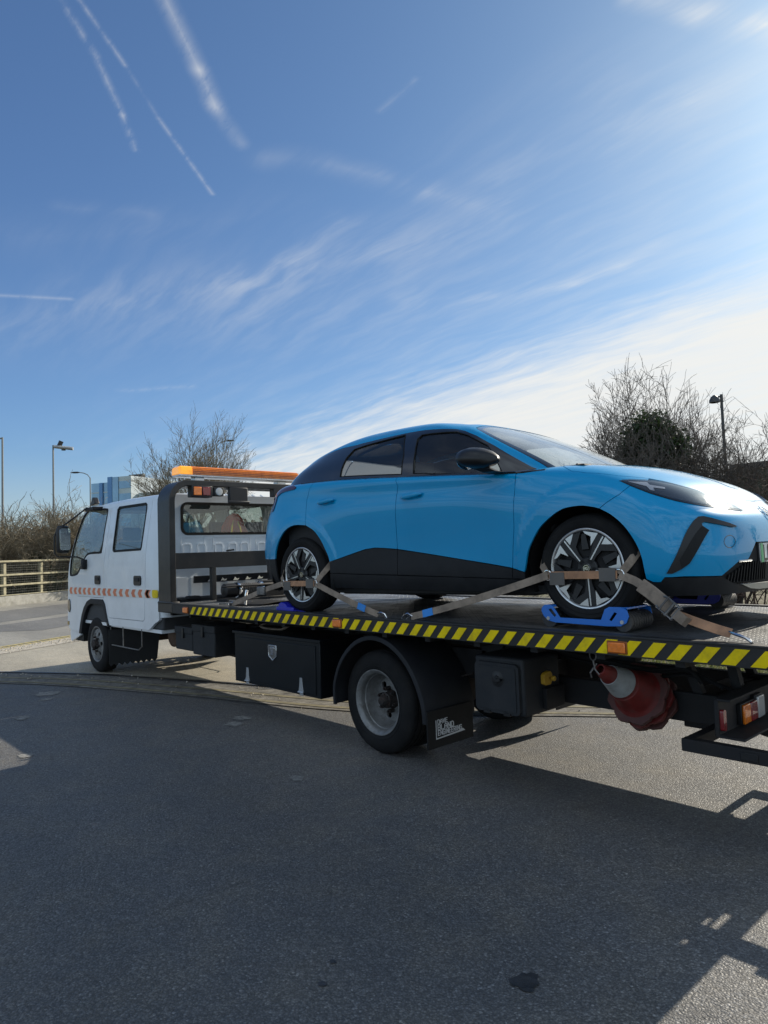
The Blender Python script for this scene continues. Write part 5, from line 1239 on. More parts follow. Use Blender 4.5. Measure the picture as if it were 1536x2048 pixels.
def build_straps():
    M = MATS; Z = 1.047
    def strap_set(nm, label, cx, zc, y0, links, extra):
        t = thing(nm, label, 'strap', loc=(cx, y0, Z), group='ratchet straps holding the car down')
        ringL, ringR = Vector((cx-.235, y0, zc-.02)), Vector((cx+.235, y0, zc-.015))
        b = MB(); b.ribbon(sag(ringL+Vector((.012, -.004, 0)), ringR-Vector((.012, .004, 0)), 6), [(0, -1, 0)]*7, .045, .005)
        b.build('wheel_band', M['strap_orange'], t, flat=True)
        # webbing passing over the tread behind the rings
        for s, r_ in ((-1, ringL), (1, ringR)):
            pts = [r_+Vector((0, .002, .0)), r_+Vector((s*.05, .02, .06)), r_+Vector((s*.075, .07, .12)), r_+Vector((s*.07, .15, .19)), r_+Vector((s*.05, .24, .22))]
            ns = [(0, -1, 0), (s*.3, -1, .2), (s*.8, -.6, .3), (s*.8, -.2, .6), (s*.6, 0, .8)]
            b = MB(); b.ribbon(pts, ns, .045, .004); b.build('tread_strap', M['strap_brown'], t, flat=True)
            b = MB(); ring(b, r_, .030, (.15, 1, .1)); b.build('ring', M['chrome_soft'], t)
            # rubber sleeves over the rings
            b = MB(); b.ribbon([r_+Vector((-s*(.02+.10*k/3), -.007, -.02*(s < 0))) for k in range(4)], [(0, -1, 0)]*4, .075, .010); b.build('sleeve', M['sleeve_grey'], t, flat=True)
        return t, ringL, ringR
    # front wheel
    t, L, Rr = strap_set('tie_down_strap', 'brown ratchet strap round the front wheel of the blue car hooked to the deck edge', 2.695, 1.372, .062, None, None)
    end = Vector((1.335, -.062, 1.052)); pts = sag(L, end+Vector((.06, 0, .012)), 10, .012)
    b = MB(); b.ribbon(pts, [(0, -1, .12)]*11, .048, .004); b.build('tail_strap', M['strap_brown'], t, flat=True)
    b = MB(); b.ribbon([pts[8].lerp(pts[9], .2)+Vector((0, -.003, 0)), pts[9]+Vector((0, -.003, 0))], [(0, -1, .12)]*2, .051, .006); b.build('blue_tag', M['label_blue'], t, flat=True)
    b = MB(); b.tube([end+Vector((.075, 0, .015)), end+Vector((.03, -.003, .035)), end+Vector((-.01, -.002, .025)), end+Vector((-.035, 0, -.005)), end+Vector((-.02, 0, -.02))], .006, 6); b.tube([end+Vector((.07, 0, .03)), end+Vector((.03, .01, .01)), end+Vector((0, 0, -.008))], .005, 6); b.build('hook', M['chrome_soft'], t)
    # ratchet run to the right
    p = [Rr, Vector((3.03, .04, 1.325)), Vector((3.10, .02, 1.29))]
    b = MB(); b.ribbon(p, [(0, -1, .2)]*3, .045, .005); b.build('short_strap', M['strap_brown'], t, flat=True)
    q = [Vector((3.07, .022, 1.305)), Vector((3.13, .012, 1.268)), Vector((3.20, .0, 1.218)), Vector((3.245, -.008, 1.185))]
    b = MB(); b.ribbon(q, [(0, -1, .3)]*4, .075, .016); b.build('ratchet_sleeve', M['strap_brown'], t, bevel=.004, flat=True)
    b = MB(); d = (q[3]-q[1]).normalized(); n = Vector((0, -1, .3)).normalized(); sdn = d.cross(n)
    for s in (-1, 1): b.bar(q[2]+sdn*s*.036+n*.01, q[3]+d*.05+sdn*s*.036+n*.02, .006, .035, n)
    b.tube([q[3]+d*.045-sdn*.042+n*.022, q[3]+d*.045+sdn*.042+n*.022], .008, 8); b.tube([q[3]+d*.01-sdn*.042+n*.03, q[3]+d*.01+sdn*.042+n*.03], .009, 8)
    b.tube([q[2]-sdn*.03+n*.03, q[2]+d*.03-sdn*.036+n*.045, q[2]+d*.03+sdn*.036+n*.045, q[2]+sdn*.03+n*.03], .006, 6); b.build('ratchet', M['worn_steel'], t)
    b = MB(); e0 = q[3]+d*.03; b.ribbon([e0+n*.02, e0+d*.04+n*.035, e0+d*.075+n*.03, e0+d*.085+n*.005, e0+d*.06-n*.012, e0+d*.01-n*.008], [tuple(n), tuple(n+d*.2), tuple(n+d*.8), tuple(d), tuple(-n), tuple(-n)], .050, .006); b.build('webbing_roll', M['strap_brown'], t, flat=True)
    end = Vector((3.60, -.045, 1.062)); pts = sag(e0+d*.02, end-Vector((.06, -.02, -.02)), 8, .004)
    b = MB(); b.ribbon(pts, [(0, -1, .6)]*9, .048, .004); b.build('tail_strap', M['strap_orange'], t, flat=True)
    b = MB(); b.tube([pts[-1]-d*.01, end+Vector((-.03, -.01, .02)), end+Vector((.02, -.02, .008)), end+Vector((.05, -.03, -.01))], .007, 6); b.tube([pts[-1]+Vector((0, .02, 0)), end+Vector((-.02, .015, .015)), end+Vector((.03, .0, .0)), end+Vector((.05, -.028, -.012))], .006, 6); b.build('hook', M['chrome_soft'], t)
    # rear wheel
    t, L, Rr = strap_set('tie_down_strap', 'brown ratchet strap round the rear wheel of the blue car near the winch', .045, 1.30, -.062, None, None)
    end = Vector((1.10, -.062, 1.052)); pts = sag(Rr, end-Vector((.05, 0, -.012)), 10, .008)
    b = MB(); b.ribbon(pts, [(0, -1, .12)]*11, .046, .004); b.build('tail_strap', M['strap_brown'], t, flat=True)
    b = MB(); b.ribbon([pts[7].lerp(pts[8], 0)+Vector((0, -.003, 0)), pts[8].lerp(pts[9], .1)+Vector((0, -.003, 0))], [(0, -1, .12)]*2, .050, .006); b.build('blue_tag', M['label_blue'], t, flat=True)
    b = MB(); b.tube([end+Vector((-.06, 0, .02)), end+Vector((-.02, -.003, .03)), end+Vector((.02, -.002, .02)), end+Vector((.04, 0, -.008))], .006, 6); b.build('hook', M['chrome_soft'], t)
    mid = Vector((-.57, -.01, 1.215)); pts = sag(L, mid, 4)+sag(mid, (-1.29, .06, 1.052), 6)[1:]
    b = MB(); b.ribbon(pts, [(0, -1, .2)]*len(pts), .048, .005); b.build('long_strap', M['strap_brown'], t, flat=True)
    b = MB(); d = Vector((-.9, .05, -.2)).normalized(); m = Vector((-.60, -.02, 1.205)); b.box((-.66, -.045, 1.165), (-.54, -.005, 1.245)); b.build('ratchet', M['worn_steel'], t, bevel=.01)
    b = MB(); b.tube([(-1.26, .055, 1.07), (-1.33, .06, 1.075), (-1.37, .06, 1.06), (-1.35, .06, 1.045)], .008, 6); b.tube([(-1.02, .05, 1.06), (-1.0, .05, 1.16), (-1.0, .06, 1.2)], .014, 8); b.build('hook', M['chrome_soft'], t)

def build_skates():
    M = MATS
    def skate(label, cx, y, m_, far, blueback=True):
        t = thing('wheel_skate', label, 'wheel skate', loc=(cx, y, 1.0362), group='wheel skates under the tyres of the blue car')
        s = -1 if far else 1
        pl = [(-.285, .10), (-.27, .07), (-.24, .045), (-.19, .035), (.15, .030), (.235, .035), (.27, .055), (.285, .09), (.275, .125), (.24, .14), (.17, .14), (.14, .125), (.115, .065), (-.155, .065), (-.20, .13), (-.225, .14), (-.26, .138), (-.28, .122)]
        hs = [[(-.235, .11), (-.215, .118), (-.18, .078), (-.195, .066)], [(.165, .066), (.18, .06), (.215, .105), (.20, .112)]]
        for yy, nm in ((-.03, 'side_plate'), (.235, 'side_plate')):
            b = MB(); b.prism([(cx+x, 1.0362+z) for x, z in pl], 'y', y+s*yy, y+s*(yy+.006), holes=[[(cx+x, 1.0362+z) for x, z in h] for h in hs]); b.build(nm, m_, t, bevel=.001)
        for x in (-.235, .245):
            b = MB(); rr = []
            for k in range(9):
                h0 = y+s*(-.02+k*.0275); b.lathe([(h0, .015), (h0, .054), (h0+s*.022, .054), (h0+s*.022, .015)], (cx+x, 0, 1.0362+.058), 'y', 20)
            b.build('roller', M['rubber_ribbed'], t, ang=30)
            b = MB(); b.tube([(cx+x, y+s*-.036, 1.0362+.058), (cx+x, y+s*-.028, 1.0362+.058)], .012, 6); b.build('bolt', M['galv'], t)
        for xa, xb in ((.15, .26), (-.26, -.20)):
            b = MB(); b.box((cx+xa, y+s*.0, 1.0362+.125), (cx+xb, y+s*.235, 1.0362+.137)); b.build('top_plate', m_, t, bevel=.002)
        return t
    skate('bright blue wheel skate with black ribbed rollers under the near front tyre', 2.685, .095, M['skate_blue'], False)
    skate('bright blue wheel skate under the far front tyre at the back of the deck', 2.55, 1.86, M['skate_navy'], True)
    t = thing('wheel_skate', 'dark blue wheel chock tray under the near rear tyre', 'wheel skate', loc=(-.02, .05, 1.0362), group='wheel skates under the tyres of the blue car')
    b = MB(); b.loft([[(-.30, y, 1.037), (-.29, y, 1.10), (-.25, y, 1.115), (-.19, y, 1.10), (-.15, y, 1.06), (-.02, y, 1.045), (.02, y, 1.037)] for y in (-.05, .22)]); b.build('tray', M['skate_navy'], t, bevel=.008)
    b = MB(); b.box((-.31, -.062, 1.037), (-.05, -.05, 1.075)); b.build('tray_lip', M['skate_navy'], t, bevel=.004)
    # ramps, cloth and bits lying by the winch
    b = MB(); b.loft([[(x, y+.1*math.sin(x*6), 1.0375+.02*math.sin(3.1*k/7)*(1+.4*math.sin(x*25))) for k, y in enumerate(np.linspace(.18, .75, 8))] for x in np.linspace(-1.5, -1.0, 9)], closed=False, caps=False)
    o = b.build('rubber_mat', M['rubber'], None); tag(o, 'crumpled black rubber mat lying on the deck beside the winch', 'mat'); 
    md = o.modifiers.new('thick', 'SOLIDIFY'); md.thickness = .008; md.offset = 1
    b = MB(); b.tube([(-1.75, .30, 1.055), (-1.55, .25, 1.06), (-1.35, .33, 1.055)], .012, 8); b.tube([(-1.62, .10, 1.045), (-1.5, .14, 1.05), (-1.45, .10, 1.05)], .008, 6)
    o = b.build('steel_bar', M['worn_steel'], None); tag(o, 'worn steel bar lying loose on the deck in front of the winch', 'bar')

def build_cones():
    M = MATS
    p0 = Vector((2.80, .03, .83)); ax = Vector((.05, .88, -.46)).normalized()
    def cone(name, label, c, body, sleeve, rot):
        u = ax.orthogonal().normalized(); v = ax.cross(u)
        L = .43
        t = thing(name, label, 'traffic cone', loc=tuple(c+ax*L), group='stacked traffic cones')
        def rings(mb, prof, n=32):
            mb.loft([[c+ax*h+(u*math.cos(2*math.pi*k/n)+v*math.sin(2*math.pi*k/n))*r for k in range(n)] for h, r in prof], caps=False); return mb
        rings(MB(), [(0, .022), (.0, .030), (.012, .034), (.09, .052), (.225, .083), (.25, .090), (.255, .096), (.37, .122), (.39, .132), (.405, .155), (.405, .145), (.39, .118), (.22, .078), (.02, .02)]).build('cone_body', body, t)
        if sleeve: rings(MB(), [(.092, .0535), (.092, .0575), (.228, .0885), (.228, .0845)]).build('sleeve', M['cone_sleeve'], t)
        oc = []
        for k in range(8):
            a = R(22.5+45*k)+rot; r = .195
            oc.append((r*math.cos(a), r*math.sin(a)))
        pts = []
        for k in range(8):
            a, b_ = np.array(oc[k]), np.array(oc[(k+1) % 8]); e = .006*(a+b_)/np.linalg.norm(a+b_)
            pts += [tuple(a+(b_-a)*.04), tuple(a+(b_-a)*.40), tuple(a+(b_-a)*.43-e), tuple(a+(b_-a)*.57-e), tuple(a+(b_-a)*.60), tuple(a+(b_-a)*.96)]
        b = MB(); b.loft([[c+ax*h+u*x+v*y for x, y in pts] for h in (.40, .428)]); b.build('base', M['cone_dirty'] if sleeve or body == M['cone_dirty'] else body, t, bevel=.004, flat=True)
    cone('traffic_cone', 'front red traffic cone with a dirty white sleeve hung under the rear of the deck', p0, M['cone_red'], True, .1)
    cone('traffic_cone', 'second traffic cone in the stack, its base showing between the front and rear bases', p0+ax*.055, M['cone_red'], False, .35)
    cone('traffic_cone', 'rearmost grimy traffic cone in the stack under the deck', p0+ax*.115, M['cone_dirty'], False, .6)
    # clip that holds them
    b = MB(); ring(b, p0+Vector((-.03, -.02, .075)), .026, (.3, 1, 0), .004); b.tube([p0+Vector((-.03, -.02, .05)), p0+Vector((-.02, -.02, .0)), p0+Vector((.0, -.01, -.03))], .005, 6); b.tube([p0+Vector((-.03, -.02, .10)), p0+Vector((0, .05, .18))], .006, 6)
    b.tube([p0+Vector((-.02, .0, .03)), p0+Vector((-.045, -.03, -.02)), p0+Vector((-.05, -.01, -.05))], .005, 6)
    o = b.build('snap_hook', M['worn_steel'], None); tag(o, 'small worn snap hook and ring at the tip of the hung traffic cones', 'hook')
def build_jacket():
    M = MATS
    random.seed(3); rings = []
    for i in range(9):
        z = 1.70+i*.045; w = (.15, .17, .16, .17, .15, .14, .12, .09, .04)[i]
        rings.append([(-3.05+.05*math.cos(a)*(1+.5*random.random()), 1.12+w*math.sin(a)*(1+.25*random.random()), z+.03*random.random()) for a in [k*math.pi/8 for k in range(16)]])
    b = MB(); b.loft(rings); t = b.build('high_visibility_jacket', M['hi_vis'], None); tag(t, 'orange red high visibility jacket hanging inside the cab behind the rear window', 'jacket')
    b = MB(); b.tube([(-2.995, 1.03, 1.74), (-2.985, 1.05, 1.9), (-3.0, 1.08, 2.0)], .012, 6); b.tube([(-2.99, 1.2, 1.72), (-2.985, 1.17, 1.9), (-3.0, 1.14, 2.0)], .012, 6); b.build('reflective_tape', M['tape_yellow'], t)

# ------------------------------------------------------------------ setting
def ground_mats():
    def asphalt(name, base, warm, speck=1.0, scale=1.0, patch=.18, bump=.004, tone=(1, 1, 1)):
        m = bpy.data.materials.new(name); m.use_nodes = True; t = NT(m.node_tree); b = t.n['Principled BSDF']
        tc = t.new('ShaderNodeTexCoord'); o = tc.outputs['Object']
        big = t.noise(o, .35, 6, .6); mid = t.noise(o, 3.2, 6, .65)
        v = t.new('ShaderNodeTexVoronoi'); v.inputs['Scale'].default_value = 115*scale; t.l.new(o, v.inputs['Vector'])
        fine = t.noise(o, 300*scale, 3, .6)
        sep = t.new('ShaderNodeSeparateColor'); t.l.new(v.outputs['Color'], sep.inputs[0])
        stone = t.ramp(sep.outputs[0], .25, 1.0, .74, 1.22)
        bright = t.ramp(sep.outputs[1], .93, .99, 0, 1.1)
        k = t.m('MULTIPLY', stone, t.ramp(v.outputs['Distance'], .0, .6, 1.12, .62, smooth=False))
        k = t.m('ADD', k, t.m('MULTIPLY', bright, speck*.55))
        lane = t.noise(t.mapping(o, (.12, .9, 1), (0, 0, -.35)), 1.0, 3, .5)
        k = t.m('MULTIPLY', k, t.ramp(lane, .3, .7, .86, 1.12))
        k = t.m('MULTIPLY', k, t.m('MULTIPLY_ADD', t.m('SUBTRACT', big, .5), patch*3, 1.0))
        k = t.m('MULTIPLY', k, t.m('MULTIPLY_ADD', t.m('SUBTRACT', mid, .5), patch*1.6, 1.0))
        k = t.m('MULTIPLY', k, t.m('MULTIPLY_ADD', t.m('SUBTRACT', fine, .5), .8, 1.0))
        # hairline cracks and sealed joints
        w = t.new('ShaderNodeTexVoronoi'); w.feature = 'DISTANCE_TO_EDGE'; w.inputs['Scale'].default_value = .30
        wv = t.v('ADD', o, t.v('SCALE', t.v('SUBTRACT', t.new('ShaderNodeTexNoise').outputs['Color'], (.5, .5, .5)), scale=.5)); t.l.new(wv, w.inputs['Vector'])
        crack = t.m('MULTIPLY', t.ramp(w.outputs['Distance'], .0, .006, 1.0, 0), t.ramp(mid, .50, .66, 0, .30))
        k = t.m('MULTIPLY', k, t.m('SUBTRACT', 1.0, crack))
        col = t.v('SCALE', t.mix(t.ramp(mid, .35, .75), tuple(base)+(1,), tuple(warm)+(1,)), scale=k)
        t.l.new(col, b.inputs['Base Color'])
        t._in(b.inputs['Roughness'], t.m('MULTIPLY_ADD', sep.outputs[2], .4, .45)); b.inputs['Specular IOR Level'].default_value = .4
        bn = t.new('ShaderNodeBump'); bn.inputs['Distance'].default_value = bump; bn.inputs['Strength'].default_value = .9
        h = t.m('ADD', t.m('MULTIPLY', v.outputs['Distance'], -1.0), t.m('ADD', t.m('MULTIPLY', fine, .4), t.m('MULTIPLY', sep.outputs[0], .5)))
        t.l.new(h, bn.inputs['Height']); t.l.new(bn.outputs[0], b.inputs['Normal']); MATS[name] = m; return m
    asphalt('asphalt', (.158, .158, .158), (.190, .178, .158), patch=.13)
    asphalt('apron', (.42, .385, .31), (.48, .43, .34), speck=.4, patch=.12, bump=.002)
    asphalt('far_road', (.33, .315, .28), (.37, .35, .30), speck=.3, patch=.12, bump=.002)
    asphalt('dark_patch', (.20, .198, .19), (.24, .23, .21), speck=.3, patch=.1, bump=.002)
    pmat('concrete', (.30, .29, .26), .85, var=.2, vs=3, dirt=.5, dirtcol=(.13, .12, .08), bump=.003, bs=40)
    pmat('kerb_stone', (.24, .23, .21), .85, var=.25, vs=5, dirt=.5, dirtcol=(.10, .09, .07), bump=.003, bs=50)
    pmat('kerb_white', (.55, .54, .50), .7, var=.2, dirt=.6, dirtcol=(.2, .19, .17))
    pmat('fence_wood', (.35, .315, .21), .8, var=.2, vs=5, dirt=.4, dirtcol=(.2, .19, .10))
    pmat('wire', (.16, .16, .14), .6, .6)
    pmat('soil', (.10, .085, .05), .95, var=.4, vs=1.5, dirt=.7, dirtcol=(.07, .10, .03), bump=.02, bs=12)
    pmat('lawn', (.10, .14, .04), .9, var=.4, vs=1.2, dirt=.6, dirtcol=(.16, .14, .06), bump=.02, bs=20)
    pmat('bark', (.13, .11, .092), .9, var=.3, vs=3)
    pmat('bark_pale', (.20, .165, .11), .9, var=.4, vs=3)
    pmat('twig_red', (.12, .075, .055), .9, var=.4, vs=3)
    pmat('pole_grey', (.20, .21, .21), .5, .4, var=.1)
    pmat('pole_dark', (.05, .052, .055), .5, .3)
    pmat('lamp_head', (.40, .41, .41), .4, .3)
    pmat('yellow_line', (.50, .40, .12), .8, var=.2, vs=6, dirt=.8, dirtcol=(.25, .22, .15), bump=.002, bs=80)
    pmat('yellow_worn', (.17, .15, .09), .85, var=.3, vs=6, dirt=.9, dirtcol=(.13, .115, .085), bump=.002, bs=80)
    pmat('gutter_dirt', (.15, .142, .125), .95, var=.4, vs=8, dirt=.8, dirtcol=(.07, .06, .05), bump=.006, bs=60)
    pmat('gravel_pale', (.36, .33, .28), .95, var=.3, vs=14, dirt=.4, dirtcol=(.18, .16, .13), bump=.008, bs=40)
    pmat('chalk', (.20, .195, .18), .95, var=.4, vs=20, dirt=.8, dirtcol=(.13, .13, .125))
    pmat('joint_tar', (.135, .135, .135), .8, var=.3, vs=20)
    pmat('damp', (.035, .035, .037), .35, var=.3, vs=20, bump=.002, bs=150)
    pmat('glass_blue', (.20, .31, .42), .12, .4, var=.15, vs=.2)
    pmat('glass_dark', (.08, .17, .32), .12, .4, var=.1)
    pmat('facade_pale', (.42, .47, .50), .5, var=.1, vs=.3)
    pmat('board_green', (.06, .10, .05), .6, var=.6, vs=1.5, dirt=.8, dirtcol=(.14, .14, .12))
    pmat('sleeve_grey', (.12, .11, .10), .8, var=.2, dirt=.4)
    pmat('rubber_ribbed', (.03, .03, .032), .6, var=.2, dirt=.3)
    pmat('hi_vis', (.75, .10, .03), .7, var=.3, vs=10)
    def leaf(name, c1, c2, tr=.3):
        m = bpy.data.materials.new(name); m.use_nodes = True; t = NT(m.node_tree); b = t.n['Principled BSDF']
        g = t.new('ShaderNodeNewGeometry'); col = t.mix(g.outputs['Random Per Island'], c1+(1,), c2+(1,))
        t.l.new(col, b.inputs['Base Color']); b.inputs['Roughness'].default_value = .45
        ts = t.new('ShaderNodeBsdfTranslucent'); t.l.new(col, ts.inputs[0]); mx = t.new('ShaderNodeMixShader'); mx.inputs[0].default_value = tr
        out = t.n['Material Output']; t.l.new(b.outputs[0], mx.inputs[1]); t.l.new(ts.outputs[0], mx.inputs[2]); t.l.new(mx.outputs[0], out.inputs[0]); MATS[name] = m
    leaf('ivy_leaf', (.018, .045, .014), (.055, .085, .025)); leaf('hedge_leaf', (.03, .06, .015), (.09, .10, .035)); leaf('grass_blade', (.09, .13, .03), (.24, .22, .09)); leaf('dead_leaf', (.12, .07, .03), (.22, .14, .07))

def sheet(name, poly, z, mat, kind='structure'):
    vs, f = tri(poly); mb = MB(); mb.add([(p[0], p[1], z) for p in vs], [t for t in f]); o = mb.build(name, mat, None, flat=True, recalc=False)
    for p in o.data.polygons:
        if p.normal.z < 0: p.flip()
    o['kind'] = kind; return o
def strip(line, w, off=0.0):
    L = smooth_loop(line, 14 if w < .04 else 6, False); L = np.array(L); a = []; b = []; rq = random.Random(5)
    if w < .04: L = L+np.array([[rq.gauss(0, .008), rq.gauss(0, .008)] for _ in L])
    for i in range(len(L)):
        t = L[min(i+1, len(L)-1)]-L[max(i-1, 0)]; n = np.array([t[1], -t[0]])/np.linalg.norm(t)
        a.append(tuple(L[i]+n*(off-w/2))); b.append(tuple(L[i]+n*(off+w/2)))
    return a+b[::-1]

def grow(mb, p, d, r, L, depth, rnd, spread=.5, up=.15, seg=4, wob=.12, kids=(2, 3), shrink=.72, rs=.62, minr=.004, side=5):
    """one limb with its offshoots, as tapering tubes"""
    pts = [Vector(p)]; rr = [r]; d = Vector(d).normalized()
    for k in range(seg):
        d = (d+Vector((rnd.gauss(0, wob), rnd.gauss(0, wob), rnd.gauss(0, wob)+up*.25))).normalized()
        pts.append(pts[-1]+d*L/seg); rr.append(max(r*(1-.45*(k+1)/seg), minr))
    mb.tube(pts, rr, side if depth > 1 else 3, caps=False)
    if depth <= 0: return
    n = rnd.randint(*kids)
    for k in range(n+1):
        i = seg if k == 0 else rnd.randint(max(1, seg//2), seg)
        a = rnd.uniform(0, 6.283); ax = Vector((math.cos(a), math.sin(a), rnd.uniform(-.3, .5)))
        nd = (d+ax*spread*rnd.uniform(.6, 1.3)*(.5 if k == 0 else 1)+Vector((0, 0, up))).normalized()
        grow(mb, pts[i], nd, max(rr[i]*rs if k else rr[i]*.85, minr), L*shrink*rnd.uniform(.75, 1.2), depth-1, rnd, spread, up, seg if depth > 2 else 3, wob*1.1, kids, shrink, rs, minr, max(3, side-1))

def grow2(mb, p, d, r, L, depth, q, env, wob=.07, spread=.5, up=.10, kids=3, ratio=.70, minr=.004, side=5):
    """limb whose offshoots are spaced along it; growth dies back outside the crown's envelope"""
    pts = [Vector(p)]; rr = [r]; d = Vector(d).normalized(); seg = 5 if depth > 2 else 4; bend = Vector((q.gauss(0, 1), q.gauss(0, 1), q.gauss(0, .6)))*wob*.5; out = False
    for k in range(seg):
        d = (d+bend+Vector((q.gauss(0, wob), q.gauss(0, wob), q.gauss(0, wob)+up*.3))).normalized()
        pts.append(pts[-1]+d*L/seg); rr.append(max(r*(1-.5*(k+1)/seg), minr*.7))
        if k > 0 and not env(pts[-1], q): out = True; break
    mb.tube(pts, rr, side if depth > 1 else 3, caps=False)
    if depth <= 0: return
    n = len(pts)-1; ph = q.uniform(0, 6.28)
    for k in range(kids+(depth > 3)):
        f = .30+.68*(k+q.random()*.7)/(kids); i = min(n, max(1, int(round(f*n))))
        ph += 2.4+q.uniform(-.4, .4); u = d.orthogonal().normalized(); v = d.cross(u)
        s = spread*q.uniform(.75, 1.25); nd = (d*math.cos(s)+(u*math.cos(ph)+v*math.sin(ph))*math.sin(s)+Vector((0, 0, up))).normalized()
        grow2(mb, pts[i], nd, max(rr[i]*.62, minr), L*ratio*q.uniform(.75, 1.15)*(1.1-.35*f), depth-1, q, env, wob*1.1, spread, up, kids, ratio, minr, max(3, side-1))
    if not out: grow2(mb, pts[-1], d, max(rr[-1]*.9, minr), L*ratio*1.05, depth-1, q, env, wob*1.1, spread, up, kids, ratio, minr, max(3, side-1))
def ellipsoid(c, h, fuzz=.22):
    def f(p, q): return ((p[0]-c[0])/h[0])**2+((p[1]-c[1])/h[1])**2+((p[2]-c[2])/h[2])**2 < (1-fuzz*q.random())**2 or p[2] < c[2]-h[2]*.55
    return f

def crown(mb, base, h, r, el, seed, stems, depth, minr, L=2.6, tilt=.75, kids=3, spread=.5, wob=.06):
    """trunk that forks low into ascending limbs filling a rounded crown"""
    q = random.Random(seed); env = ellipsoid(*el); top = Vector(base)+Vector((.1, -.05, h)); mb.tube([base, Vector(base)+Vector((.03, .02, h*.5)), top], [r, r*.85, r*.7], 8, caps=False)
    for k in range(stems):
        a = 2*math.pi*k/stems+q.uniform(-.3, .3); tl = tilt*q.uniform(.3, 1.0)
        grow2(mb, top-Vector((0, 0, q.uniform(0, h*.35))), (math.cos(a)*tl, math.sin(a)*tl, 1), r*.5, L*q.uniform(.85, 1.15), depth-1, q, env, wob, spread, .10, kids, .72, minr, 5)
def thicket(mb, base, rad, n, el, seed, L, depth=4, minr=.0035, r=.02, tilt=.8, kids=3, spread=.6, wob=.12):
    q = random.Random(seed); env = ellipsoid(*el)
    for s in range(n):
        a = q.uniform(0, 6.283); rr = math.sqrt(q.random())*rad; tl = .1+tilt*rr/rad*q.uniform(.5, 1)
        grow2(mb, (base[0]+rr*math.cos(a), base[1]+rr*math.sin(a), base[2]), (tl*math.cos(a), tl*math.sin(a), 1), r*q.uniform(.6, 1.1), L*q.uniform(.8, 1.15), depth, q, env, wob, spread, .06, kids, .72, minr, 4)

def leaves(mb, centres, n, size, rnd, flat=.6):
    for _ in range(n):
        c, rad = centres[rnd.randrange(len(centres))]
        while True:
            q = Vector((rnd.uniform(-1, 1), rnd.uniform(-1, 1), rnd.uniform(-1, 1)))
            if q.length < 1: break
        q = q*(.55+.45*rnd.random())
        p = Vector(c)+Vector((q.x*rad[0], q.y*rad[1], q.z*rad[2]))
        u = Vector((rnd.gauss(0, 1), rnd.gauss(0, 1), rnd.gauss(0, .6))).normalized(); w = u.cross(Vector((rnd.gauss(0, 1), rnd.gauss(0, 1), rnd.gauss(0, 1)))).normalized()
        s = size*rnd.uniform(.6, 1.3); nn = u.cross(w)*s*.15
        mb.add([p-u*s, p-w*s*.6+nn, p+u*s, p+w*s*.6+nn], [(0, 1, 2, 3)])

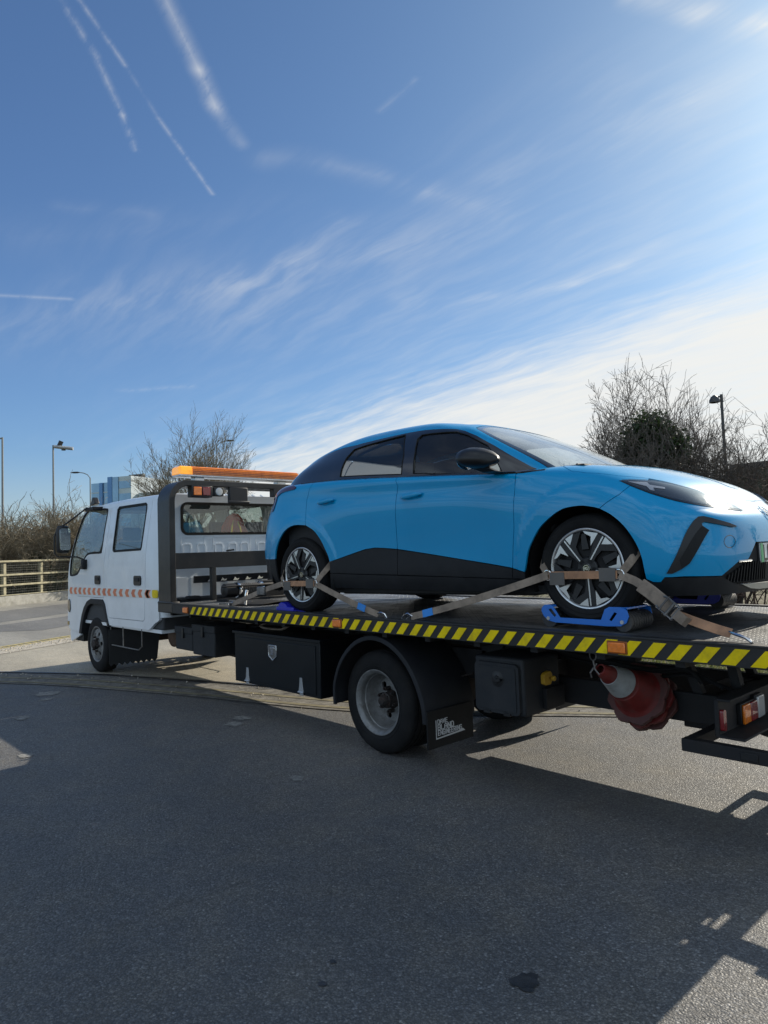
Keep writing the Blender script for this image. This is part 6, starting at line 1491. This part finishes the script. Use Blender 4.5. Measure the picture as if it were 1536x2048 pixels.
def build_setting():
    M = MATS; ground_mats(); rnd = random.Random(11)
    o = sheet('ground', [(-700, -300), (300, -300), (300, 700), (-700, 700)], -.03, M['lawn'])
    o = sheet('road', [(-22, -30), (40, -30), (40, 2.95), (12, 3.1), (2.2, 3.36), (.6, 3.3), (-1.6, 3.9), (-3.8, 5.6), (-5.6, 8.4), (-7.0, 12), (-12, 24), (-36, 24), (-29.5, 14), (-22.9, 2.2)], 0, M['asphalt'])
    edge = [(-12, -4.6), (-9, -2.6), (-6.16, -.88), (-4.68, -.02), (-2.57, .81), (-.6, 1.5), (1.0, 2.6), (1.6, 3.05), (2.4, 3.6), (3.2, 4.1)]
    ap = smooth_loop(edge[:8], 5, False)+[(1.3, 3.33), (.6, 3.3), (-1.6, 3.9), (-3.8, 5.6), (-5.6, 8.4), (-7.0, 12), (-13, 12), (-11.8, 6.0), (-10.4, 2.4), (-9.55, .5), (-9.0, -.9), (-9.3, -3.0), (-11.0, -5)]
    sheet('forecourt', ap, .004, M['apron'])
    fr = [(-9.3, -3.0), (-9.0, -.9), (-9.55, .5), (-10.4, 2.4), (-11.8, 6.0), (-14, 14), (-36, 24), (-28, 12), (-23.2, 3.1), (-20.5, -1.6), (-16, -9), (-11, -5)]
    sheet('side_road', fr, .0045, M['far_road'])
    sheet('tarmac_patch', [(-19.6, 1.2), (-22.0, 5.2), (-24.8, 9.5), (-20.9, 9.0), (-17.6, 4.6), (-15.9, 1.9), (-14.9, .4), (-17, -.8)], .0085, M['dark_patch'])
    sheet('tarmac_repair', [(-14.6, 1.1), (-16.2, 3.9), (-17.6, 7.2), (-16.4, 7.4), (-13.3, 3.0), (-12.1, 1.4), (-12.8, .5)], .0085, M['dark_patch'])
    yl = [(-8.5, -2.6), (-8.95, -.95), (-9.4, .1), (-10.1, 1.5), (-11.3, 4.6), (-13.0, 9.5)]
    sheet('gravel_edge', strip(yl, .75, .42), .0115, M['gravel_pale'])
    for k, off in enumerate((-.10, .10)): sheet('yellow_line', strip(yl, .07, off), .0155, M['yellow_line'])
    sheet('gutter', strip(edge, .62, .45), .0082, M['gutter_dirt'])
    sheet('joint', strip(edge, .05, .0), .0125, M['damp'])
    sheet('yellow_line', strip(edge, .07, .40), .0122, M['yellow_worn']); sheet('yellow_line', strip(edge, .07, .66), .0122, M['yellow_worn'])
    # small stones along the two gravelly edges
    mb = MB()
    for (line, o0, w, n) in ((yl, .42, .42, 900), (edge, .3, .4, 160)):
        L = np.array(smooth_loop(line, 6, False))
        for _ in range(n):
            i = rnd.randrange(len(L)-1); p = L[i]+(L[i+1]-L[i])*rnd.random(); t = L[i+1]-L[i]; nn = np.array([t[1], -t[0]])/np.linalg.norm(t); p = p+nn*(o0+rnd.gauss(0, w*.5)); s = rnd.uniform(.006, .022)
            mb.add([(p[0]+s*rnd.uniform(.6, 1)*math.cos(a+rnd.random()), p[1]+s*math.sin(a), .012) for a in (0, 1.6, 3.1, 4.7)]+[(p[0], p[1], .014+s)], [(0, 1, 4), (1, 2, 4), (2, 3, 4), (3, 0, 4)])
    g = mb.build('gravel', M['gravel_pale'], None, flat=True); tag(g, 'loose gravel and grit along the edges of the forecourt', 'gravel', kind='stuff')
    # marks on the road
    def blob(name, cx, cy, r, ax, mat, z=.0045, seed=1, n=26):
        q = random.Random(seed); pts = []
        for k in range(n):
            a = 2*math.pi*k/n; rr = r*(1+q.uniform(-.28, .22)); pts.append((cx+rr*ax*math.cos(a), cy+rr*math.sin(a)))
        return sheet(name, pts, z, mat)
    blob('oil_stain', 3.335, -1.455, .052, 1.0, M['damp'], seed=4)
    blob('oil_stain', 2.83, -1.97, .014, 1.2, M['damp'], seed=5); blob('oil_stain', 2.75, -1.86, .012, 1.2, M['damp'], seed=6)
    for k, (x, y, r) in enumerate(((-3.86, -.93, .13), (-3.5, -1.05, .07), (-2.70, -1.50, .07), (-1.22, -1.86, .06), (-.80, -.22, .08), (-.95, -.05, .08), (.9, -.72, .05), (-2.9, .05, .1))):
        blob('chalk_mark', x, y, r, 1.1, M['chalk'], seed=20+k)
    # kerb and verge behind the truck
    kl = [(40, 3.0), (12, 3.15), (6, 3.3), (2.2, 3.42), (.6, 3.36), (-1.6, 3.96), (-3.8, 5.66), (-5.6, 8.46), (-7.0, 12.1), (-12, 24)]
    K = smooth_loop(kl, 5, False)
    s1 = strip(kl, .14, .03)
    mb = MB(); L = np.array(K); rings = []
    for i in range(len(L)):
        t = L[min(i+1, len(L)-1)]-L[max(i-1, 0)]; n = np.array([t[1], -t[0]])/np.linalg.norm(t)
        a, b = L[i]-n*.0, L[i]+n*.14; rings.append([(a[0], a[1], -.02), (a[0], a[1], .14), (a[0]+n[0]*.02, a[1]+n[1]*.02, .155), (b[0], b[1], .155), (b[0], b[1], -.02)])
    mb.loft(rings); o = mb.build('kerb', M['kerb_stone'], None, ang=25); o['kind'] = 'structure'
    mb = MB(); mb.box((.95, 3.345, .03), (1.30, 3.40, .157)); 
    vg = [tuple(L[i]+np.array([0, .1])) for i in range(len(L))]+[(-12, 60), (60, 60), (60, 3.1)]
    sheet('verge', vg, .14, M['soil'])
    # grass on the verge
    mb = MB()
    for _ in range(16000):
        x = rnd.uniform(-3, 6) if rnd.random() < .8 else rnd.uniform(6, 12); y0 = 3.55 if x > .6 else 3.55+(.6-x)*.62; y = y0+abs(rnd.gauss(0, 1.6)); h = rnd.uniform(.04, .13); a = rnd.uniform(0, 6.28); w = .004+.004*rnd.random(); dx, dy = math.cos(a), math.sin(a)
        mb.add([(x-w*dy, y+w*dx, .14), (x+w*dy, y-w*dx, .14), (x+dx*h*.5, y+dy*h*.5, .14+h)], [(0, 1, 2)])
    g = mb.build('grass', M['grass_blade'], None, flat=True, recalc=False); tag(g, 'short rough grass growing on the verge behind the kerb', 'grass', kind='stuff')
    # ---- timber fence with wire mesh on a concrete plinth
    A = np.array([-23.30, 3.0]); dv = np.array([-.497, .868]); nv = np.array([.868, .497])
    def F(t, off=0.0): return A+dv*t+nv*off
    t0, t1 = -14, 34
    fe = thing('timber_fence', 'pale timber rail fence backed with wire mesh on a low concrete plinth', 'fence', loc=(A[0], A[1], 0))
    def fbox(mb, ta, tb, oa, ob, za, zb):
        q = [F(ta, oa), F(tb, oa), F(tb, ob), F(ta, ob)]; mb.add([(p[0], p[1], z) for z in (za, zb) for p in q], [(0, 3, 2, 1), (4, 5, 6, 7), (0, 1, 5, 4), (1, 2, 6, 5), (2, 3, 7, 6), (3, 0, 4, 7)]); return mb
    fbox(MB(), t0, t1, -.15, .15, -.05, .35).build('plinth', M['concrete'], fe, bevel=.02)
    for z in (1.60, 1.10, .72, .37): fbox(MB(), t0, t1, .02, .07, z, z+(.07 if z > .5 else .03)).build('rail', M['fence_wood'], fe, bevel=.006)
    t = t0+.4
    while t < t1: fbox(MB(), t-.06, t+.06, -.10, .02, .3, 1.55).build('post', M['fence_wood'], fe, bevel=.008); t += 1.75
    mb = MB(); t = t0
    while t < t1:
        p = F(t, .01); mb.bar((p[0], p[1], .36), (p[0], p[1], 1.62), .007, .007, (1, 0, 0)); t += .09
    for k in range(14): z = .40+k*.09; p, q = F(t0, .01), F(t1, .01); mb.bar((p[0], p[1], z), (q[0], q[1], z), .007, .007)
    mb.build('wire_mesh', M['wire'], fe, flat=True)
    # bank beyond the fence
    bk = [tuple(F(t0-6, -.4)), tuple(F(t1+10, -.4)), tuple(F(t1+20, -60)), tuple(F(t0-10, -60))]
    o = sheet('bank', bk, .30, M['soil'])
    # ---- trees and bushes
    def plant(name, label, cat, base, builders, group=None):
        t = thing(name, label, cat, loc=base, group=group)
        for nm, mat, fn, fl in builders:
            mb = MB(); fn(mb); mb.build(nm, mat, t, flat=fl, recalc=False, ang=80)
        return t
    def tree_fn(base, h, seed, r, stems=1, **kw):
        def fn(mb):
            q = random.Random(seed)
            for s in range(stems):
                a = q.uniform(0, 6.28); tilt = .10 if stems == 1 else q.uniform(.1, .45)
                grow(mb, (base[0]+.2*math.cos(a)*(stems > 1), base[1]+.2*math.sin(a)*(stems > 1), base[2]), (tilt*math.cos(a), tilt*math.sin(a), 1), r, h, rnd=q, **kw)
        return fn
    b = (-39.3, 19.3, 0)
    plant('bare_tree', 'tall bare winter tree behind the truck cab with a wide rounded crown', 'tree', b, [('trunk', M['bark_pale'], lambda mb: crown(mb, b, 3.0, .24, [(-39.3, 18.8, 9.0), (5.3, 5.3, 4.5)], 14, 8, 6, .009, 2.9, .95), False)])
    def bush(base, w, h, n, seed, L0, r=.03, minr=.006, depth=4, arch=.0, spr=.55):
        def fn(mb):
            q = random.Random(seed)
            for s in range(n):
                a = q.uniform(0, 6.28); rr = math.sqrt(q.random())*w; x, y = base[0]+rr*math.cos(a)*.8, base[1]+rr*math.sin(a)*.8
                tl = .15+.75*rr/w*q.random(); k = 1-.45*(rr/w)**2
                grow(mb, (x, y, base[2]), (tl*math.cos(a), tl*math.sin(a), 1), r*q.uniform(.6, 1.2), L0*k*q.uniform(.75, 1.1), depth, q, spr, .10, 4, .20, (2, 3), .66, .62, minr, 4)
        return fn
    bushL = [((-27.3, 3.2, .3), 1.7, 14, 1.5, 'bark_pale', 21), ((-27.0, 5.6, .3), 2.1, 24, 2.35, 'bark_pale', 22), ((-26.6, 8.0, .3), 1.8, 16, 1.8, 'twig_red', 23), ((-28.5, 10.8, .3), 2.2, 16, 1.5, 'bark_pale', 24), ((-30.5, 14.0, .3), 2.4, 15, 1.5, 'twig_red', 25), ((-28.2, .4, .3), 1.8, 13, 1.35, 'twig_red', 26)]
    labs = ['leafless brown bush behind the fence at the left edge of the photo', 'tallest tangled leafless bush behind the fence left of the truck cab', 'reddish leafless bush behind the fence just left of the cab mirror', 'pale leafless bush seen through the front side window of the cab', 'reddish leafless bush seen through the rear side window of the cab', 'leafless bush farthest left beyond the fence']
    for (b, w, n, L0, mt, sd_), lb in zip(bushL, labs):
        plant('leafless_bush', lb, 'bush', b, [('branches', M[mt], lambda mb, b=b, w=w, n=n, sd_=sd_, L0=L0: thicket(mb, b, w*.8, int(n*1.3), [(b[0], b[1], L0*1.1), (w*1.35, w*1.35, L0*1.75)], sd_, L0*.75, 4, .009, .03, .5), False)], 'bushes behind the timber fence')
    # evergreen scrub low behind the fence
    def hedge(t_a, t_b, off, h, n, seed):
        def fn(mb):
            q = random.Random(seed); cs = []
            for _ in range(26):
                p = F(q.uniform(t_a, t_b), off+q.uniform(-1, .4)); hh = h*q.uniform(.6, 1.0); cs.append(((p[0], p[1], .3+hh*.5), (.8, .8, hh*.6)))
            leaves(mb, cs, n, .055, q)
        return fn
    p = F(1, -1.6); plant('evergreen_hedge', 'dark green evergreen scrub just behind the timber fence', 'hedge', (p[0], p[1], .3), [('foliage', M['hedge_leaf'], hedge(-9, 4.2, -1.5, 1.7, 26000, 5), True), ('stems', M['bark'], lambda mb: [mb.tube([(F(t_, -1.5)[0], F(t_, -1.5)[1], .2), (F(t_+.2, -1.4)[0], F(t_+.2, -1.4)[1], 1.5)], .03, 5) for t_ in np.linspace(-8, 4, 14)], False)])
    def thick(t_a, t_b, off, h, n, seed, mat):
        def fn(mb):
            q = random.Random(seed)
            for _ in range(n):
                p = F(q.uniform(t_a, t_b), off+q.uniform(-1.5, .8)); a = q.uniform(0, 6.28); tl = q.uniform(.1, .8)
                grow(mb, (p[0], p[1], .3), (tl*math.cos(a), tl*math.sin(a), 1), .016, h*q.uniform(.3, .55), 3, q, .7, .0, 4, .25, (2, 3), .7, .7, .007, 3)
        return fn
    p = F(6, -2.4); plant('bramble_thicket', 'long tangled brown bramble thicket filling the space behind the timber fence', 'thicket', (p[0], p[1], .3), [('stems', M['bark_pale'], thick(-10, 26, -2.6, 3.4, 520, 8, None), False), ('dry_leaves', M['dead_leaf'], lambda mb: leaves(mb, [((F(q, -2.6)[0], F(q, -2.6)[1], 1.3), (1.3, 1.3, 1.0)) for q in np.linspace(-10, 26, 40)], 9000, .03, random.Random(3)), True)])
    # right: bush with an ivy heart, and a thinner tree beside it
    b = (-1.35, 9.1, .14)
    plant('ivy_bush', 'big leafless bush with a dark heart of ivy rising behind the blue bonnet', 'bush', b,
          [('branches', M['bark'], lambda mb: (thicket(mb, b, .7, 24, [(b[0]+.05, b[1], 2.8), (1.3, 1.3, 2.85)], 33, 1.75, 5, .0042, .03, .28, 3, .5, .09), thicket(mb, b, 1.2, 26, [(b[0]-.05, b[1], 2.1), (1.85, 1.6, 2.2)], 34, 1.35, 4, .0040, .024, .7)), False),
           ('ivy', M['ivy_leaf'], lambda mb: leaves(mb, [((b[0]+.05, b[1]-.1, 3.5), (.55, .6, .62)), ((b[0]+.35, b[1], 3.25), (.55, .6, .5)), ((b[0]-.2, b[1], 3.0), (.6, .6, .65)), ((b[0]+.15, b[1], 2.3), (.75, .8, .8)), ((b[0]+.1, b[1], 1.4), (1.1, 1.1, 1.1))], 15000, .040, random.Random(9)), True)])
    b = (-.25, 9.5, .14)
    plant('slender_tree', 'slender leafless young tree to the right of the ivy bush', 'tree', b, [('trunk', M['bark'], lambda mb: thicket(mb, b, .4, 12, [(b[0], b[1], 2.5), (1.0, 1.0, 2.25)], 42, 1.5, 5, .0036, .028, .25, 3, .5, .08), False)])
    b = (.35, 9.0, .14)
    plant('leafless_bush', 'low tangled bush with sparse green leaves at the right edge beside the dark board', 'bush', b, [('branches', M['twig_red'], lambda mb: thicket(mb, b, 1.4, 44, [(b[0]+.2, b[1], 1.8), (2.1, 1.5, 1.75)], 51, 1.1, 4, .0038, .018, .8), False), ('leaves', M['hedge_leaf'], lambda mb: leaves(mb, [((b[0], b[1], 1.5), (1.4, 1.0, .9)), ((b[0]-.8, b[1], 1.6), (.9, 1.0, .9))], 1800, .026, random.Random(19)), True)])
    # a tree line away to the right, mirrored in the cab's rear window
    for k, (x, y, s, lb) in enumerate(((10.5, 14.5, 61, 'bare tree on the verge beyond the right edge of the photo'), (15.0, 12.5, 62, 'second bare tree farther along the verge beyond the right edge'))):
        b = (x, y, .14); plant('bare_tree', lb, 'tree', b, [('trunk', M['bark'], tree_fn(b, 1.7, s, .10, depth=5, spread=.6, up=.12, kids=(2, 3), shrink=.74, rs=.66, minr=.012, wob=.10), False)])
    # far hedge line
    mb = MB(); q = random.Random(77); 
    for k in range(60):
        a = R(-86+k*.9); D = 95+q.uniform(-8, 8); c = (4.9+D*math.sin(a), -3.5+D*math.cos(a), 2.4+q.random()*1.2); cs = [(c, (3.0, 3.0, 2.6+q.random()))]; leaves(mb, cs, 260, .5, q)
    o = mb.build('distant_trees', M['dead_leaf'], None, flat=True, recalc=False); tag(o, 'low line of distant woodland along the horizon', 'woodland', kind='stuff')
    # ---- lamp posts
    def post(label, x, y, h, arm, dirn, mt, style):
        t = thing('lamp_post', label, 'lamp post', loc=(x, y, 0), group='street lamps')
        mb = MB(); mb.tube([(x, y, 0), (x, y, 1.5), (x, y, 1.52), (x, y, h)], [.09, .085, .06, .045], 10); mb.build('pole', M[mt], t)
        d = Vector((math.cos(dirn), math.sin(dirn), 0)); top = Vector((x, y, h))
        if style == 'curve':
            mb = MB(); mb.tube([top, top+d*arm*.25+Vector((0, 0, .28)), top+d*arm*.6+Vector((0, 0, .42)), top+d*arm+Vector((0, 0, .48))], .035, 6); mb.build('arm', M[mt], t)
            c = top+d*(arm+.3)+Vector((0, 0, .48)); mb = MB(); mb.loft([[c+d*a*.35+Vector((0, 0, b_)) for b_ in ()] for a in ()] if False else [[c+d*s*.38+d.cross(Vector((0, 0, 1)))*w_*math.cos(q_)+Vector((0, 0, .07*w_/.14*math.sin(q_))) for q_ in [k_*math.pi/5 for k_ in range(10)]] for s, w_ in ((-1, .05), (-.5, .14), (.3, .14), (1, .04))]); mb.build('lantern', M['pole_dark'], t)
        elif style == 'flat':
            mb = MB(); mb.tube([top-Vector((0, 0, .1)), top+d*arm-Vector((0, 0, .1))], .04, 6); mb.build('arm', M[mt], t)
            c = top+d*(arm+.25)-Vector((0, 0, .16)); sd_ = d.cross(Vector((0, 0, 1))); mb = MB(); mb.loft([[c+d*s*.55+sd_*w_*math.cos(q_)+Vector((0, 0, .10*math.sin(q_)-.08*s)) for q_ in [k_*math.pi/5 for k_ in range(10)]] for s, w_ in ((-1, .06), (-.5, .20), (.4, .20), (1, .06))]); mb.build('lantern', M['lamp_head'], t)
            mb = MB(); mb.bar(c+d*(-.25)+Vector((0, 0, .10)), c+d*(-.12)+Vector((0, 0, .38)), .22, .16, (1, 0, 0)); mb.tube([c+Vector((0, 0, -.06)), c+Vector((0, 0, -.16))], .12, 8); mb.build('sensor', M['pole_dark'], t)
        elif style == 'bell':
            c = top+d*.24-Vector((0, 0, .02)); mb = MB(); mb.lathe([(-.26, .14), (-.25, .17), (-.16, .165), (-.06, .11), (0, .04), (.0, 0)], tuple(c), 'z', 16); mb.build('lantern', M['pole_dark'], t)
            mb = MB(); mb.tube([top-Vector((0, 0, .08)), c-Vector((0, 0, .05))], .03, 6); mb.build('arm', M[mt], t)
        elif style == 'tee':
            mb = MB(); mb.tube([top-Vector((0, 0, .05)), top+d*arm-Vector((0, 0, .05))], .04, 6); mb.build('arm', M[mt], t)
            c = top+d*(arm+.3); sd_ = d.cross(Vector((0, 0, 1))); mb = MB(); mb.box((-.4, -.14, -.06), (.4, .14, .04)); mb.v = [tuple(c+d*p[0]+sd_*p[1]+Vector((0, 0, p[2]))) for p in mb.v]; mb.build('lantern', M['lamp_head'], t, bevel=.02)
    right = math.atan2(_r.y, _r.x)
    post('tall grey lamp post cut off by the left edge of the photo', -34.0, 5.8, 8.0, 1.0, right+math.pi, 'pole_grey', 'tee')
    post('grey lamp post with a pale flat lantern rising out of the bushes', -37.2, 9.2, 8.3, .35, right, 'pole_grey', 'flat')
    post('thin lamp post with a curved arm and dark lantern left of the glass building', -51.7, 16.35, 8.2, .9, right+math.pi, 'pole_grey', 'curve')
    post('slim lamp post seen through the crown of the bare tree', -49.4, 26.4, 11.2, .9, right, 'pole_grey', 'curve')
    post('dark lamp post with a bell shaped lantern at the right of the ivy bush', -4.49, 20.76, 6.45, .3, right+math.pi, 'pole_dark', 'bell')
    # ---- glass office building far behind
    t = thing('office_building', 'distant blue glass office block above the bushes beside the cab', 'building', loc=(-156, 60, 0))
    rv = Vector((_r.x, _r.y, 0)).normalized(); fv = Vector((-rv.y, rv.x, 0))
    c0 = Vector((-159.0, 58.0, 0))
    def bbox(nm, u0, u1, v0, v1, z0, z1, mat, par=None, rot=0.0):
        mb = MB(); mb.box((u0, v0, z0), (u1, v1, z1)); Rz = Matrix.Rotation(rot, 3, 'Z')
        mb.v = [tuple(c0+rv*q.x+fv*q.y+Vector((0, 0, q.z))) for q in [Rz@Vector(p) for p in mb.v]]; return mb.build(nm, M[mat], par or t)
    rt = R(-22)
    bbox('glass_wing', -4.6, 2.2, -.5, 18, 0, 19.9, 'glass_blue', rot=rt); bbox('glass_tower', 1.4, 8.0, -1.2, 16, 0, 20.9, 'facade_pale', rot=rt)
    bbox('blue_fin', 1.3, 2.6, -1.5, -1.15, 0, 21.0, 'glass_dark', rot=rt); bbox('blue_fin', -1.9, -.9, -.8, -.45, 0, 19.9, 'glass_dark', rot=rt); bbox('blue_fin', 2.5, 4.4, -1.4, -1.15, 0, 20.9, 'glass_blue', rot=rt)
    bbox('annexe', 8.2, 14.5, 1.0, 12, 0, 17.0, 'facade_pale', rot=rt); bbox('roof_plant', 4.2, 6.8, 2.5, 5, 20.9, 21.6, 'pole_dark', rot=rt); bbox('roof_mast', 3.4, 7.6, 3.2, 4.0, 21.5, 21.8, 'pole_grey', rot=rt)
    for k in range(6): bbox('floor_band', -4.62, 2.22, -.56, -.50, 3+k*2.9, 3.25+k*2.9, 'facade_pale', rot=rt)
    for k in range(6): bbox('window_band', 4.5, 7.9, -1.25, -1.19, 3.6+k*2.9, 5.3+k*2.9, 'glass_blue', rot=rt)
    bbox('window_band', 8.6, 14.0, .95, 1.0, 13, 16, 'glass_blue', rot=rt)
    # ---- dark framed board at the right edge
    t = thing('display_board', 'dark framed board with a green panel standing behind the bush at the right edge', 'board', loc=(-.9, 11.4, .14))
    a, b_ = Vector((-.72, 11.3, 0)), Vector((4.0, 10.7, 0))
    mb = MB(); mb.bar(a+Vector((0, 0, 1.8)), b_+Vector((0, 0, 1.8)), .04, 2.3); mb.build('panel', M['board_green'], t)
    mb = MB(); mb.bar(a+Vector((0, 0, 2.98)), b_+Vector((0, 0, 2.98)), .14, .12); mb.bar(a+Vector((0, 0, .8)), b_+Vector((0, 0, .8)), .10, .10)
    mb.build('frame', M['pole_dark'], t)
    for x in (.0, .22, .55, .85): p = a.lerp(b_, x)+Vector((0, -.0, 0)); mb = MB(); mb.box((p.x-.05, p.y-.07, .14), (p.x+.05, p.y+.05, 2.97)); mb.build('post', M['pole_dark'], t)

# ------------------------------------------------------------------ build
build_sky()
build_materials()
build_materials2()
build_setting()
build_truck()
build_car()
build_straps()
build_skates()
build_cones()
build_jacket()
